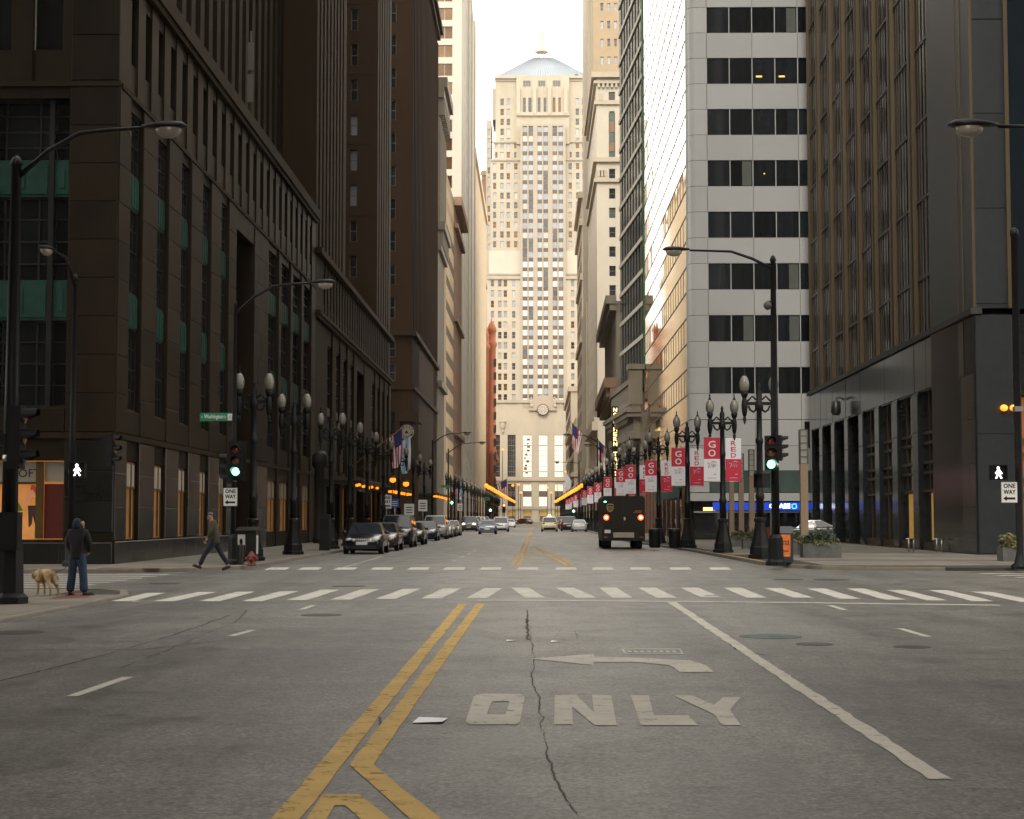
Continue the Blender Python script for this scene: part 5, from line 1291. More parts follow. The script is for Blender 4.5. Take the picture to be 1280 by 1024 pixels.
# cobra-head lamps
def cobra(label, base, ztop, head, hd, arm=2.6, r=.11, group=None, band=True, lit=False, baseh=.9):
    t = thing('street_light', label, 'street lamp', base, 0, group)
    h = ztop-base[2]; hv = Vector(head)-Vector(base)
    mb = MB(); mb.lathe([(r*2.6,0),(r*2.6,.12),(r*2.0,.2),(r*1.8,baseh),(r*1.15,baseh+.12)], n=8, smooth=False); part('pole_base', mb, m_iron, t)
    mb = MB(); mb.lathe([(r*1.1,baseh),(r*.95,h*.5),(r*.65,h),(r*.9,h+.02),(r*.6,h+.15),(.01,h+.22)], n=10); part('pole', mb, m_iron, t)
    d = Vector((hv.x,hv.y,0)).normalized(); e = Vector((hv.x,hv.y,hv.z)) - d*.45
    p0 = Vector((0,0,h-.25)); mid = p0.lerp(e,.5)+Vector((0,0,(e.z-p0.z)*.35+.05)); q1 = p0.lerp(e,.25)+Vector((0,0,(e.z-p0.z)*.30)); q3 = p0.lerp(e,.75)+Vector((0,0,(e.z-p0.z)*.22))
    mb = MB(); mb.tube([p0,q1,mid,q3,e], [.055,.05,.045,.04,.035], 8); mb.tube([Vector((0,0,h-.9)),q1.lerp(mid,.3)], .02, 6) if arm > 99 else None; part('arm', mb, m_iron, t)
    a = math.atan2(d.y, d.x)
    mb = MB(); prof = [(.05,.05,.0),(.12,.06,.12),(.19,.10,.32),(.20,.12,.58),(.15,.10,.78),(.04,.03,.9)]; vs_ = []; n = 10
    for (w, hh, x) in prof:
        for k in range(n): an = 2*math.pi*k/n; vs_.append((x, w*math.cos(an), .02+hh*(math.sin(an) if math.sin(an) > 0 else .35*math.sin(an))))
    mb.add(vs_, [(i*n+k,i*n+(k+1)%n,(i+1)*n+(k+1)%n,(i+1)*n+k) for i in range(len(prof)-1) for k in range(n)]+[tuple(range(n-1,-1,-1)),tuple(range((len(prof)-1)*n,len(prof)*n))], None, True)
    hdp = part('lamp_head', mb, m_iron, t, e, a)
    mb = MB(); mb.ell((.52,0,-.04),(.27,.16,.17),12,8); part('lens', mb, m_amber if lit else m_lens, hdp)
    if band:
        mb = MB(); mb.lathe([(r*1.1,h*.32),(r*1.1,h*.335)], n=10); part('band', mb, m_steel, t)
    return t
b_ = G(10,754,.06)
c_left = cobra('near left street light whose curved arm reaches over the dark corner', (b_.x,b_.y,.06), P(18,208,b_.y).z, P(206,160,b_.y), 0, r=.15, baseh=1.15)
b_ = G(88,708,SW); c2l = cobra('slim street light in front of the lit shop corner', (b_.x,b_.y,SW), P(88,350,b_.y).z, (b_.x-.45,b_.y-1.6,P(60,322,b_.y).z), 0, r=.11)
b_ = G(291,706,SW); c3l = cobra('street light with curved arm above the left green signal', (b_.x,b_.y,SW), P(292,383,b_.y).z, P(404,354,b_.y), 0, r=.085)
b_ = G(970,707,SW); c1r = cobra('street light carrying the right green signal and a small camera', (b_.x,b_.y,SW), P(958,327,b_.y).z, P(845,313,b_.y), 0, r=.13)
mb = MB(); mb.lathe([(.05,.12),(.13,.05),(.14,-.06),(.08,-.14),(.02,-.17)], n=10); cmz = P(950,378,55).z-SW
cm = part('security_camera', mb, m_pole, c1r, (-.2,-.05,cmz)); mb = MB(); mb.box(-.02,.2,-.03,.03,.08,.14); part('camera_arm', mb, m_iron, cm)
hd_ = P(1216,158,30); cobra('near right street light hanging its head into the upper right corner', (10.9,30,SW), hd_.z-.1, hd_, 0, r=.15)
b_ = G(1276,711,SW); 
c2r = thing('signal_pole', 'slender pole carrying the walk signal and one way sign at the right edge', 'pole', (b_.x,b_.y,SW))
mb = MB(); hh = P(1274,296,b_.y).z-SW; mb.lathe([(.3,0),(.3,.1),(.2,.18),(.12,.5),(.11,hh),(.14,hh+.02),(.13,hh+.22),(.02,hh+.3)], n=10); part('pole', mb, m_iron, c2r)
mb = MB(); mb.box(-.13,.13,-.14,.14,hh*.47,hh*.485); part('band', mb, m_steel, c2r)
for lab, bx, Y, top, hp in (('first far street light arching over the left kerb beyond the clock', -9.75, 158, 552, (583,541.5)),('second far street light arching over the left kerb', -9.3, 178, 563, (602,553.5)),
        ('far street light arching over the right kerb, its head level with the flag', 6.75, 184, 550, (709,543.5)),('far street light on the right whose short arm points left', 6.8, 178, 560, (735,556.5)),('most distant street light over the right kerb', 6.3, 246, 577, (697,578))):
    cobra(lab, (bx,Y,SW), P(700,top,Y).z, P(*hp,Y), 0, r=.1, band=False)

# ================================================================ TRAFFIC SIGNALS
def signal(label, loc, rz, lit='green', plate=True, scale=1.0, arm=None, group=None):
    t = thing('traffic_light', label, 'traffic light', loc, rz, group)
    mb = MB(); mb.box(-.17,.17,-.10,.12,0,1.08); part('housing', mb, m_black, t)
    if plate: mb = MB(); mb.box(-.30,.30,.125,.14,-.12,1.2); part('backplate', mb, m_black, t)
    for k, nm in enumerate(('green','amber','red')):
        z = .18+.36*k
        on = nm == lit
        mt = {'green':(m_green_on if on else m_glass_teal),'amber':m_amber_off,'red':(m_red_on if on else m_red_off)}[nm]
        mb = MB(); mb.lathe([(.13,-.125),(.10,-.145),(.01,-.15)], n=14, axis='y'); l = part('%s_lens' % nm, mb, mt, t, (0,0,z))
        if on: mb = MB(); mb.lathe([(.095,-.15),(.06,-.16),(.01,-.162)], n=12, axis='y'); part('lens_centre', mb, m_green_core if nm == 'green' else m_red_core, l)
        mb = MB(); vs_ = []
        for i in range(9):
            a = R(-10+200*i/8); 
            for y, rr in ((-.10,.15),(-.36 if i not in (0,8) else -.2,.15)): vs_.append((rr*math.cos(a), y, rr*math.sin(a)))
        mb.add(vs_, [(2*i,2*i+1,2*i+3,2*i+2) for i in range(8)]); part('visor', mb, m_black, t, (0,0,z))
    if arm: mb = MB(); mb.box(*arm); part('bracket', mb, m_iron, t)
    t.scale = (scale,)*3
    return t
def walk(label, loc, rz=0, on=True):
    t = thing('pedestrian_signal', label, 'pedestrian signal', loc, rz)
    mb = MB(); mb.box(-.22,.22,-.10,.12,0,.46); part('housing', mb, m_black, t)
    mb = MB(); mb.box(-.24,.24,-.24,-.10,.44,.47).box(-.24,-.22,-.22,-.1,.0,.44).box(.22,.24,-.22,-.1,0,.44); part('visor', mb, m_black, t)
    if on:
        mb = MB(); y = -.115
        def sh(pl): mb.add([(x, y, z) for x, z in pl], [tuple(range(len(pl)))])
        sh([(-.02+.05*math.cos(R(a)), .37+.05*math.sin(R(a))) for a in range(0,360,45)])
        sh([(-.06,.18),(.03,.18),(.05,.31),(-.05,.31)]); sh([(.03,.29),(.05,.30),(.12,.20),(.09,.18)]); sh([(-.05,.31),(-.03,.27),(-.10,.19),(-.13,.21)])
        sh([(-.06,.19),(-.01,.19),(-.06,.05),(-.12,.05)]); sh([(-.03,.19),(.03,.19),(.11,.06),(.06,.04)]); part('walking_figure', mb, m_walk, t)
    return t
q = P(1,587,29.2); signal('near left traffic signal seen from the side on the big pole', (c_left.location.x+.12,c_left.location.y-.02,q.z+.10), R(90), None, False, 1.12, (-.1,.1,.1,.3,.4,.6))
q = P(101,578,51.2); signal('dark traffic signal seen side-on beside the slim street light', (q.x+.08,c2l.location.y,q.z), R(80), None, False, .95, (-.05,.05,.1,.35,.9,1.0))
q = P(97,597,51.2); walk('lit white walking figure signal in front of the shop corner', (q.x+.02,q.y,q.z))
q = P(292,596,55.6); signal('bright green traffic signal on the left far corner', (q.x,c3l.location.y-.35,q.z), 0, 'green', True, 1.0, (-.06,.06,.14,.28,.4,.6))
q = P(280.5,604,55.4); signal('dark side signal hanging left of the bright green light', (q.x,c3l.location.y-.1,q.z), R(-80), None, False, .95, (-.05,.05,.1,.3,.5,.6))
q = P(967.5,587,54.6); signal('bright green traffic signal on the right far corner', (q.x,c1r.location.y-.38,q.z), 0, 'green', False, 1.05, (-.06,.06,.14,.3,.4,.6))
q = P(979,575,55); signal('side signal with backplate behind the right green light', (q.x,c1r.location.y+.02,q.z), R(78), None, True, .78, (-.05,.05,.1,.3,.5,.6))
q = P(958,609,54.6); walk('unlit pedestrian signal below the right green light', (q.x+.05,c1r.location.y-.05,q.z), R(-60), False)
q = P(1265,598,50.6); walk('lit white walking figure signal at the right edge', (q.x,c2r.location.y-.2,q.z-.02), R(8))
for lab, px, py, Y, s in (('distant green signal under the left far street light',564.5,631,170,1.15),('more distant green signal in the left lamp row',613,640,290,1.6),('distant green signal left of the far red banners',717,641,290,1.55),('distant green signal right of its twin before the banners',726,641,285,1.5)):
    q = P(px,py,Y); signal(lab, q, 0, 'green', False, s); 
    pl = thing('signal_pole', 'thin black pole under the '+lab, 'pole', (q.x,q.y+.25,SW if abs(q.x) > 6.3 else .0)); mb = MB(); mb.lathe([(.2,0),(.12,.3),(.09,q.z+1.2)], n=8); part('pole', mb, m_iron, pl)
for lab, px, py, Y, s in (('distant red signal beside the far green light',630,641,330,1.6),('small red signal under the left awning lights',517,634,165,.9)):
    q = P(px,py,Y); signal(lab, q, 0, 'red', False, s)
    pl = thing('signal_pole', 'thin black pole under the '+lab, 'pole', (q.x,q.y+.25,SW if abs(q.x) > 9.6 else .0)); mb = MB(); mb.lathe([(.2,0),(.12,.3),(.09,q.z+1.2)], n=8); part('pole', mb, m_iron, pl)

# ================================================================ SIGNS
def oneway(label, loc, rz=0, s=1.0):
    t = thing('road_sign', label, 'road sign', loc, rz)
    mb = MB(); mb.box(-.30,.30,-.01,.01,0,.78); part('plate', mb, m_white, t)
    mb = MB(); text(mb, 'ONE', -.22,.22,.55,.71,-.014,m_black,.012); text(mb, 'WAY', -.22,.22,.32,.48,-.014,m_black,.012)
    mb.add([(x,-.014,z) for x,z in [(-.24,.16),(-.10,.06),(-.10,.12),(.22,.12),(.22,.20),(-.10,.20),(-.10,.26)]], [(0,1,2,5,6),(2,3,4,5)], m_black); part('lettering', mb, None, t)
    mb = MB(); mb.tube([(-.29,-.012,.01),(.29,-.012,.01),(.29,-.012,.77),(-.29,-.012,.77),(-.29,-.012,.01)], .006, 4); part('border', mb, m_black, t)
    mb = MB(); mb.box(-.04,.04,.011,.2,.3,.4); part('bracket', mb, m_iron, t)
    t.scale = (s,)*3; return t
q = P(281.5,632.5,55.3); oneway('white one way sign with left arrow under the left green signal', (q.x,c3l.location.y-.22,q.z), 0, .78)
q = P(1279,628,50.6); oneway('white one way sign cut off at the right edge', (q.x+.02,c2r.location.y-.25,q.z), 0, .82)
q = P(483,636,116); sgp = oneway('small white one way sign above the black parked cars', q, 0, 1.2)
pl = thing('sign_post', 'thin pale post holding the distant one way sign on the left', 'post', (q.x,q.y+.22,SW)); mb = MB(); mb.tube([(0,0,0),(0,0,q.z+.9)], .05, 6); part('post', mb, m_steel, pl)
for lab, px, py, Y, w, h, mt in (('blue parking sign on the left kerb',493.5,629,118,.6,.6,m_signblue),('plain white sign left of the small red signal',511.5,637,125,.75,.85,m_white),('plain white sign above the grey parked cars',528.5,632,140,.75,.95,m_white),('white sign beside the far green signal',575,634,165,.5,.7,m_white)):
    q = P(px,py,Y); s_ = thing('road_sign', lab, 'road sign', (q.x,Y,SW)); mb = MB(); mb.box(-w/2,w/2,-.03,-.01,q.z-h/2-SW,q.z+h/2-SW); part('plate', mb, mt, s_); mb = MB(); mb.tube([(0,.03,0),(0,.03,q.z+h/2-SW)], .04, 6); part('post', mb, m_steel, s_)
    mb = MB()
    for k in range(3): mb.box(-w*.32,w*.32,-.036,-.031,q.z-SW-h*.3+k*h*.22,q.z-SW-h*.3+k*h*.22+h*.08)
    part('print', mb, m_black if mt is m_white else m_white, s_)
q0, q1 = P(244.5,525,55.7), P(289,514.5,55.7)
ss = thing('street_name_sign', 'green street name sign reading W Washington St', 'street sign', (q0.x,c3l.location.y+.0,q0.z)); w, h = q1.x-q0.x, q1.z-q0.z
mb = MB(); mb.box(0,w,-.02,.02,0,h); part('plate', mb, m_signgreen, ss)
mb = MB(); text(mb, 'W', .05,.10,h*.35,h*.62,-.024,m_white); text(mb, 'Washington', .14,w*.66,h*.16,h*.80,-.024,m_white,.006); text(mb, 'St', w*.68,w*.75,h*.35,h*.68,-.024,m_white); part('lettering', mb, None, ss)
mb = MB(); mb.box(w*.79,w-.03,-.025,-.021,.03,h-.03); em = part('emblem_field', mb, m_white, ss); mb = MB(); mb.tube([(w*.83,-.03,h*.3),(w*.87,-.03,h*.75),(w*.9,-.03,h*.3),(w*.95,-.03,h*.7)], .012, 4); part('emblem', mb, m_bpink, em)
mb = MB(); mb.box(w-.02,w+.12,-.03,.03,h*.3,h*.7); part('bracket', mb, m_iron, ss)
for lab, px0, px1, py, Y in (('small green street sign in the middle distance on the left',551,563.5,608,168),('tiny green street sign far down the left side',605,612,623.5,300),('dim green street sign under the left awning lights',449,463,613.5,118)):
    a, b = P(px0,py+1.6,Y), P(px1,py-1.6,Y); s_ = thing('street_name_sign', lab, 'street sign', (a.x,Y,SW)); mb = MB(); mb.box(0,b.x-a.x,-.03,.03,a.z-SW,b.z-SW); part('plate', mb, m_signgreen, s_)
    mb = MB(); mb.box(.15,b.x-a.x-.15,-.036,-.031,a.z-SW+.12,b.z-SW-.12); part('print', mb, m_copper, s_)
    mb = MB(); mb.tube([(b.x-a.x,0,0),(b.x-a.x,0,b.z-SW+.3)], .05, 6); part('post', mb, m_iron, s_)

# ================================================================ FLAGS
def flag(label, base, tip, w, h, kind, drop=.15, group=None):
    base, tip = Vector(base), Vector(tip)
    t = thing('flag_pole', label, 'flag', base, 0, group)
    mb = MB(); mb.tube([(0,0,0), tip-base], [.055,.035], 8); mb.ell(tip-base,(.09,.09,.09),8,5); part('pole', mb, m_brass if kind != 'w' else m_white, t)
    d = (base-tip).normalized(); top = tip-base+d*drop
    nu, nv = 10, 13; vs_ = []
    for j in range(nv+1):
        for i in range(nu+1):
            u, v = i/nu, j/nv
            p = top+d*(h*u)*(1-.35*v)+Vector((.05*math.sin(u*9+v*3), .14*math.sin(u*7+v*5)*v, -w*v-.12*math.sin(u*math.pi)*v))
            vs_.append(p)
    mb = MB(); mb.v = [tuple(p) for p in vs_]
    for j in range(nv):
        for i in range(nu):
            if kind == 'us': mt = m_flag_blue if (j < 6 and i < 6) else (m_flag_red if i % 2 == 0 else m_bwhite)
            elif kind == 'chi': mt = m_flag_sky if i in (2,3,7,8) else (m_flag_red if i in (5,) and j in (3,6,9) else m_bwhite)
            else: mt = m_bwhite
            mb.f.append([j*(nu+1)+i, j*(nu+1)+i+1, (j+1)*(nu+1)+i+1, (j+1)*(nu+1)+i]); mb.m.append(mb.mi(mt)); mb.sm.append(True)
    part('flag', mb, None, t)
    return t
flag('striped national flag on a long left pole under the street clock', P(425,594,123), P(504,534,123), 2.5, 1.15, 'us')
flag('light blue and white city flag beside the striped flag', P(447,588,130), P(515,543,130), 2.6, 1.1, 'chi')
flag('striped national flag on the long right pole before the clock tower', P(754,567,200), P(708,522,200), 2.9, 1.7, 'us', .9)
flag('small striped flag far down the left side', P(612,612,470), P(634,598,470), 4.5, 3.2, 'us'); flag('plain white flag far down on the right', P(722,612,430), P(706,590,430), 4.2, 3.0, 'w')
flag('folded striped flag hanging by the right vertical sign', P(757,560,225), P(747,549,225), 2.6, 1.6, 'us'); flag('small striped flag left of the far green signal', P(556,613,240), P(574,600,240), 2.2, 1.7, 'us'); flag('small light blue flag left of the far green signal', P(566,610,260), P(581,602,260), 2.3, 1.6, 'chi')

# ================================================================ LIGHT STRINGS AND CANOPIES
def bulbs(label, a, b, n, r, group=None, canopy=None):
    t = thing('light_string', label, 'string of lights', a, 0, group); v = b-a
    mb = MB(); mb.tube([(0,0,r*1.2), v+Vector((0,0,r*1.2))], .04, 5); mb.tube([(0,.1,r*1.2),(0,.1,-a.z+.1)], .06, 5); mb.tube([(v.x,v.y,r*1.2),(v.x,v.y,-a.z+.1)], .06, 5); part('cable', mb, m_iron, t)
    m = MB(); m.ell((0,0,0),(r,r,r),8,6); me = m.mesh('bulb', m_amber)
    for k in range(n): link('bulb', me, t, v*(k/(n-1))+Vector((0,0,rnd.uniform(-.06,.06))))
    return t
bulbs('row of glowing amber lamps along the far left kerb', P(608,607.5,330), P(643,627.5,590), 21, .42)
bulbs('row of glowing amber lamps along the far right kerb', P(727,607.5,235), P(694,627.5,400), 21, .30)
def canopy(label, y0, y1, x0, x1, z, n, r=.10):
    t = thing('shop_canopy', label, 'canopy', (x0,(y0+y1)/2,z)); d = (y1-y0)/2
    mb = MB(); mb.box(0,x1-x0,-d,d,0,.22); part('roof', mb, m_darkiron, t); mb = MB(); mb.box(-.02,x1-x0+.05,-d-.05,d+.05,.22,.28); part('fascia', mb, m_bronze, t)
    m = MB(); m.ell((0,0,0),(r,r,r*.8),8,6); me = m.mesh('bulb', m_amber)
    for k in range(n): link('bulb', me, t, (x1-x0-.25-.4*(k%2), -d+.3+(2*d-.6)*k/(n-1), -.1))
canopy('dark shop canopy with amber lights on the left arcade', 118,132,-14.38,-12.2,4.1,7,.13)
canopy('longer dark canopy with amber lights further along the left arcade', 141,163,-14.38,-11.8,4.0,14,.14)
canopy('amber lit canopy on the red brown tower', 196,236,-14.2,-11.4,4.3,15,.15)
for lab, px, py, Y in (('glowing orange globe lamp under the flags',491,600,135),('second glowing orange globe lamp under the flags',507.5,605,140),('amber lamp on the stone bank wall',806,548,200)):
    q = P(px,py,Y); t = thing('wall_lamp', lab, 'lamp', (q.x,q.y,q.z)); mb = MB(); mb.ell((0,0,0),(.26,.26,.22),10,7); part('globe', mb, m_amber, t); mb = MB(); mb.lathe([(.3,.16),(.2,.3),(.05,.34)], n=10); part('cap', mb, m_iron, t); mb = MB(); mb.tube([(0,.05,-q.z+.1),(0,.05,.2)], .05, 6); part('post', mb, m_iron, t)
for k, (px,py) in enumerate(((628,562),(641,607),(648,606),(651,616),(684,610),(697,609),(689,616),(708,590))):
    q = P(px,py,560); t = thing('street_light', 'tiny amber street light before the clock tower', 'street lamp', (q.x,560,SW), 0, 'amber lights before the clock tower'); mb = MB(); mb.ell((0,0,q.z-SW),(.5,.5,.35),8,6); part('lens', mb, m_amber, t); mb = MB(); mb.tube([(0,.2,0),(0,.2,q.z+.2),(0,0,q.z+.35)], .1, 5); part('pole', mb, m_iron, t)

# ================================================================ CARS
def inset(mb, q, mrg, off, th=.0):
    c = sum((Vector(p) for p in q), Vector())/len(q); n = (Vector(q[1])-Vector(q[0])).cross(Vector(q[2])-Vector(q[0])).normalized()
    mb.add([Vector(p).lerp(c, mrg)+n*off for p in q], [tuple(range(len(q)))])
KIND = {
 'sedan': dict(L=4.75, W=1.82, st=[(-.5,.60,.78),(-.485,.68,.88),(-.45,.73,.95),(-.26,.88,1),(-.17,.93,1),(.30,1.0,1),(.42,.98,.98),(.485,.92,.92),(.5,.72,.84)], cab=(-.19,-.055,.16,.37), zr=1.45),
 'suv': dict(L=4.9, W=1.95, st=[(-.5,.72,.82),(-.485,.88,.92),(-.45,.98,.97),(-.25,1.10,1),(-.18,1.15,1),(.44,1.2,1),(.48,1.15,.96),(.5,.85,.9)], cab=(-.20,-.09,.40,.475), zr=1.86),
 'van': dict(L=4.8, W=1.95, st=[(-.5,.62,.80),(-.48,.80,.90),(-.44,.88,.95),(-.32,1.0,1),(-.26,1.05,1),(.44,1.1,1),(.48,1.05,.96),(.5,.8,.9)], cab=(-.30,-.13,.40,.475), zr=1.78),
}
_cm = {}
def car(kind, col, label, loc, rz=0, lights='off', group=None, roofsign=False, plate=True):
    K = KIND[kind]; L, W = K['L'], K['W']; hw = W/2
    t = thing('car' if not roofsign else 'taxi', label, 'car' if not roofsign else 'taxi', loc, rz, group)
    key = (kind, col.name)
    if key not in _cm:
        mb = MB(); n = 8; vs_ = []
        for (y, z, f) in K['st']:
            w = hw*f; zb = .24 if abs(y) < .46 else .32
            for s in (1,): row = [(w*.86,zb),(w*.99,zb+.12),(w,zb+(z-zb)*.5),(w*.985,zb+(z-zb)*.78),(w*.93,z-.035),(w*.78,z+.005),(w*.4,z+.03),(0,z+.035)]
            vs_ += [(x, y*L, zz) for x, zz in row]+[(-x, y*L, zz) for x, zz in row[:-1][::-1]]
        m_ = 15; fs = []
        for i in range(len(K['st'])-1):
            for k in range(m_-1): fs.append((i*m_+k, i*m_+k+1, (i+1)*m_+k+1, (i+1)*m_+k))
            fs.append((i*m_+m_-1, i*m_, (i+1)*m_, (i+1)*m_+m_-1))
        fs.append(tuple(range(m_-1,-1,-1))); fs.append(tuple(range((len(K['st'])-1)*m_, len(K['st'])*m_)))
        mb.add(vs_, fs, None, True); body = mb.mesh('body', col)
        a, b, c, d = [x*L for x in K['cab']]; zb = .92 if kind == 'sedan' else 1.08; zr = K['zr']; wb, wr = hw*.93, hw*(.70 if kind == 'sedan' else .78)
        zb0 = zb-.06
        B = [(-wb,a,zb0),(wb,a,zb0),(wb,d,zb0+.06),(-wb,d,zb0+.06)]; T = [(-wr,b,zr-.05),(wr,b,zr-.05),(wr,c,zr-.05),(-wr,c,zr-.05)]
        T2 = [(-wr*.8,b+.12,zr),(wr*.8,b+.12,zr),(wr*.8,c-.15,zr),(-wr*.8,c-.15,zr)]
        cb = MB(); cb.add(B+T+T2, [(0,1,5,4),(1,2,6,5),(2,3,7,6),(3,0,4,7),(4,5,9,8),(5,6,10,9),(6,7,11,10),(7,4,8,11),(8,9,10,11)], None, False); cab = cb.mesh('roof', col)
        g = []
        m = MB(); inset(m, [B[0],B[1],T[1],T[0]], .07, .012); g.append(('windscreen', m.mesh('windscreen', m_carglass)))
        m = MB(); inset(m, [B[2],B[3],T[3],T[2]], .10, .012); g.append(('rear_window', m.mesh('rear_window', m_carglass)))
        for s in (1,-1):
            p0, p1, p2, p3 = (B[1],B[2],T[2],T[1]) if s == 1 else (B[3],B[0],T[0],T[3])
            for (u0,u1) in ((.0,.48),(.52,1.0)):
                q = [Vector(p0).lerp(Vector(p1),u0),Vector(p0).lerp(Vector(p1),u1),Vector(p3).lerp(Vector(p2),u1),Vector(p3).lerp(Vector(p2),u0)]
                m = MB(); inset(m, q, .10, .012); g.append(('side_window', m.mesh('side_window', m_carglass)))
        wr_ = .34 if kind != 'sedan' else .325
        m = MB(); m.lathe([(wr_*.82,-.11),(wr_,-.08),(wr_,.08),(wr_*.82,.11),(.05,.09)], n=16, axis='x'); ty = m.mesh('wheel', m_tyre)
        m = MB(); m.lathe([(wr_*.66,-.115),(wr_*.66,.115),(.07,.13)], n=12, axis='x', smooth=False); ri = m.mesh('rim', m_rim)
        m = MB(); m.lathe([(wr_+.07,-.02),(wr_+.07,.02)], n=16, axis='x'); ar = m.mesh('wheel_arch', m_tyre)
        z1 = K['st'][2][1]
        m = MB(); m.ell((0,0,0),(.17,.07,.11),10,6); hl = m.mesh('headlight', m_headlamp); m = MB(); m.ell((0,0,0),(.17,.07,.11),10,6); hlo = m.mesh('headlight', m_head_on)
        m = MB(); m.box(-.14,.14,-.04,.04,-.09,.09); tl = m.mesh('tail_light', m_taillamp); m = MB(); m.box(-.14,.14,-.04,.04,-.09,.09); tlo = m.mesh('tail_light', m_red_on)
        _cm[key] = (body, cab, g, ty, ri, ar, hl, hlo, tl, tlo, wr_, z1)
    body, cab, g, ty, ri, ar, hl, hlo, tl, tlo, wr_, z1 = _cm[key]
    bd = link('body', body, t); link('roof', cab, t)
    for nm, me in g: link(nm, me, t)
    for sy in (-.305, .295):
        for sx in (1,-1):
            w_ = link('wheel', ty, t, (sx*(hw-.10), sy*L, wr_)); link('rim', ri, w_); link('wheel_arch', ar, bd, (sx*(hw-.015), sy*L, wr_+.01))
    for sx in (1,-1):
        link('headlight', hlo if lights == 'head' else hl, t, (sx*hw*.66, -.478*L, z1-.08)); 
        if kind == 'sedan': link('headlight', hlo if lights == 'head' else hl, t, (sx*hw*.42, -.488*L, z1-.09)).scale = (.62,1,.85)
        link('tail_light', tlo if lights == 'brake' else tl, t, (sx*hw*.70, .483*L, (.78 if kind == 'sedan' else .95)))
        m = MB(); m.ell((sx*(hw+.09), K['cab'][0]*L+.28, (1.0 if kind == 'sedan' else 1.18)),(.12,.07,.08),8,5); part('wing_mirror', m, col, t)
    m = MB(); m.box(-hw*.36,hw*.36,-.497*L,-.47*L,z1-.20,z1-.02); gr = part('grille', m, m_chrome, t); m = MB()
    for k in range(7): m.box(-hw*.32+k*hw*.1,-hw*.32+k*hw*.1+.05,-.4985*L,-.49*L,z1-.18,z1-.04)
    part('grille_bars', m, m_black, gr)
    m = MB(); m.box(-hw*.74,hw*.74,-.503*L,-.46*L,.26,.42).box(-hw*.72,hw*.72,.47*L,.503*L,.30,.50); split('bumper', m, m_black if kind != 'sedan' else col, t)
    m = MB(); m.box(-.26,.26,-.508*L,-.5035*L,.44,.58).box(-.26,.26,.5035*L,.507*L,.62,.76); split('number_plate', m, m_plate, t)
    m = MB(); m.box(-hw*.8,hw*.8,-.40*L,.40*L,.16,.3); part('underbody', m, m_tyre, t)
    if roofsign:
        m = MB(); m.prism([(-.3,-.1),(.3,-.1),(.3,.1),(-.3,.1)], K['zr'], K['zr']+.09).prism([(-.16,-.07),(.16,-.07),(.16,.07),(-.16,.07)], K['zr']+.09, K['zr']+.30); part('roof_sign', m, m_sign_lit if False else m_amber_letter, t)
    return t
def cp(name, c, coat=.12, rough=.32): return M(name, c, .18, 0, .4, var=.05, bump=0, coat=coat)
k_black = cp('black_car_paint', (.006,.006,.010)); k_dgreen = cp('dark_green_car_paint', (.012,.02,.018)); k_navy = cp('navy_car_paint', (.012,.018,.035)); k_silver = cp('silver_car_paint', (.38,.38,.38)); k_grey = cp('grey_car_paint', (.10,.10,.105)); k_white = cp('white_car_paint', (.62,.62,.60)); k_red = cp('dark_red_car_paint', (.14,.015,.012)); k_taxi = cp('pale_yellow_taxi_paint', (.56,.50,.30)); k_blueg = cp('blue_grey_car_paint', (.13,.15,.22)); k_brown = cp('dark_brown_car_paint', (.05,.03,.022))
def at(px, py): p = G(px, py); return p
def carat(kind, col, label, px, py, rz=0, **kw):
    p = G(px, py); L = KIND[kind]['L']; off = L/2*math.cos(rz)
    car(kind, col, label, (p.x, p.y+abs(off), 0), rz, **kw)
gp, gm_ = 'cars parked along the left kerb', 'cars on the street'
carat('sedan', k_black, 'black polished sedan with chrome grille parked nearest on the left', 452, 693, group=gp)
car('sedan', k_brown, 'dark sedan parked directly behind the nearest black sedan', (-7.95,87.6,0), 0, group=gp)
car('suv', k_black, 'tall black off-roader parked third along the left kerb', (-8.0,97.5,0), 0, group=gp)
car('sedan', k_dgreen, 'black car with bright mirror parked behind the tall off-roader', (-7.9,106.5,0), 0, group=gp)
carat('sedan', k_navy, 'dark navy sedan parked under the white signs', 530, 676.5, group=gp)
car('suv', k_silver, 'silver off-roader parked behind the navy sedan', (-8.0,134,0), 0, group=gp)
car('sedan', k_white, 'white car parked behind the silver off-roader', (-8.0,143,0), 0, group=gp)
car('sedan', k_grey, 'grey car parked last but one before the side street', (-8.0,151,0), 0, group=gp)
car('sedan', k_silver, 'pale silver car parked last before the side street', (-8.0,159,0), 0, group=gp)
carat('suv', k_grey, 'dark grey off-roader approaching with headlights on', 586, 664.5, lights='head', group=gm_)
carat('sedan', k_blueg, 'blue grey sedan approaching beside the lit headlights', 609, 668, group=gm_)
carat('van', k_white, 'white people carrier approaching near the centre line', 625.5, 665, group=gm_)
for i, (x, y, k, c, lb) in enumerate(((-8.3,222,'sedan',k_silver,'silver'),(-8.3,229,'suv',k_white,'white tall'),(-5.0,232,'sedan',k_silver,'grey silver'),(-8.3,238,'sedan',k_grey,'grey'),(-8.3,246,'van',k_white,'white boxy'),(-5.2,254,'sedan',k_blueg,'bluish'),(-8.3,256,'sedan',k_silver,'pale silver'),(-8.3,266,'suv',k_grey,'dark grey tall'),(-8.2,278,'sedan',k_white,'pale'),(-4.4,284,'sedan',k_white,'bright white'),(-8.2,292,'sedan',k_silver,'dull silver'))):
    car(k, c, lb+' car in the far left queue behind the headlights', (x,y,0), 0, group=gp)
p = G(641,655); car('sedan', k_black, 'dark car standing side-on across the far junction', (p.x,p.y,0), R(90), group=gm_)
car('sedan', k_red, 'dark red car at the far junction right of the side-on car', (P(655,650,430).x,430,0), R(60), group=gm_)
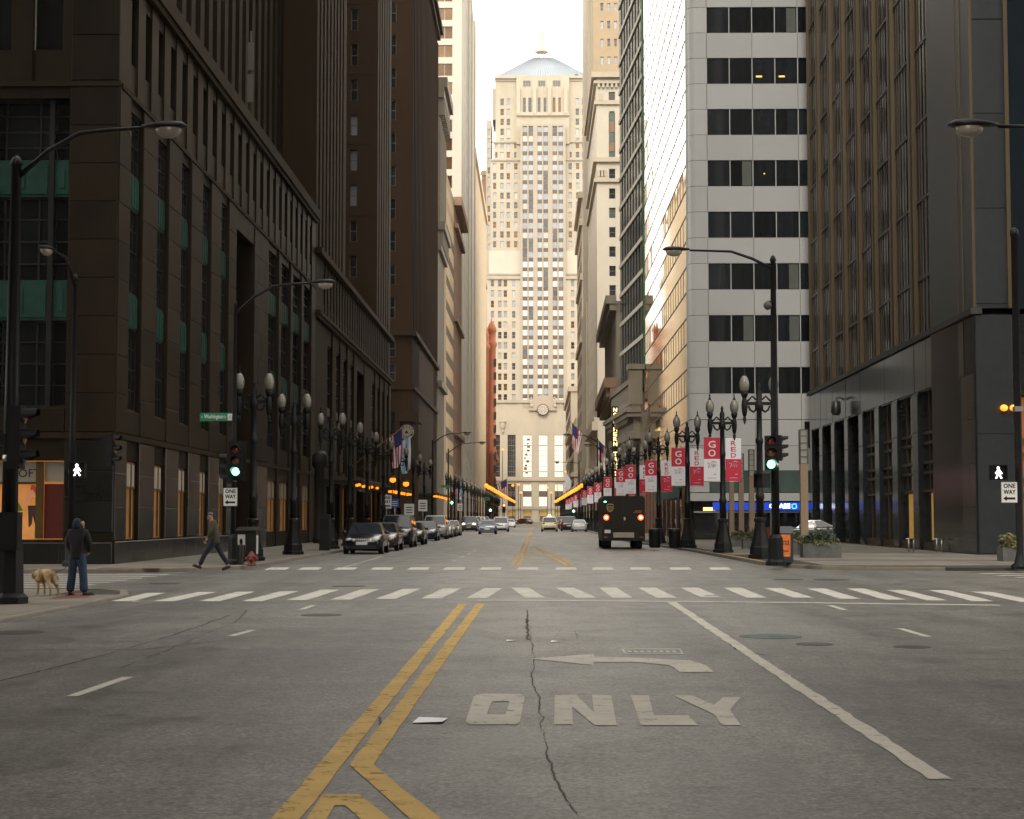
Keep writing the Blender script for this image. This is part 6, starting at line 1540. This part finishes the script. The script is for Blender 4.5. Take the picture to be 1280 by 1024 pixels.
car('sedan', k_silver, 'lone silver car approaching before the clock tower doors', (P(661,650,470).x,470,0), 0, group=gm_)
carat('van', k_taxi, 'pale yellow taxi van driving away in the middle of the road', 687, 664.8, math.pi, roofsign=True)
p = G(724.5,665); car('sedan', k_silver, 'silver sedan seen from behind on the right', (p.x,p.y+2.3,0), math.pi, group=gm_)
car('suv', k_brown, 'dark off-roader close behind and left of the silver sedan', (4.1,212,0), math.pi, group=gm_); car('sedan', k_red, 'red car with brake lights left of the silver sedan', (4.2,228,0), math.pi, lights='brake', group=gm_)
for i, (x, y, k, c, lb) in enumerate(((4.3,252,'sedan',k_red,'dark red'),(3.6,268,'suv',k_brown,'dark brown tall'),(4.6,285,'sedan',k_grey,'grey'),(4.2,305,'sedan',k_red,'deep red'))): car(k, c, lb+' car seen from behind in the far right queue', (x,y,0), math.pi, lights='brake' if i == 0 else 'off', group=gm_)
car('sedan', k_dgreen, 'dark green car glimpsed behind the tan light pylon', (P(1000,655,112).x+.6,112,SW), R(262))

# delivery truck
tr = G(779.5,686.5); tk = thing('delivery_truck', 'dark brown box delivery truck with lit tail lights and gold shield', 'truck', (tr.x,tr.y,0)); hw = 1.16
mb = MB()
pr = [(-hw,0,.55),(hw,0,.55),(hw,0,2.72),(hw-.12,0,2.86),(-hw+.12,0,2.86),(-hw,0,2.72)]; n = 6
mb.add([(x,0,z) for x,_,z in pr]+[(x,5.6,z) for x,_,z in pr], [tuple(range(n))]+[tuple(range(2*n-1,n-1,-1))]+[(i,n+i,n+(i+1)%n,(i+1)%n) for i in range(n)]); part('body', mb, m_truck, tk)
mb = MB(); mb.prism([(-hw,5.6),(hw,5.6),(hw*.9,7.2),(-hw*.9,7.2)], .55, 1.5); part('bonnet', mb, m_truck, tk)
for (a,b) in ((-hw+.16,-.012),(.012,hw-.16)):
    mb = MB(); mb.box(a,b,-.03,-.002,.98,2.62); d = part('rear_door', mb, m_truck, tk)
    mb = MB(); 
    for z in (1.2,1.9,2.45): mb.box(a if a < 0 else b-.14, a+.14 if a < 0 else b, -.05,-.03, z, z+.07)
    part('hinge', mb, m_black, d)
    if a > 0: mb = MB(); mb.box(.02,.10,-.08,-.03,1.55,1.72); part('handle', mb, m_steel, d)
for s in (-1,1):
    mb = MB(); mb.lathe([(.15,-.03),(.15,-.05),(.02,-.06)], n=14, axis='y'); l = part('tail_light', mb, m_red_on, tk, (s*.93,0,1.70)); mb = MB(); mb.lathe([(.075,-.062),(.01,-.066)], n=12, axis='y'); part('lamp_centre', mb, m_red_core, l)
    mb = MB(); mb.box(s*.96-.09,s*.96+.09,-.035,-.002,.60,.68); part('reflector', mb, m_red_off, tk)
    mb = MB(); mb.lathe([(.42,-.22),(.46,-.16),(.46,.16),(.42,.22),(.1,.2)], n=18, axis='x'); 
    w_ = mb.mesh('wheel', m_tyre); link('wheel', w_, tk, (s*(hw-.32),1.3,.46)); link('wheel', w_, tk, (s*(hw-.26),5.7,.46))
    mb = MB(); mb.box(s*(hw+.18)-.1,s*(hw+.18)+.1,5.2,5.28,1.5,2.1); mb.tube([(s*hw,5.3,2.0),(s*(hw+.18),5.25,1.9)], .02, 5); part('wing_mirror', mb, m_black, tk)
mb = MB(); mb.box(-.56,.56,-.10,-.002,.62,.90); part('step_bumper', mb, m_bumper, tk)
mb = MB(); mb.box(-hw,hw,-.02,5.0,.45,.56); part('chassis', mb, m_black, tk)
mb = MB(); mb.box(-1.02,-.70,-.04,-.031,.86,1.04); part('number_plate', mb, m_plate, tk)
mb = MB(); sh = [(-.17,.34),(-.19,.30),(-.19,.10),(-.14,-.02),(0,-.10),(.14,-.02),(.19,.10),(.19,.30),(.17,.34),(0,.37)]
mb.add([(x-.72,-.036,2.08+z) for x,z in sh], [tuple(range(len(sh)))]); shd = part('shield_emblem', mb, m_gold, tk)
mb = MB(); text(mb, 'ups', -.84,-.60,2.06,2.24,-.039,m_truck,.008); mb.add([(-.72+x,-.039,2.33+z) for x,z in [(-.17,-.02),(.17,-.04),(.16,.03),(0,.05),(-.15,.03)]], [(0,1,2,3,4)], m_truck); part('emblem_lettering', mb, None, shd)
mb = MB(); mb.box(.62,1.0,-.036,-.031,2.04,2.07).box(.55,.98,-.036,-.031,1.97,2.0); part('gold_lettering', mb, m_gold, tk)
mb = MB(); mb.box(-1.05,-.92,-.036,-.031,2.52,2.58); part('marker_lamp', mb, m_green_on, tk)

# ================================================================ STREET FURNITURE
def leafy(name, parent, c, r, n, mats, size=.09, seed=1, loc=(0,0,0)):
    rr = random.Random(seed); mb = MB()
    for i in range(n):
        th = rr.uniform(0,2*math.pi); ph = math.acos(rr.uniform(-.5,1)); k = rr.uniform(.35,1.08)**.6
        bump = 1+.22*math.sin(3*th+seed)+.15*math.sin(5*ph+2*seed)
        p = Vector((c[0]+r[0]*k*bump*math.sin(ph)*math.cos(th), c[1]+r[1]*k*bump*math.sin(ph)*math.sin(th), c[2]+r[2]*k*bump*math.cos(ph)))
        u = Vector((rr.gauss(0,1),rr.gauss(0,1),rr.gauss(0,1))).normalized(); v = u.orthogonal().normalized(); s = size*rr.uniform(.6,1.4)
        mb.add([p-u*s, p+v*s*.45, p+u*s, p-v*s*.45], [(0,1,2,3)], mats[0] if rr.random() < .75 else mats[1])
    for k in range(5):
        a = rr.uniform(0,6.28); mb.tube([(c[0],c[1],c[2]-r[2]*.6),(c[0]+r[0]*.6*math.cos(a),c[1]+r[1]*.6*math.sin(a),c[2]+r[2]*.5)], .012, 4, m_stem)
    return part(name, mb, None, parent, loc)
def planter(label, px, py, w, d, h, sh, seed, mats=None, dark=True):
    p = G(px, py, SW); t = thing('planter', label, 'planter', (p.x,p.y+d/2,SW))
    mb = MB(); th = .07
    mb.box(-w/2,w/2,-d/2,-d/2+th,0,h).box(-w/2,w/2,d/2-th,d/2,0,h).box(-w/2,-w/2+th,-d/2+th,d/2-th,0,h).box(w/2-th,w/2,-d/2+th,d/2-th,0,h); part('box', mb, m_planter, t)
    mb = MB(); mb.box(-w/2+th,w/2-th,-d/2+th,d/2-th,0,h-.06); part('soil', mb, m_soil, t)
    for i, (x, r) in enumerate(sh): leafy('shrub', t, (x,0,h+r[2]*.35), r, int(260*r[0]/.35), mats or [m_leaf_d,m_leaf], .085, seed+i)
    leafy('trailing_plants', t, (0,-d*.2,h), (w*.5,d*.42,.12), 320, [m_leaf_y,m_leaf], .06, seed+9)
planter('big grey planter with dark shrubs beside the black newspaper box', 1028, 697.5, 1.5, .9, .55, [(.12,(.45,.35,.45)),(-.45,(.3,.3,.28))], 3)
planter('grey planter half hidden behind the black newspaper box', 996, 693.5, 1.2, .9, .52, [(0,(.45,.35,.3))], 14, [m_leaf,m_leaf_y])
planter('small planter behind the big twin globe lamp', 941, 686, .95, .8, .5, [(0,(.4,.3,.32))], 25)
planter('small planter right of the nearest bannered lamp', 924, 683.5, .9, .8, .48, [(0,(.38,.3,.3))], 36, [m_leaf_d,m_leaf_y])
planter('smallest planter close to the nearest bannered lamp', 911, 681.5, .9, .8, .46, [(0,(.35,.3,.3))], 47)
planter('planter with yellow green shrub at the right edge by granite', 1268, 702, .8, .8, .5, [(0,(.45,.35,.4))], 58, [m_leaf_y,m_leaf])
planter('low planter box by the bank entrance', 893, 672, 1.4, .8, .5, [(-.3,(.2,.2,.15))], 69)
def pylon(label, px, top, Y, w):
    p = P(px, top, Y); t = thing('light_pylon', label, 'light pylon', (p.x,Y,SW)); h = p.z-SW
    mb = MB(); mb.box(-w/2,w/2,-w/2,w/2,0,h*.725); part('shaft', mb, m_pylon, t)
    mb = MB(); mb.box(-w/2+.03,w/2-.03,-w/2+.03,w/2-.03,h*.725,h-.03); part('lantern', mb, m_pylon_top, t)
    mb = MB(); mb.box(-w/2,w/2,-w/2,w/2,h-.03,h)
    for k in range(5): z = h*.725+h*.275*k/5; mb.box(-w/2,w/2,-w/2,w/2,z,z+.025)
    for sx in (-1,1):
        for sy in (-1,1): mb.box(sx*w/2-.02,sx*w/2+.02,sy*w/2-.02,sy*w/2+.02,h*.725,h)
    part('lantern_frame', mb, m_pole, t)
pylon('tall tan light pylon standing behind the big grey planter', 1004, 537, 70, .31)
for lab, px, top, Y in (('tan light pylon just left of the big twin globe lamp',939,562,89),('tan light pylon second left of the big twin globe lamp',926,567,93),('tan light pylon half hidden by the red lettered banner',914,571,97)): pylon(lab, px, top, Y, .27)
# newspaper box with orange poster
p = G(982,705.5,SW); t = thing('newspaper_box', 'black newspaper box with orange poster beside the right signal pole', 'newspaper box', (p.x,p.y+.3,SW))
mb = MB(); mb.box(-.27,.27,-.28,.25,.06,1.05); mb.add([(-.27,-.28,1.05),(.27,-.28,1.05),(.27,.25,1.05),(-.27,.25,1.05),(-.27,-.05,1.28),(.27,-.05,1.28),(.27,.25,1.28),(-.27,.25,1.28)], [(0,1,5,4),(1,2,6,5),(2,3,7,6),(3,0,4,7),(4,5,6,7)]); part('case', mb, m_granite_grey, t)
mb = MB(); mb.box(-.17,.17,-.295,-.281,.26,1.0); ps_ = part('poster', mb, m_orange_poster, t)
mb = MB()
for (z,m) in ((.66,m_black),(.74,m_black),(.42,m_black)):
    for k in range(5): x = -.13+.055*k; mb.box(x,x+.035,-.300,-.296,z+rnd.uniform(-.015,.015),z+.055+rnd.uniform(-.015,.015))
part('print', mb, m_black, ps_); mb = MB(); mb.box(-.22,.22,-.2,.2,0,.06); part('foot', mb, m_black, t)
# left corner furniture
p = G(309,703,SW); t = thing('newspaper_box', 'black newspaper kiosk with white posters at the left corner', 'newspaper box', (p.x,p.y+.3,SW))
mb = MB(); mb.box(-.38,.30,-.3,.3,.08,1.12); mb.add([(-.42,-.34,1.12),(.34,-.34,1.12),(.34,.34,1.12),(-.42,.34,1.12),(-.36,-.1,1.25),(.30,-.1,1.25),(.30,.3,1.25),(-.36,.3,1.25)], [(0,1,5,4),(1,2,6,5),(2,3,7,6),(3,0,4,7),(4,5,6,7)]); part('case', mb, m_darkiron, t)
mb = MB(); mb.box(-.34,-.08,-.32,-.301,.32,.98).box(.301,.312,-.2,.12,.3,.95); ps_ = part('poster', mb, m_plate, t); mb = MB(); mb.ell((-.22,-.322,.72),(.06,.004,.12),8,5); mb.box(-.28,-.14,-.327,-.322,.42,.56); part('print', mb, m_black, ps_)
p = G(295,705.5,SW); t = thing('litter_bin', 'grey ribbed litter bin beside the black kiosk', 'litter bin', (p.x,p.y+.2,SW))
mb = MB(); mb.lathe([(.22,0),(.26,.1),(.29,.62),(.31,.66),(.25,.66),(.22,.3)], n=16); part('bin', mb, m_pole, t); mb = MB()
for k in range(16): a = 2*math.pi*k/16; mb.tube([(.26*math.cos(a),.26*math.sin(a),.08),(.30*math.cos(a),.30*math.sin(a),.62)], .016, 4)
part('rib', mb, m_iron, t)
p = G(313.5,707.5,SW); t = thing('fire_hydrant', 'squat red fire hydrant at the left kerb corner', 'fire hydrant', (p.x,p.y+.15,SW)); t.scale = (.85,.85,.85)
mb = MB(); mb.lathe([(.20,0),(.20,.05),(.14,.07),(.14,.32),(.18,.33),(.18,.37),(.15,.38),(.13,.46),(.06,.52),(.04,.56)], n=12); part('body', mb, m_hydrant, t)
mb = MB(); mb.lathe([(.06,-.24),(.08,-.2),(.08,.2),(.06,.24)], n=10, axis='x'); part('side_outlet', mb, m_hydrant, t, (0,0,.27)); mb = MB(); mb.lathe([(.09,-.22),(.09,-.1)], n=10, axis='y'); part('front_outlet', mb, m_hydrant, t, (0,0,.25))
p = G(406,688,SW); t = thing('parking_meter_box', 'dark cabinet standing beside the third left lamp post', 'cabinet', (p.x,p.y,SW)); mb = MB(); mb.box(-.25,.25,-.2,.2,0,1.75); part('cabinet', mb, m_darkiron, t); mb = MB(); mb.box(-.2,.2,-.215,-.201,.9,1.5); part('door', mb, m_iron, t)
p = G(393,690,SW); t = thing('dark_post', 'thick dark post with lantern head against the brown stone wall', 'post', (-13.4,104,SW)); mb = MB(); mb.lathe([(.42,0),(.42,.3),(.34,.4),(.32,4.6),(.5,4.8),(.5,5.4),(.25,5.7)], n=12); part('shaft', mb, m_darkiron, t)
t = thing('control_cabinet', 'black control cabinet strapped to the near left pole', 'cabinet', (c_left.location.x+.2,c_left.location.y-.35,0)); q0, q1 = P(36,640,30), P(36,690,30)
mb = MB(); mb.box(-.42,.12,-.2,.12,q1.z,q0.z); part('cabinet', mb, m_black, t); mb = MB(); mb.box(-.38,.08,-.215,-.201,q1.z+.05,q0.z-.05); part('door', mb, m_iron, t)
for px in (1142,1177):
    p = G(px,690,SW); t = thing('bollard_rail', 'short steel pipe rail %s the glowing lobby bay' % ('left of' if px < 1150 else 'in front of'), 'rail', (p.x,p.y,SW)); mb = MB(); mb.tube([(-.22,0,0),(-.22,0,.62)], .035, 6); mb.tube([(.05,.2,0),(.05,.2,.62)], .035, 6); mb.tube([(-.34,0,.6),(.1,.2,.6)], .03, 6); part('rail', mb, m_steel, t)
for px in (868,858,878): 
    p = G(px,672,SW); t = thing('bollard', {868:'pale steel bollard in the middle of three before the bank entrance',858:'leftmost pale steel bollard before the bank entrance',878:'rightmost pale steel bollard before the bank entrance'}[px], 'bollard', (p.x,p.y,SW), 0, 'bollards before the bank'); mb = MB(); mb.lathe([(.09,0),(.09,1.0),(.05,1.06)], n=8); part('bollard', mb, m_steel, t)
for px, lab in ((844,'black litter bin by the second bannered lamp'),(819,'black litter bin behind the delivery truck')):
    p = G(px,685,SW); t = thing('litter_bin', lab, 'litter bin', (p.x,p.y+.3,SW)); mb = MB(); mb.lathe([(.26,0),(.30,.1),(.32,.85),(.34,.92),(.26,.92)], n=14); part('bin', mb, m_iron, t); mb = MB(); mb.lathe([(.34,.92),(.22,1.0),(.1,1.02)], n=14); part('lid', mb, m_darkiron, t)
# bicycle leaning by the lamp
p = G(832,683,SW); t = thing('bicycle', 'dark bicycle leaning by the third right lamp post', 'bicycle', (p.x,p.y+.6,SW), R(25))
m = MB()
for k in range(20): pass
def ring(r, tr, n=20):
    mb = MB(); pts = [(r*math.cos(2*math.pi*k/n), 0, r*math.sin(2*math.pi*k/n)) for k in range(n+1)]; mb.tube(pts, tr, 6); return mb
rg = ring(.33,.022); rgm = rg.mesh('wheel', m_tyre); link('wheel', rgm, t, (-.5,0,.35)); link('wheel', rgm, t, (.5,0,.35))
mb = MB(); mb.tube([(-.5,0,.35),(-.15,0,.8),(.38,0,.82),(.0,0,.32),(-.5,0,.35)], .02, 6); mb.tube([(0,0,.32),(-.18,0,.92)], .02, 6); mb.tube([(.5,0,.35),(.36,0,.95)], .02, 6); part('frame', mb, m_iron, t)
mb = MB(); mb.tube([(.3,-.25,.98),(.36,0,.97),(.3,.25,.98)], .018, 6); part('handlebar', mb, m_steel, t); mb = MB(); mb.ell((-.2,0,.95),(.14,.08,.04),8,5); part('saddle', mb, m_tyre, t)

# ================================================================ PEOPLE AND DOG
def skin(name, joints, edges, mat, parent, sub=2, root=0):
    ks = list(joints); me = bpy.data.meshes.new(name)
    me.from_pydata([joints[k][0] for k in ks], [(ks.index(a), ks.index(b)) for a, b in edges], [])
    o = link(name, me, parent); md = o.modifiers.new('skin', 'SKIN'); md.use_smooth_shade = True
    sv = me.skin_vertices[0].data
    for i, k in enumerate(ks):
        r = joints[k][1]; sv[i].radius = r if isinstance(r, tuple) else (r, r); sv[i].use_root = (i == root)
    s = o.modifiers.new('sub', 'SUBSURF'); s.levels = sub; s.render_levels = sub
    me.materials.append(mat); return o
def chain(*ks): return list(zip(ks, ks[1:]))
# man with the dog: seen from behind, head in profile to the right, height about 1.65
p = G(96,744.5,.055); man = thing('person', 'person in black jacket, dark hood and blue jeans standing with a dog', 'person', (p.x,p.y,.055), R(-12))
J = {'pel':((0,0,.86),(.10,.07)),'wa':((0,0,1.0),(.10,.07)),'ch':((0,.01,1.24),(.13,.08)),'nk':((0,.02,1.40),.055),'hd':((.015,.03,1.50),(.075,.085)),'tp':((.01,.02,1.58),(.07,.08)),
     'sl':((-.17,.02,1.33),.06),'el':((-.23,.03,1.07),.045),'wl':((-.17,.16,.90),.035),'hl':((-.13,.20,.86),.04),'sr':((.17,.02,1.33),.06),'er':((.23,.04,1.07),.045),'wr':((.17,.17,.90),.035),'hr':((.13,.20,.86),.04),
     'jl':((-.09,0,.80),.085),'kl':((-.12,.02,.45),.058),'al':((-.15,-.01,.09),.042),'tl':((-.17,.12,.04),.038),'jr':((.09,0,.80),.085),'kr':((.12,.03,.45),.058),'ar':((.16,0,.09),.042),'tr':((.20,.12,.04),.038)}
E = chain('pel','wa','ch','nk','hd','tp')+chain('ch','sl','el','wl','hl')+chain('ch','sr','er','wr','hr')+chain('pel','jl','kl','al','tl')+chain('pel','jr','kr','ar','tr')
skin('body', J, E, m_skin, man)
jk = {'y':((0,0,.765),(.18,.135)),'z':((0,0,.79),(.185,.14)),'a':((0,0,.86),(.185,.14)),'b':((0,0,1.0),(.175,.135)),'c':((0,.01,1.24),(.205,.15)),'n':((0,.02,1.39),(.085,.085)),'sl':((-.18,.02,1.33),.085),'el':((-.25,.03,1.07),.068),'wl':((-.18,.16,.91),.052),'sr':((.18,.02,1.33),.085),'er':((.25,.04,1.07),.068),'wr':((.18,.17,.91),.052)}
skin('jacket', jk, chain('y','z','a','b','c','n')+chain('c','sl','el','wl')+chain('c','sr','er','wr'), m_jacket, man)
hd = {'a':((-.005,.0,1.38),(.10,.10)),'b':((-.025,.0,1.49),(.105,.11)),'c':((-.02,.01,1.58),(.09,.095)),'d':((-.015,.015,1.635),(.04,.045))}
skin('hood', hd, chain('a','b','c','d'), m_hood, man)
# face: nose, lips and brow turned to the right
mb = MB(); mb.ell((.095,.035,1.51),(.03,.045,.065),8,6); mb.ell((.125,.04,1.505),(.014,.014,.02),6,5); mb.ell((.118,.04,1.463),(.012,.022,.010),6,5); mb.ell((.108,.04,1.435),(.02,.03,.018),6,5); part('face', mb, m_skin, man)
mb = MB(); mb.ell((.117,.055,1.525),(.008,.012,.008),6,4); mb.ell((.117,.02,1.525),(.008,.012,.008),6,4); part('eyes', mb, m_black, man)
tj = {'q':((0,0,1.0),(.15,.115)),'p':((0,0,.86),(.165,.125)),'jl':((-.095,0,.76),(.105,.11)),'kl':((-.125,.02,.45),(.085,.09)),'al':((-.155,-.01,.06),(.085,.095)),'jr':((.095,0,.76),(.105,.11)),'kr':((.125,.03,.45),(.085,.09)),'ar':((.165,0,.06),(.085,.095))}
skin('jeans', tj, chain('q','p','jl','kl','al')+chain('p','jr','kr','ar'), m_jeans, man)
for s, x, a in ((-1,-.165,R(10)),(1,.185,R(-22))):
    mb = MB(); mb.ell((0,.08,.045),(.052,.145,.045),10,6); mb.box(-.05,.05,-.06,.21,0,.02); sh_ = part('shoe', mb, m_shoe, man, (x,0,0), a)
for s in (-1,1):     # fingers hooked into the front pockets
    for k in range(4):
        skin('finger', {'a':((s*.135-s*.018*k,.185,.88),.010),'b':((s*.125-s*.018*k,.225,.85),.009),'c':((s*.115-s*.018*k,.215,.815+.006*k),.008)}, chain('a','b','c'), m_skin, man, 1)
# dog
p = G(57,744.5,.055); dog = thing('dog', 'golden shaggy dog seen from behind walking on the left pavement', 'dog', (p.x,p.y,.055), R(0))
D = {'rump':((.17,-.10,.42),(.105,.125)),'loin':((.06,-.02,.44),(.11,.125)),'rib':((-.08,.07,.43),(.125,.15)),'chest':((-.17,.14,.42),(.11,.14)),'nk':((-.24,.19,.44),(.085,.10)),'hd':((-.29,.24,.43),(.075,.08)),'mz':((-.335,.29,.37),(.035,.04)),'ns':((-.36,.32,.35),(.022,.022)),
     't1':((.22,-.15,.40),.032),'t2':((.28,-.18,.27),.030),'t3':((.34,-.19,.19),.015),
     'hl':((.10,-.14,.34),(.07,.085)),'hkl':((.13,-.20,.24),.042),'hhl':((.18,-.26,.15),.024),'hfl':((.165,-.25,.03),.024),'htl':((.14,-.22,.022),.026),
     'hr':((.21,-.03,.34),(.07,.085)),'hkr':((.22,-.05,.24),.042),'hhr':((.29,-.10,.15),.024),'hfr':((.285,-.08,.03),.024),'htr':((.255,-.06,.022),.026),
     'fl':((-.20,.07,.32),(.05,.065)),'fel':((-.17,.05,.20),.032),'fpl':((-.18,.045,.07),.022),'ffl':((-.20,.06,.022),.026),'fr':((-.10,.17,.32),(.05,.065)),'fer':((-.07,.15,.20),.032),'fpr':((-.06,.14,.07),.022),'ffr':((-.08,.16,.022),.026)}
DE = chain('rump','loin','rib','chest','nk','hd','mz','ns')+chain('rump','t1','t2','t3')+chain('loin','hl','hkl','hhl','hfl','htl')+chain('rump','hr','hkr','hhr','hfr','htr')+chain('rib','fl','fel','fpl','ffl')+chain('chest','fr','fer','fpr','ffr')
db = skin('body', D, DE, m_fur, dog, 2, 1)
def furtufts(bone, n, L_, mat, seed):
    rr = random.Random(seed); mb = MB()
    for i in range(n):
        a, b = rr.choice(bone); pa, ra = D[a]; pb, rb = D[b]; t = rr.random(); c = Vector(pa).lerp(Vector(pb), t); r = (ra if isinstance(ra,tuple) else (ra,ra)); r2 = (rb if isinstance(rb,tuple) else (rb,rb)); rad = (r[0]+(r2[0]-r[0])*t)*.98
        d = (Vector(pb)-Vector(pa)).normalized(); o = Vector((rr.gauss(0,1),rr.gauss(0,1),rr.gauss(0,1))); o = (o-d*o.dot(d)).normalized()
        s = c+o*rad*.93; e = s+(o*.35-d*.5+Vector((0,0,-.75))).normalized()*L_*rr.uniform(.6,1.3); w = d.cross(o)*.010
        mb.add([s-w, s+w, e], [(0,1,2)])
    return mb
part('coat', furtufts(chain('rump','loin','rib','chest'), 1500, .06, m_fur, 3), m_fur, dog)
part('pale_coat', furtufts(chain('chest','nk','hd')+[('loin','hl'),('rump','hr')]+chain('rump','t1','t2','t3'), 900, .06, m_fur_l, 4), m_fur_l, dog)
for s in (-1,1): mb = MB(); mb.ell((-.275+.065*s,.225+.05*s,.43),(.02,.035,.075),8,6); part('ear', mb, m_fur, dog)
ls = thing('dog_lead', 'thin dark lead between the dog and the person in jeans', 'lead', (p.x,p.y,.055)); q = man.location-ls.location
mb = MB(); mb.tube([(-.22,.20,.52),(.05,.18,.46),(.35,.16,.55),(q.x-.13,q.y+.20,.86)], .008, 5); part('strap', mb, m_black, ls)
# walker, mid-stride to the left
p = G(268,711,SW); wk = thing('person', 'person in olive jacket, grey cap and dark jeans striding left', 'person', (p.x,p.y,SW))
J = {'pel':((.0,0,.88),(.08,.09)),'wa':((.0,0,1.04),(.08,.10)),'ch':((-.05,0,1.32),(.10,.13)),'nk':((-.11,0,1.50),.055),'hd':((-.15,0,1.61),(.085,.075)),'tp':((-.15,0,1.70),(.08,.07)),
     'sl':((-.05,-.19,1.41),.06),'el':((-.07,-.24,1.14),.048),'wl':((-.20,-.22,.92),.036),'hl':((-.24,-.21,.86),.042),'sr':((-.05,.19,1.41),.06),'er':((.05,.24,1.15),.048),'wr':((-.06,.22,.93),.036),'hr':((-.10,.22,.87),.042),
     'jl':((-.02,-.09,.83),.085),'kl':((-.28,-.09,.47),.06),'al':((-.44,-.09,.12),.042),'tl':((-.55,-.09,.09),.035),'jr':((.02,.09,.83),.085),'kr':((.18,.09,.47),.06),'ar':((.42,.09,.13),.042),'tr':((.36,.09,.03),.035)}
skin('body', J, E, m_skin, wk)
jk = {'y':((.02,0,.775),(.16,.175)),'z':((.02,0,.80),(.165,.18)),'a':((.01,0,.88),(.165,.18)),'b':((.0,0,1.04),(.16,.18)),'c':((-.04,0,1.32),(.165,.205)),'n':((-.10,0,1.48),(.085,.085)),'sl':((-.05,-.20,1.41),.085),'el':((-.06,-.26,1.14),.072),'wl':((-.18,-.23,.94),.052),'sr':((-.05,.20,1.41),.085),'er':((.06,.26,1.15),.072),'wr':((-.04,.23,.95),.052)}
skin('jacket', jk, chain('y','z','a','b','c','n')+chain('c','sl','el','wl')+chain('c','sr','er','wr'), m_olive, wk)
tj = {'q':((0,0,1.02),(.13,.14)),'p':((0,0,.88),(.145,.155)),'jl':((-.04,-.09,.80),(.11,.11)),'kl':((-.28,-.09,.47),(.085,.08)),'al':((-.445,-.09,.10),(.075,.07)),'jr':((.03,.09,.80),(.11,.11)),'kr':((.18,.09,.47),(.085,.08)),'ar':((.42,.09,.11),(.075,.07))}
skin('jeans', tj, chain('q','p','jl','kl','al')+chain('p','jr','kr','ar'), m_jeans_d, wk)
skin('cap', {'a':((-.14,0,1.64),(.115,.105)),'b':((-.135,0,1.70),(.105,.10)),'c':((-.13,0,1.75),(.06,.055))}, chain('a','b','c'), m_greycap, wk)
mb = MB(); mb.ell((-.245,0,1.605),(.016,.014,.02),6,5); mb.ell((-.225,0,1.565),(.012,.022,.009),6,5); mb.ell((-.22,0,1.535),(.02,.03,.02),6,5); mb.ell((-.145,-.08,1.60),(.02,.01,.032),6,5); part('face', mb, m_skin, wk)
mb = MB(); mb.ell((-.228,-.03,1.625),(.008,.010,.007),6,4); mb.ell((-.228,.03,1.625),(.008,.010,.007),6,4); part('eyes', mb, m_black, wk)
for (x, y, z, rx) in ((-.47,-.09,.05,R(18)),(.40,.09,.03,R(-22))):
    mb = MB(); mb.ell((-.05,0,.02),(.15,.05,.05),10,6); mb.box(-.19,.09,-.045,.045,-.035,-.012); o = part('shoe', mb, m_shoe, wk, (x,y,z)); o.rotation_euler = (0,rx,0)
for (hx,hy,hz) in ((-.24,-.21,.86),(-.10,.22,.87)):
    for k in range(4): skin('finger', {'a':((hx-.02+.014*k,hy,hz-.02),.010),'b':((hx-.035+.014*k,hy,hz-.07),.009),'c':((hx-.02+.014*k,hy+.015,hz-.10+.006*abs(k-1.5)),.008)}, chain('a','b','c'), m_skin, wk, 1)
    skin('thumb', {'a':((hx-.03,hy,hz+.0),.012),'b':((hx-.06,hy,hz-.03),.010),'c':((hx-.065,hy+.01,hz-.06),.009)}, chain('a','b','c'), m_skin, wk, 1)

# ================================================================ HAZE
hz = MB(); hz.box(-360,360,-190,780,-1.2,200); mh = bpy.data.materials.new('haze'); mh.use_nodes = True
nt = mh.node_tree; nt.nodes.clear(); ho = nt.nodes.new('ShaderNodeOutputMaterial'); pv = nt.nodes.new('ShaderNodeVolumePrincipled')
pv.inputs['Color'].default_value = (1.0, .93, .82, 1); pv.inputs['Density'].default_value = .00006; pv.inputs['Anisotropy'].default_value = .35
nt.links.new(pv.outputs[0], ho.inputs['Volume'])
tag(part('haze', hz, mh, None), kind='stuff')
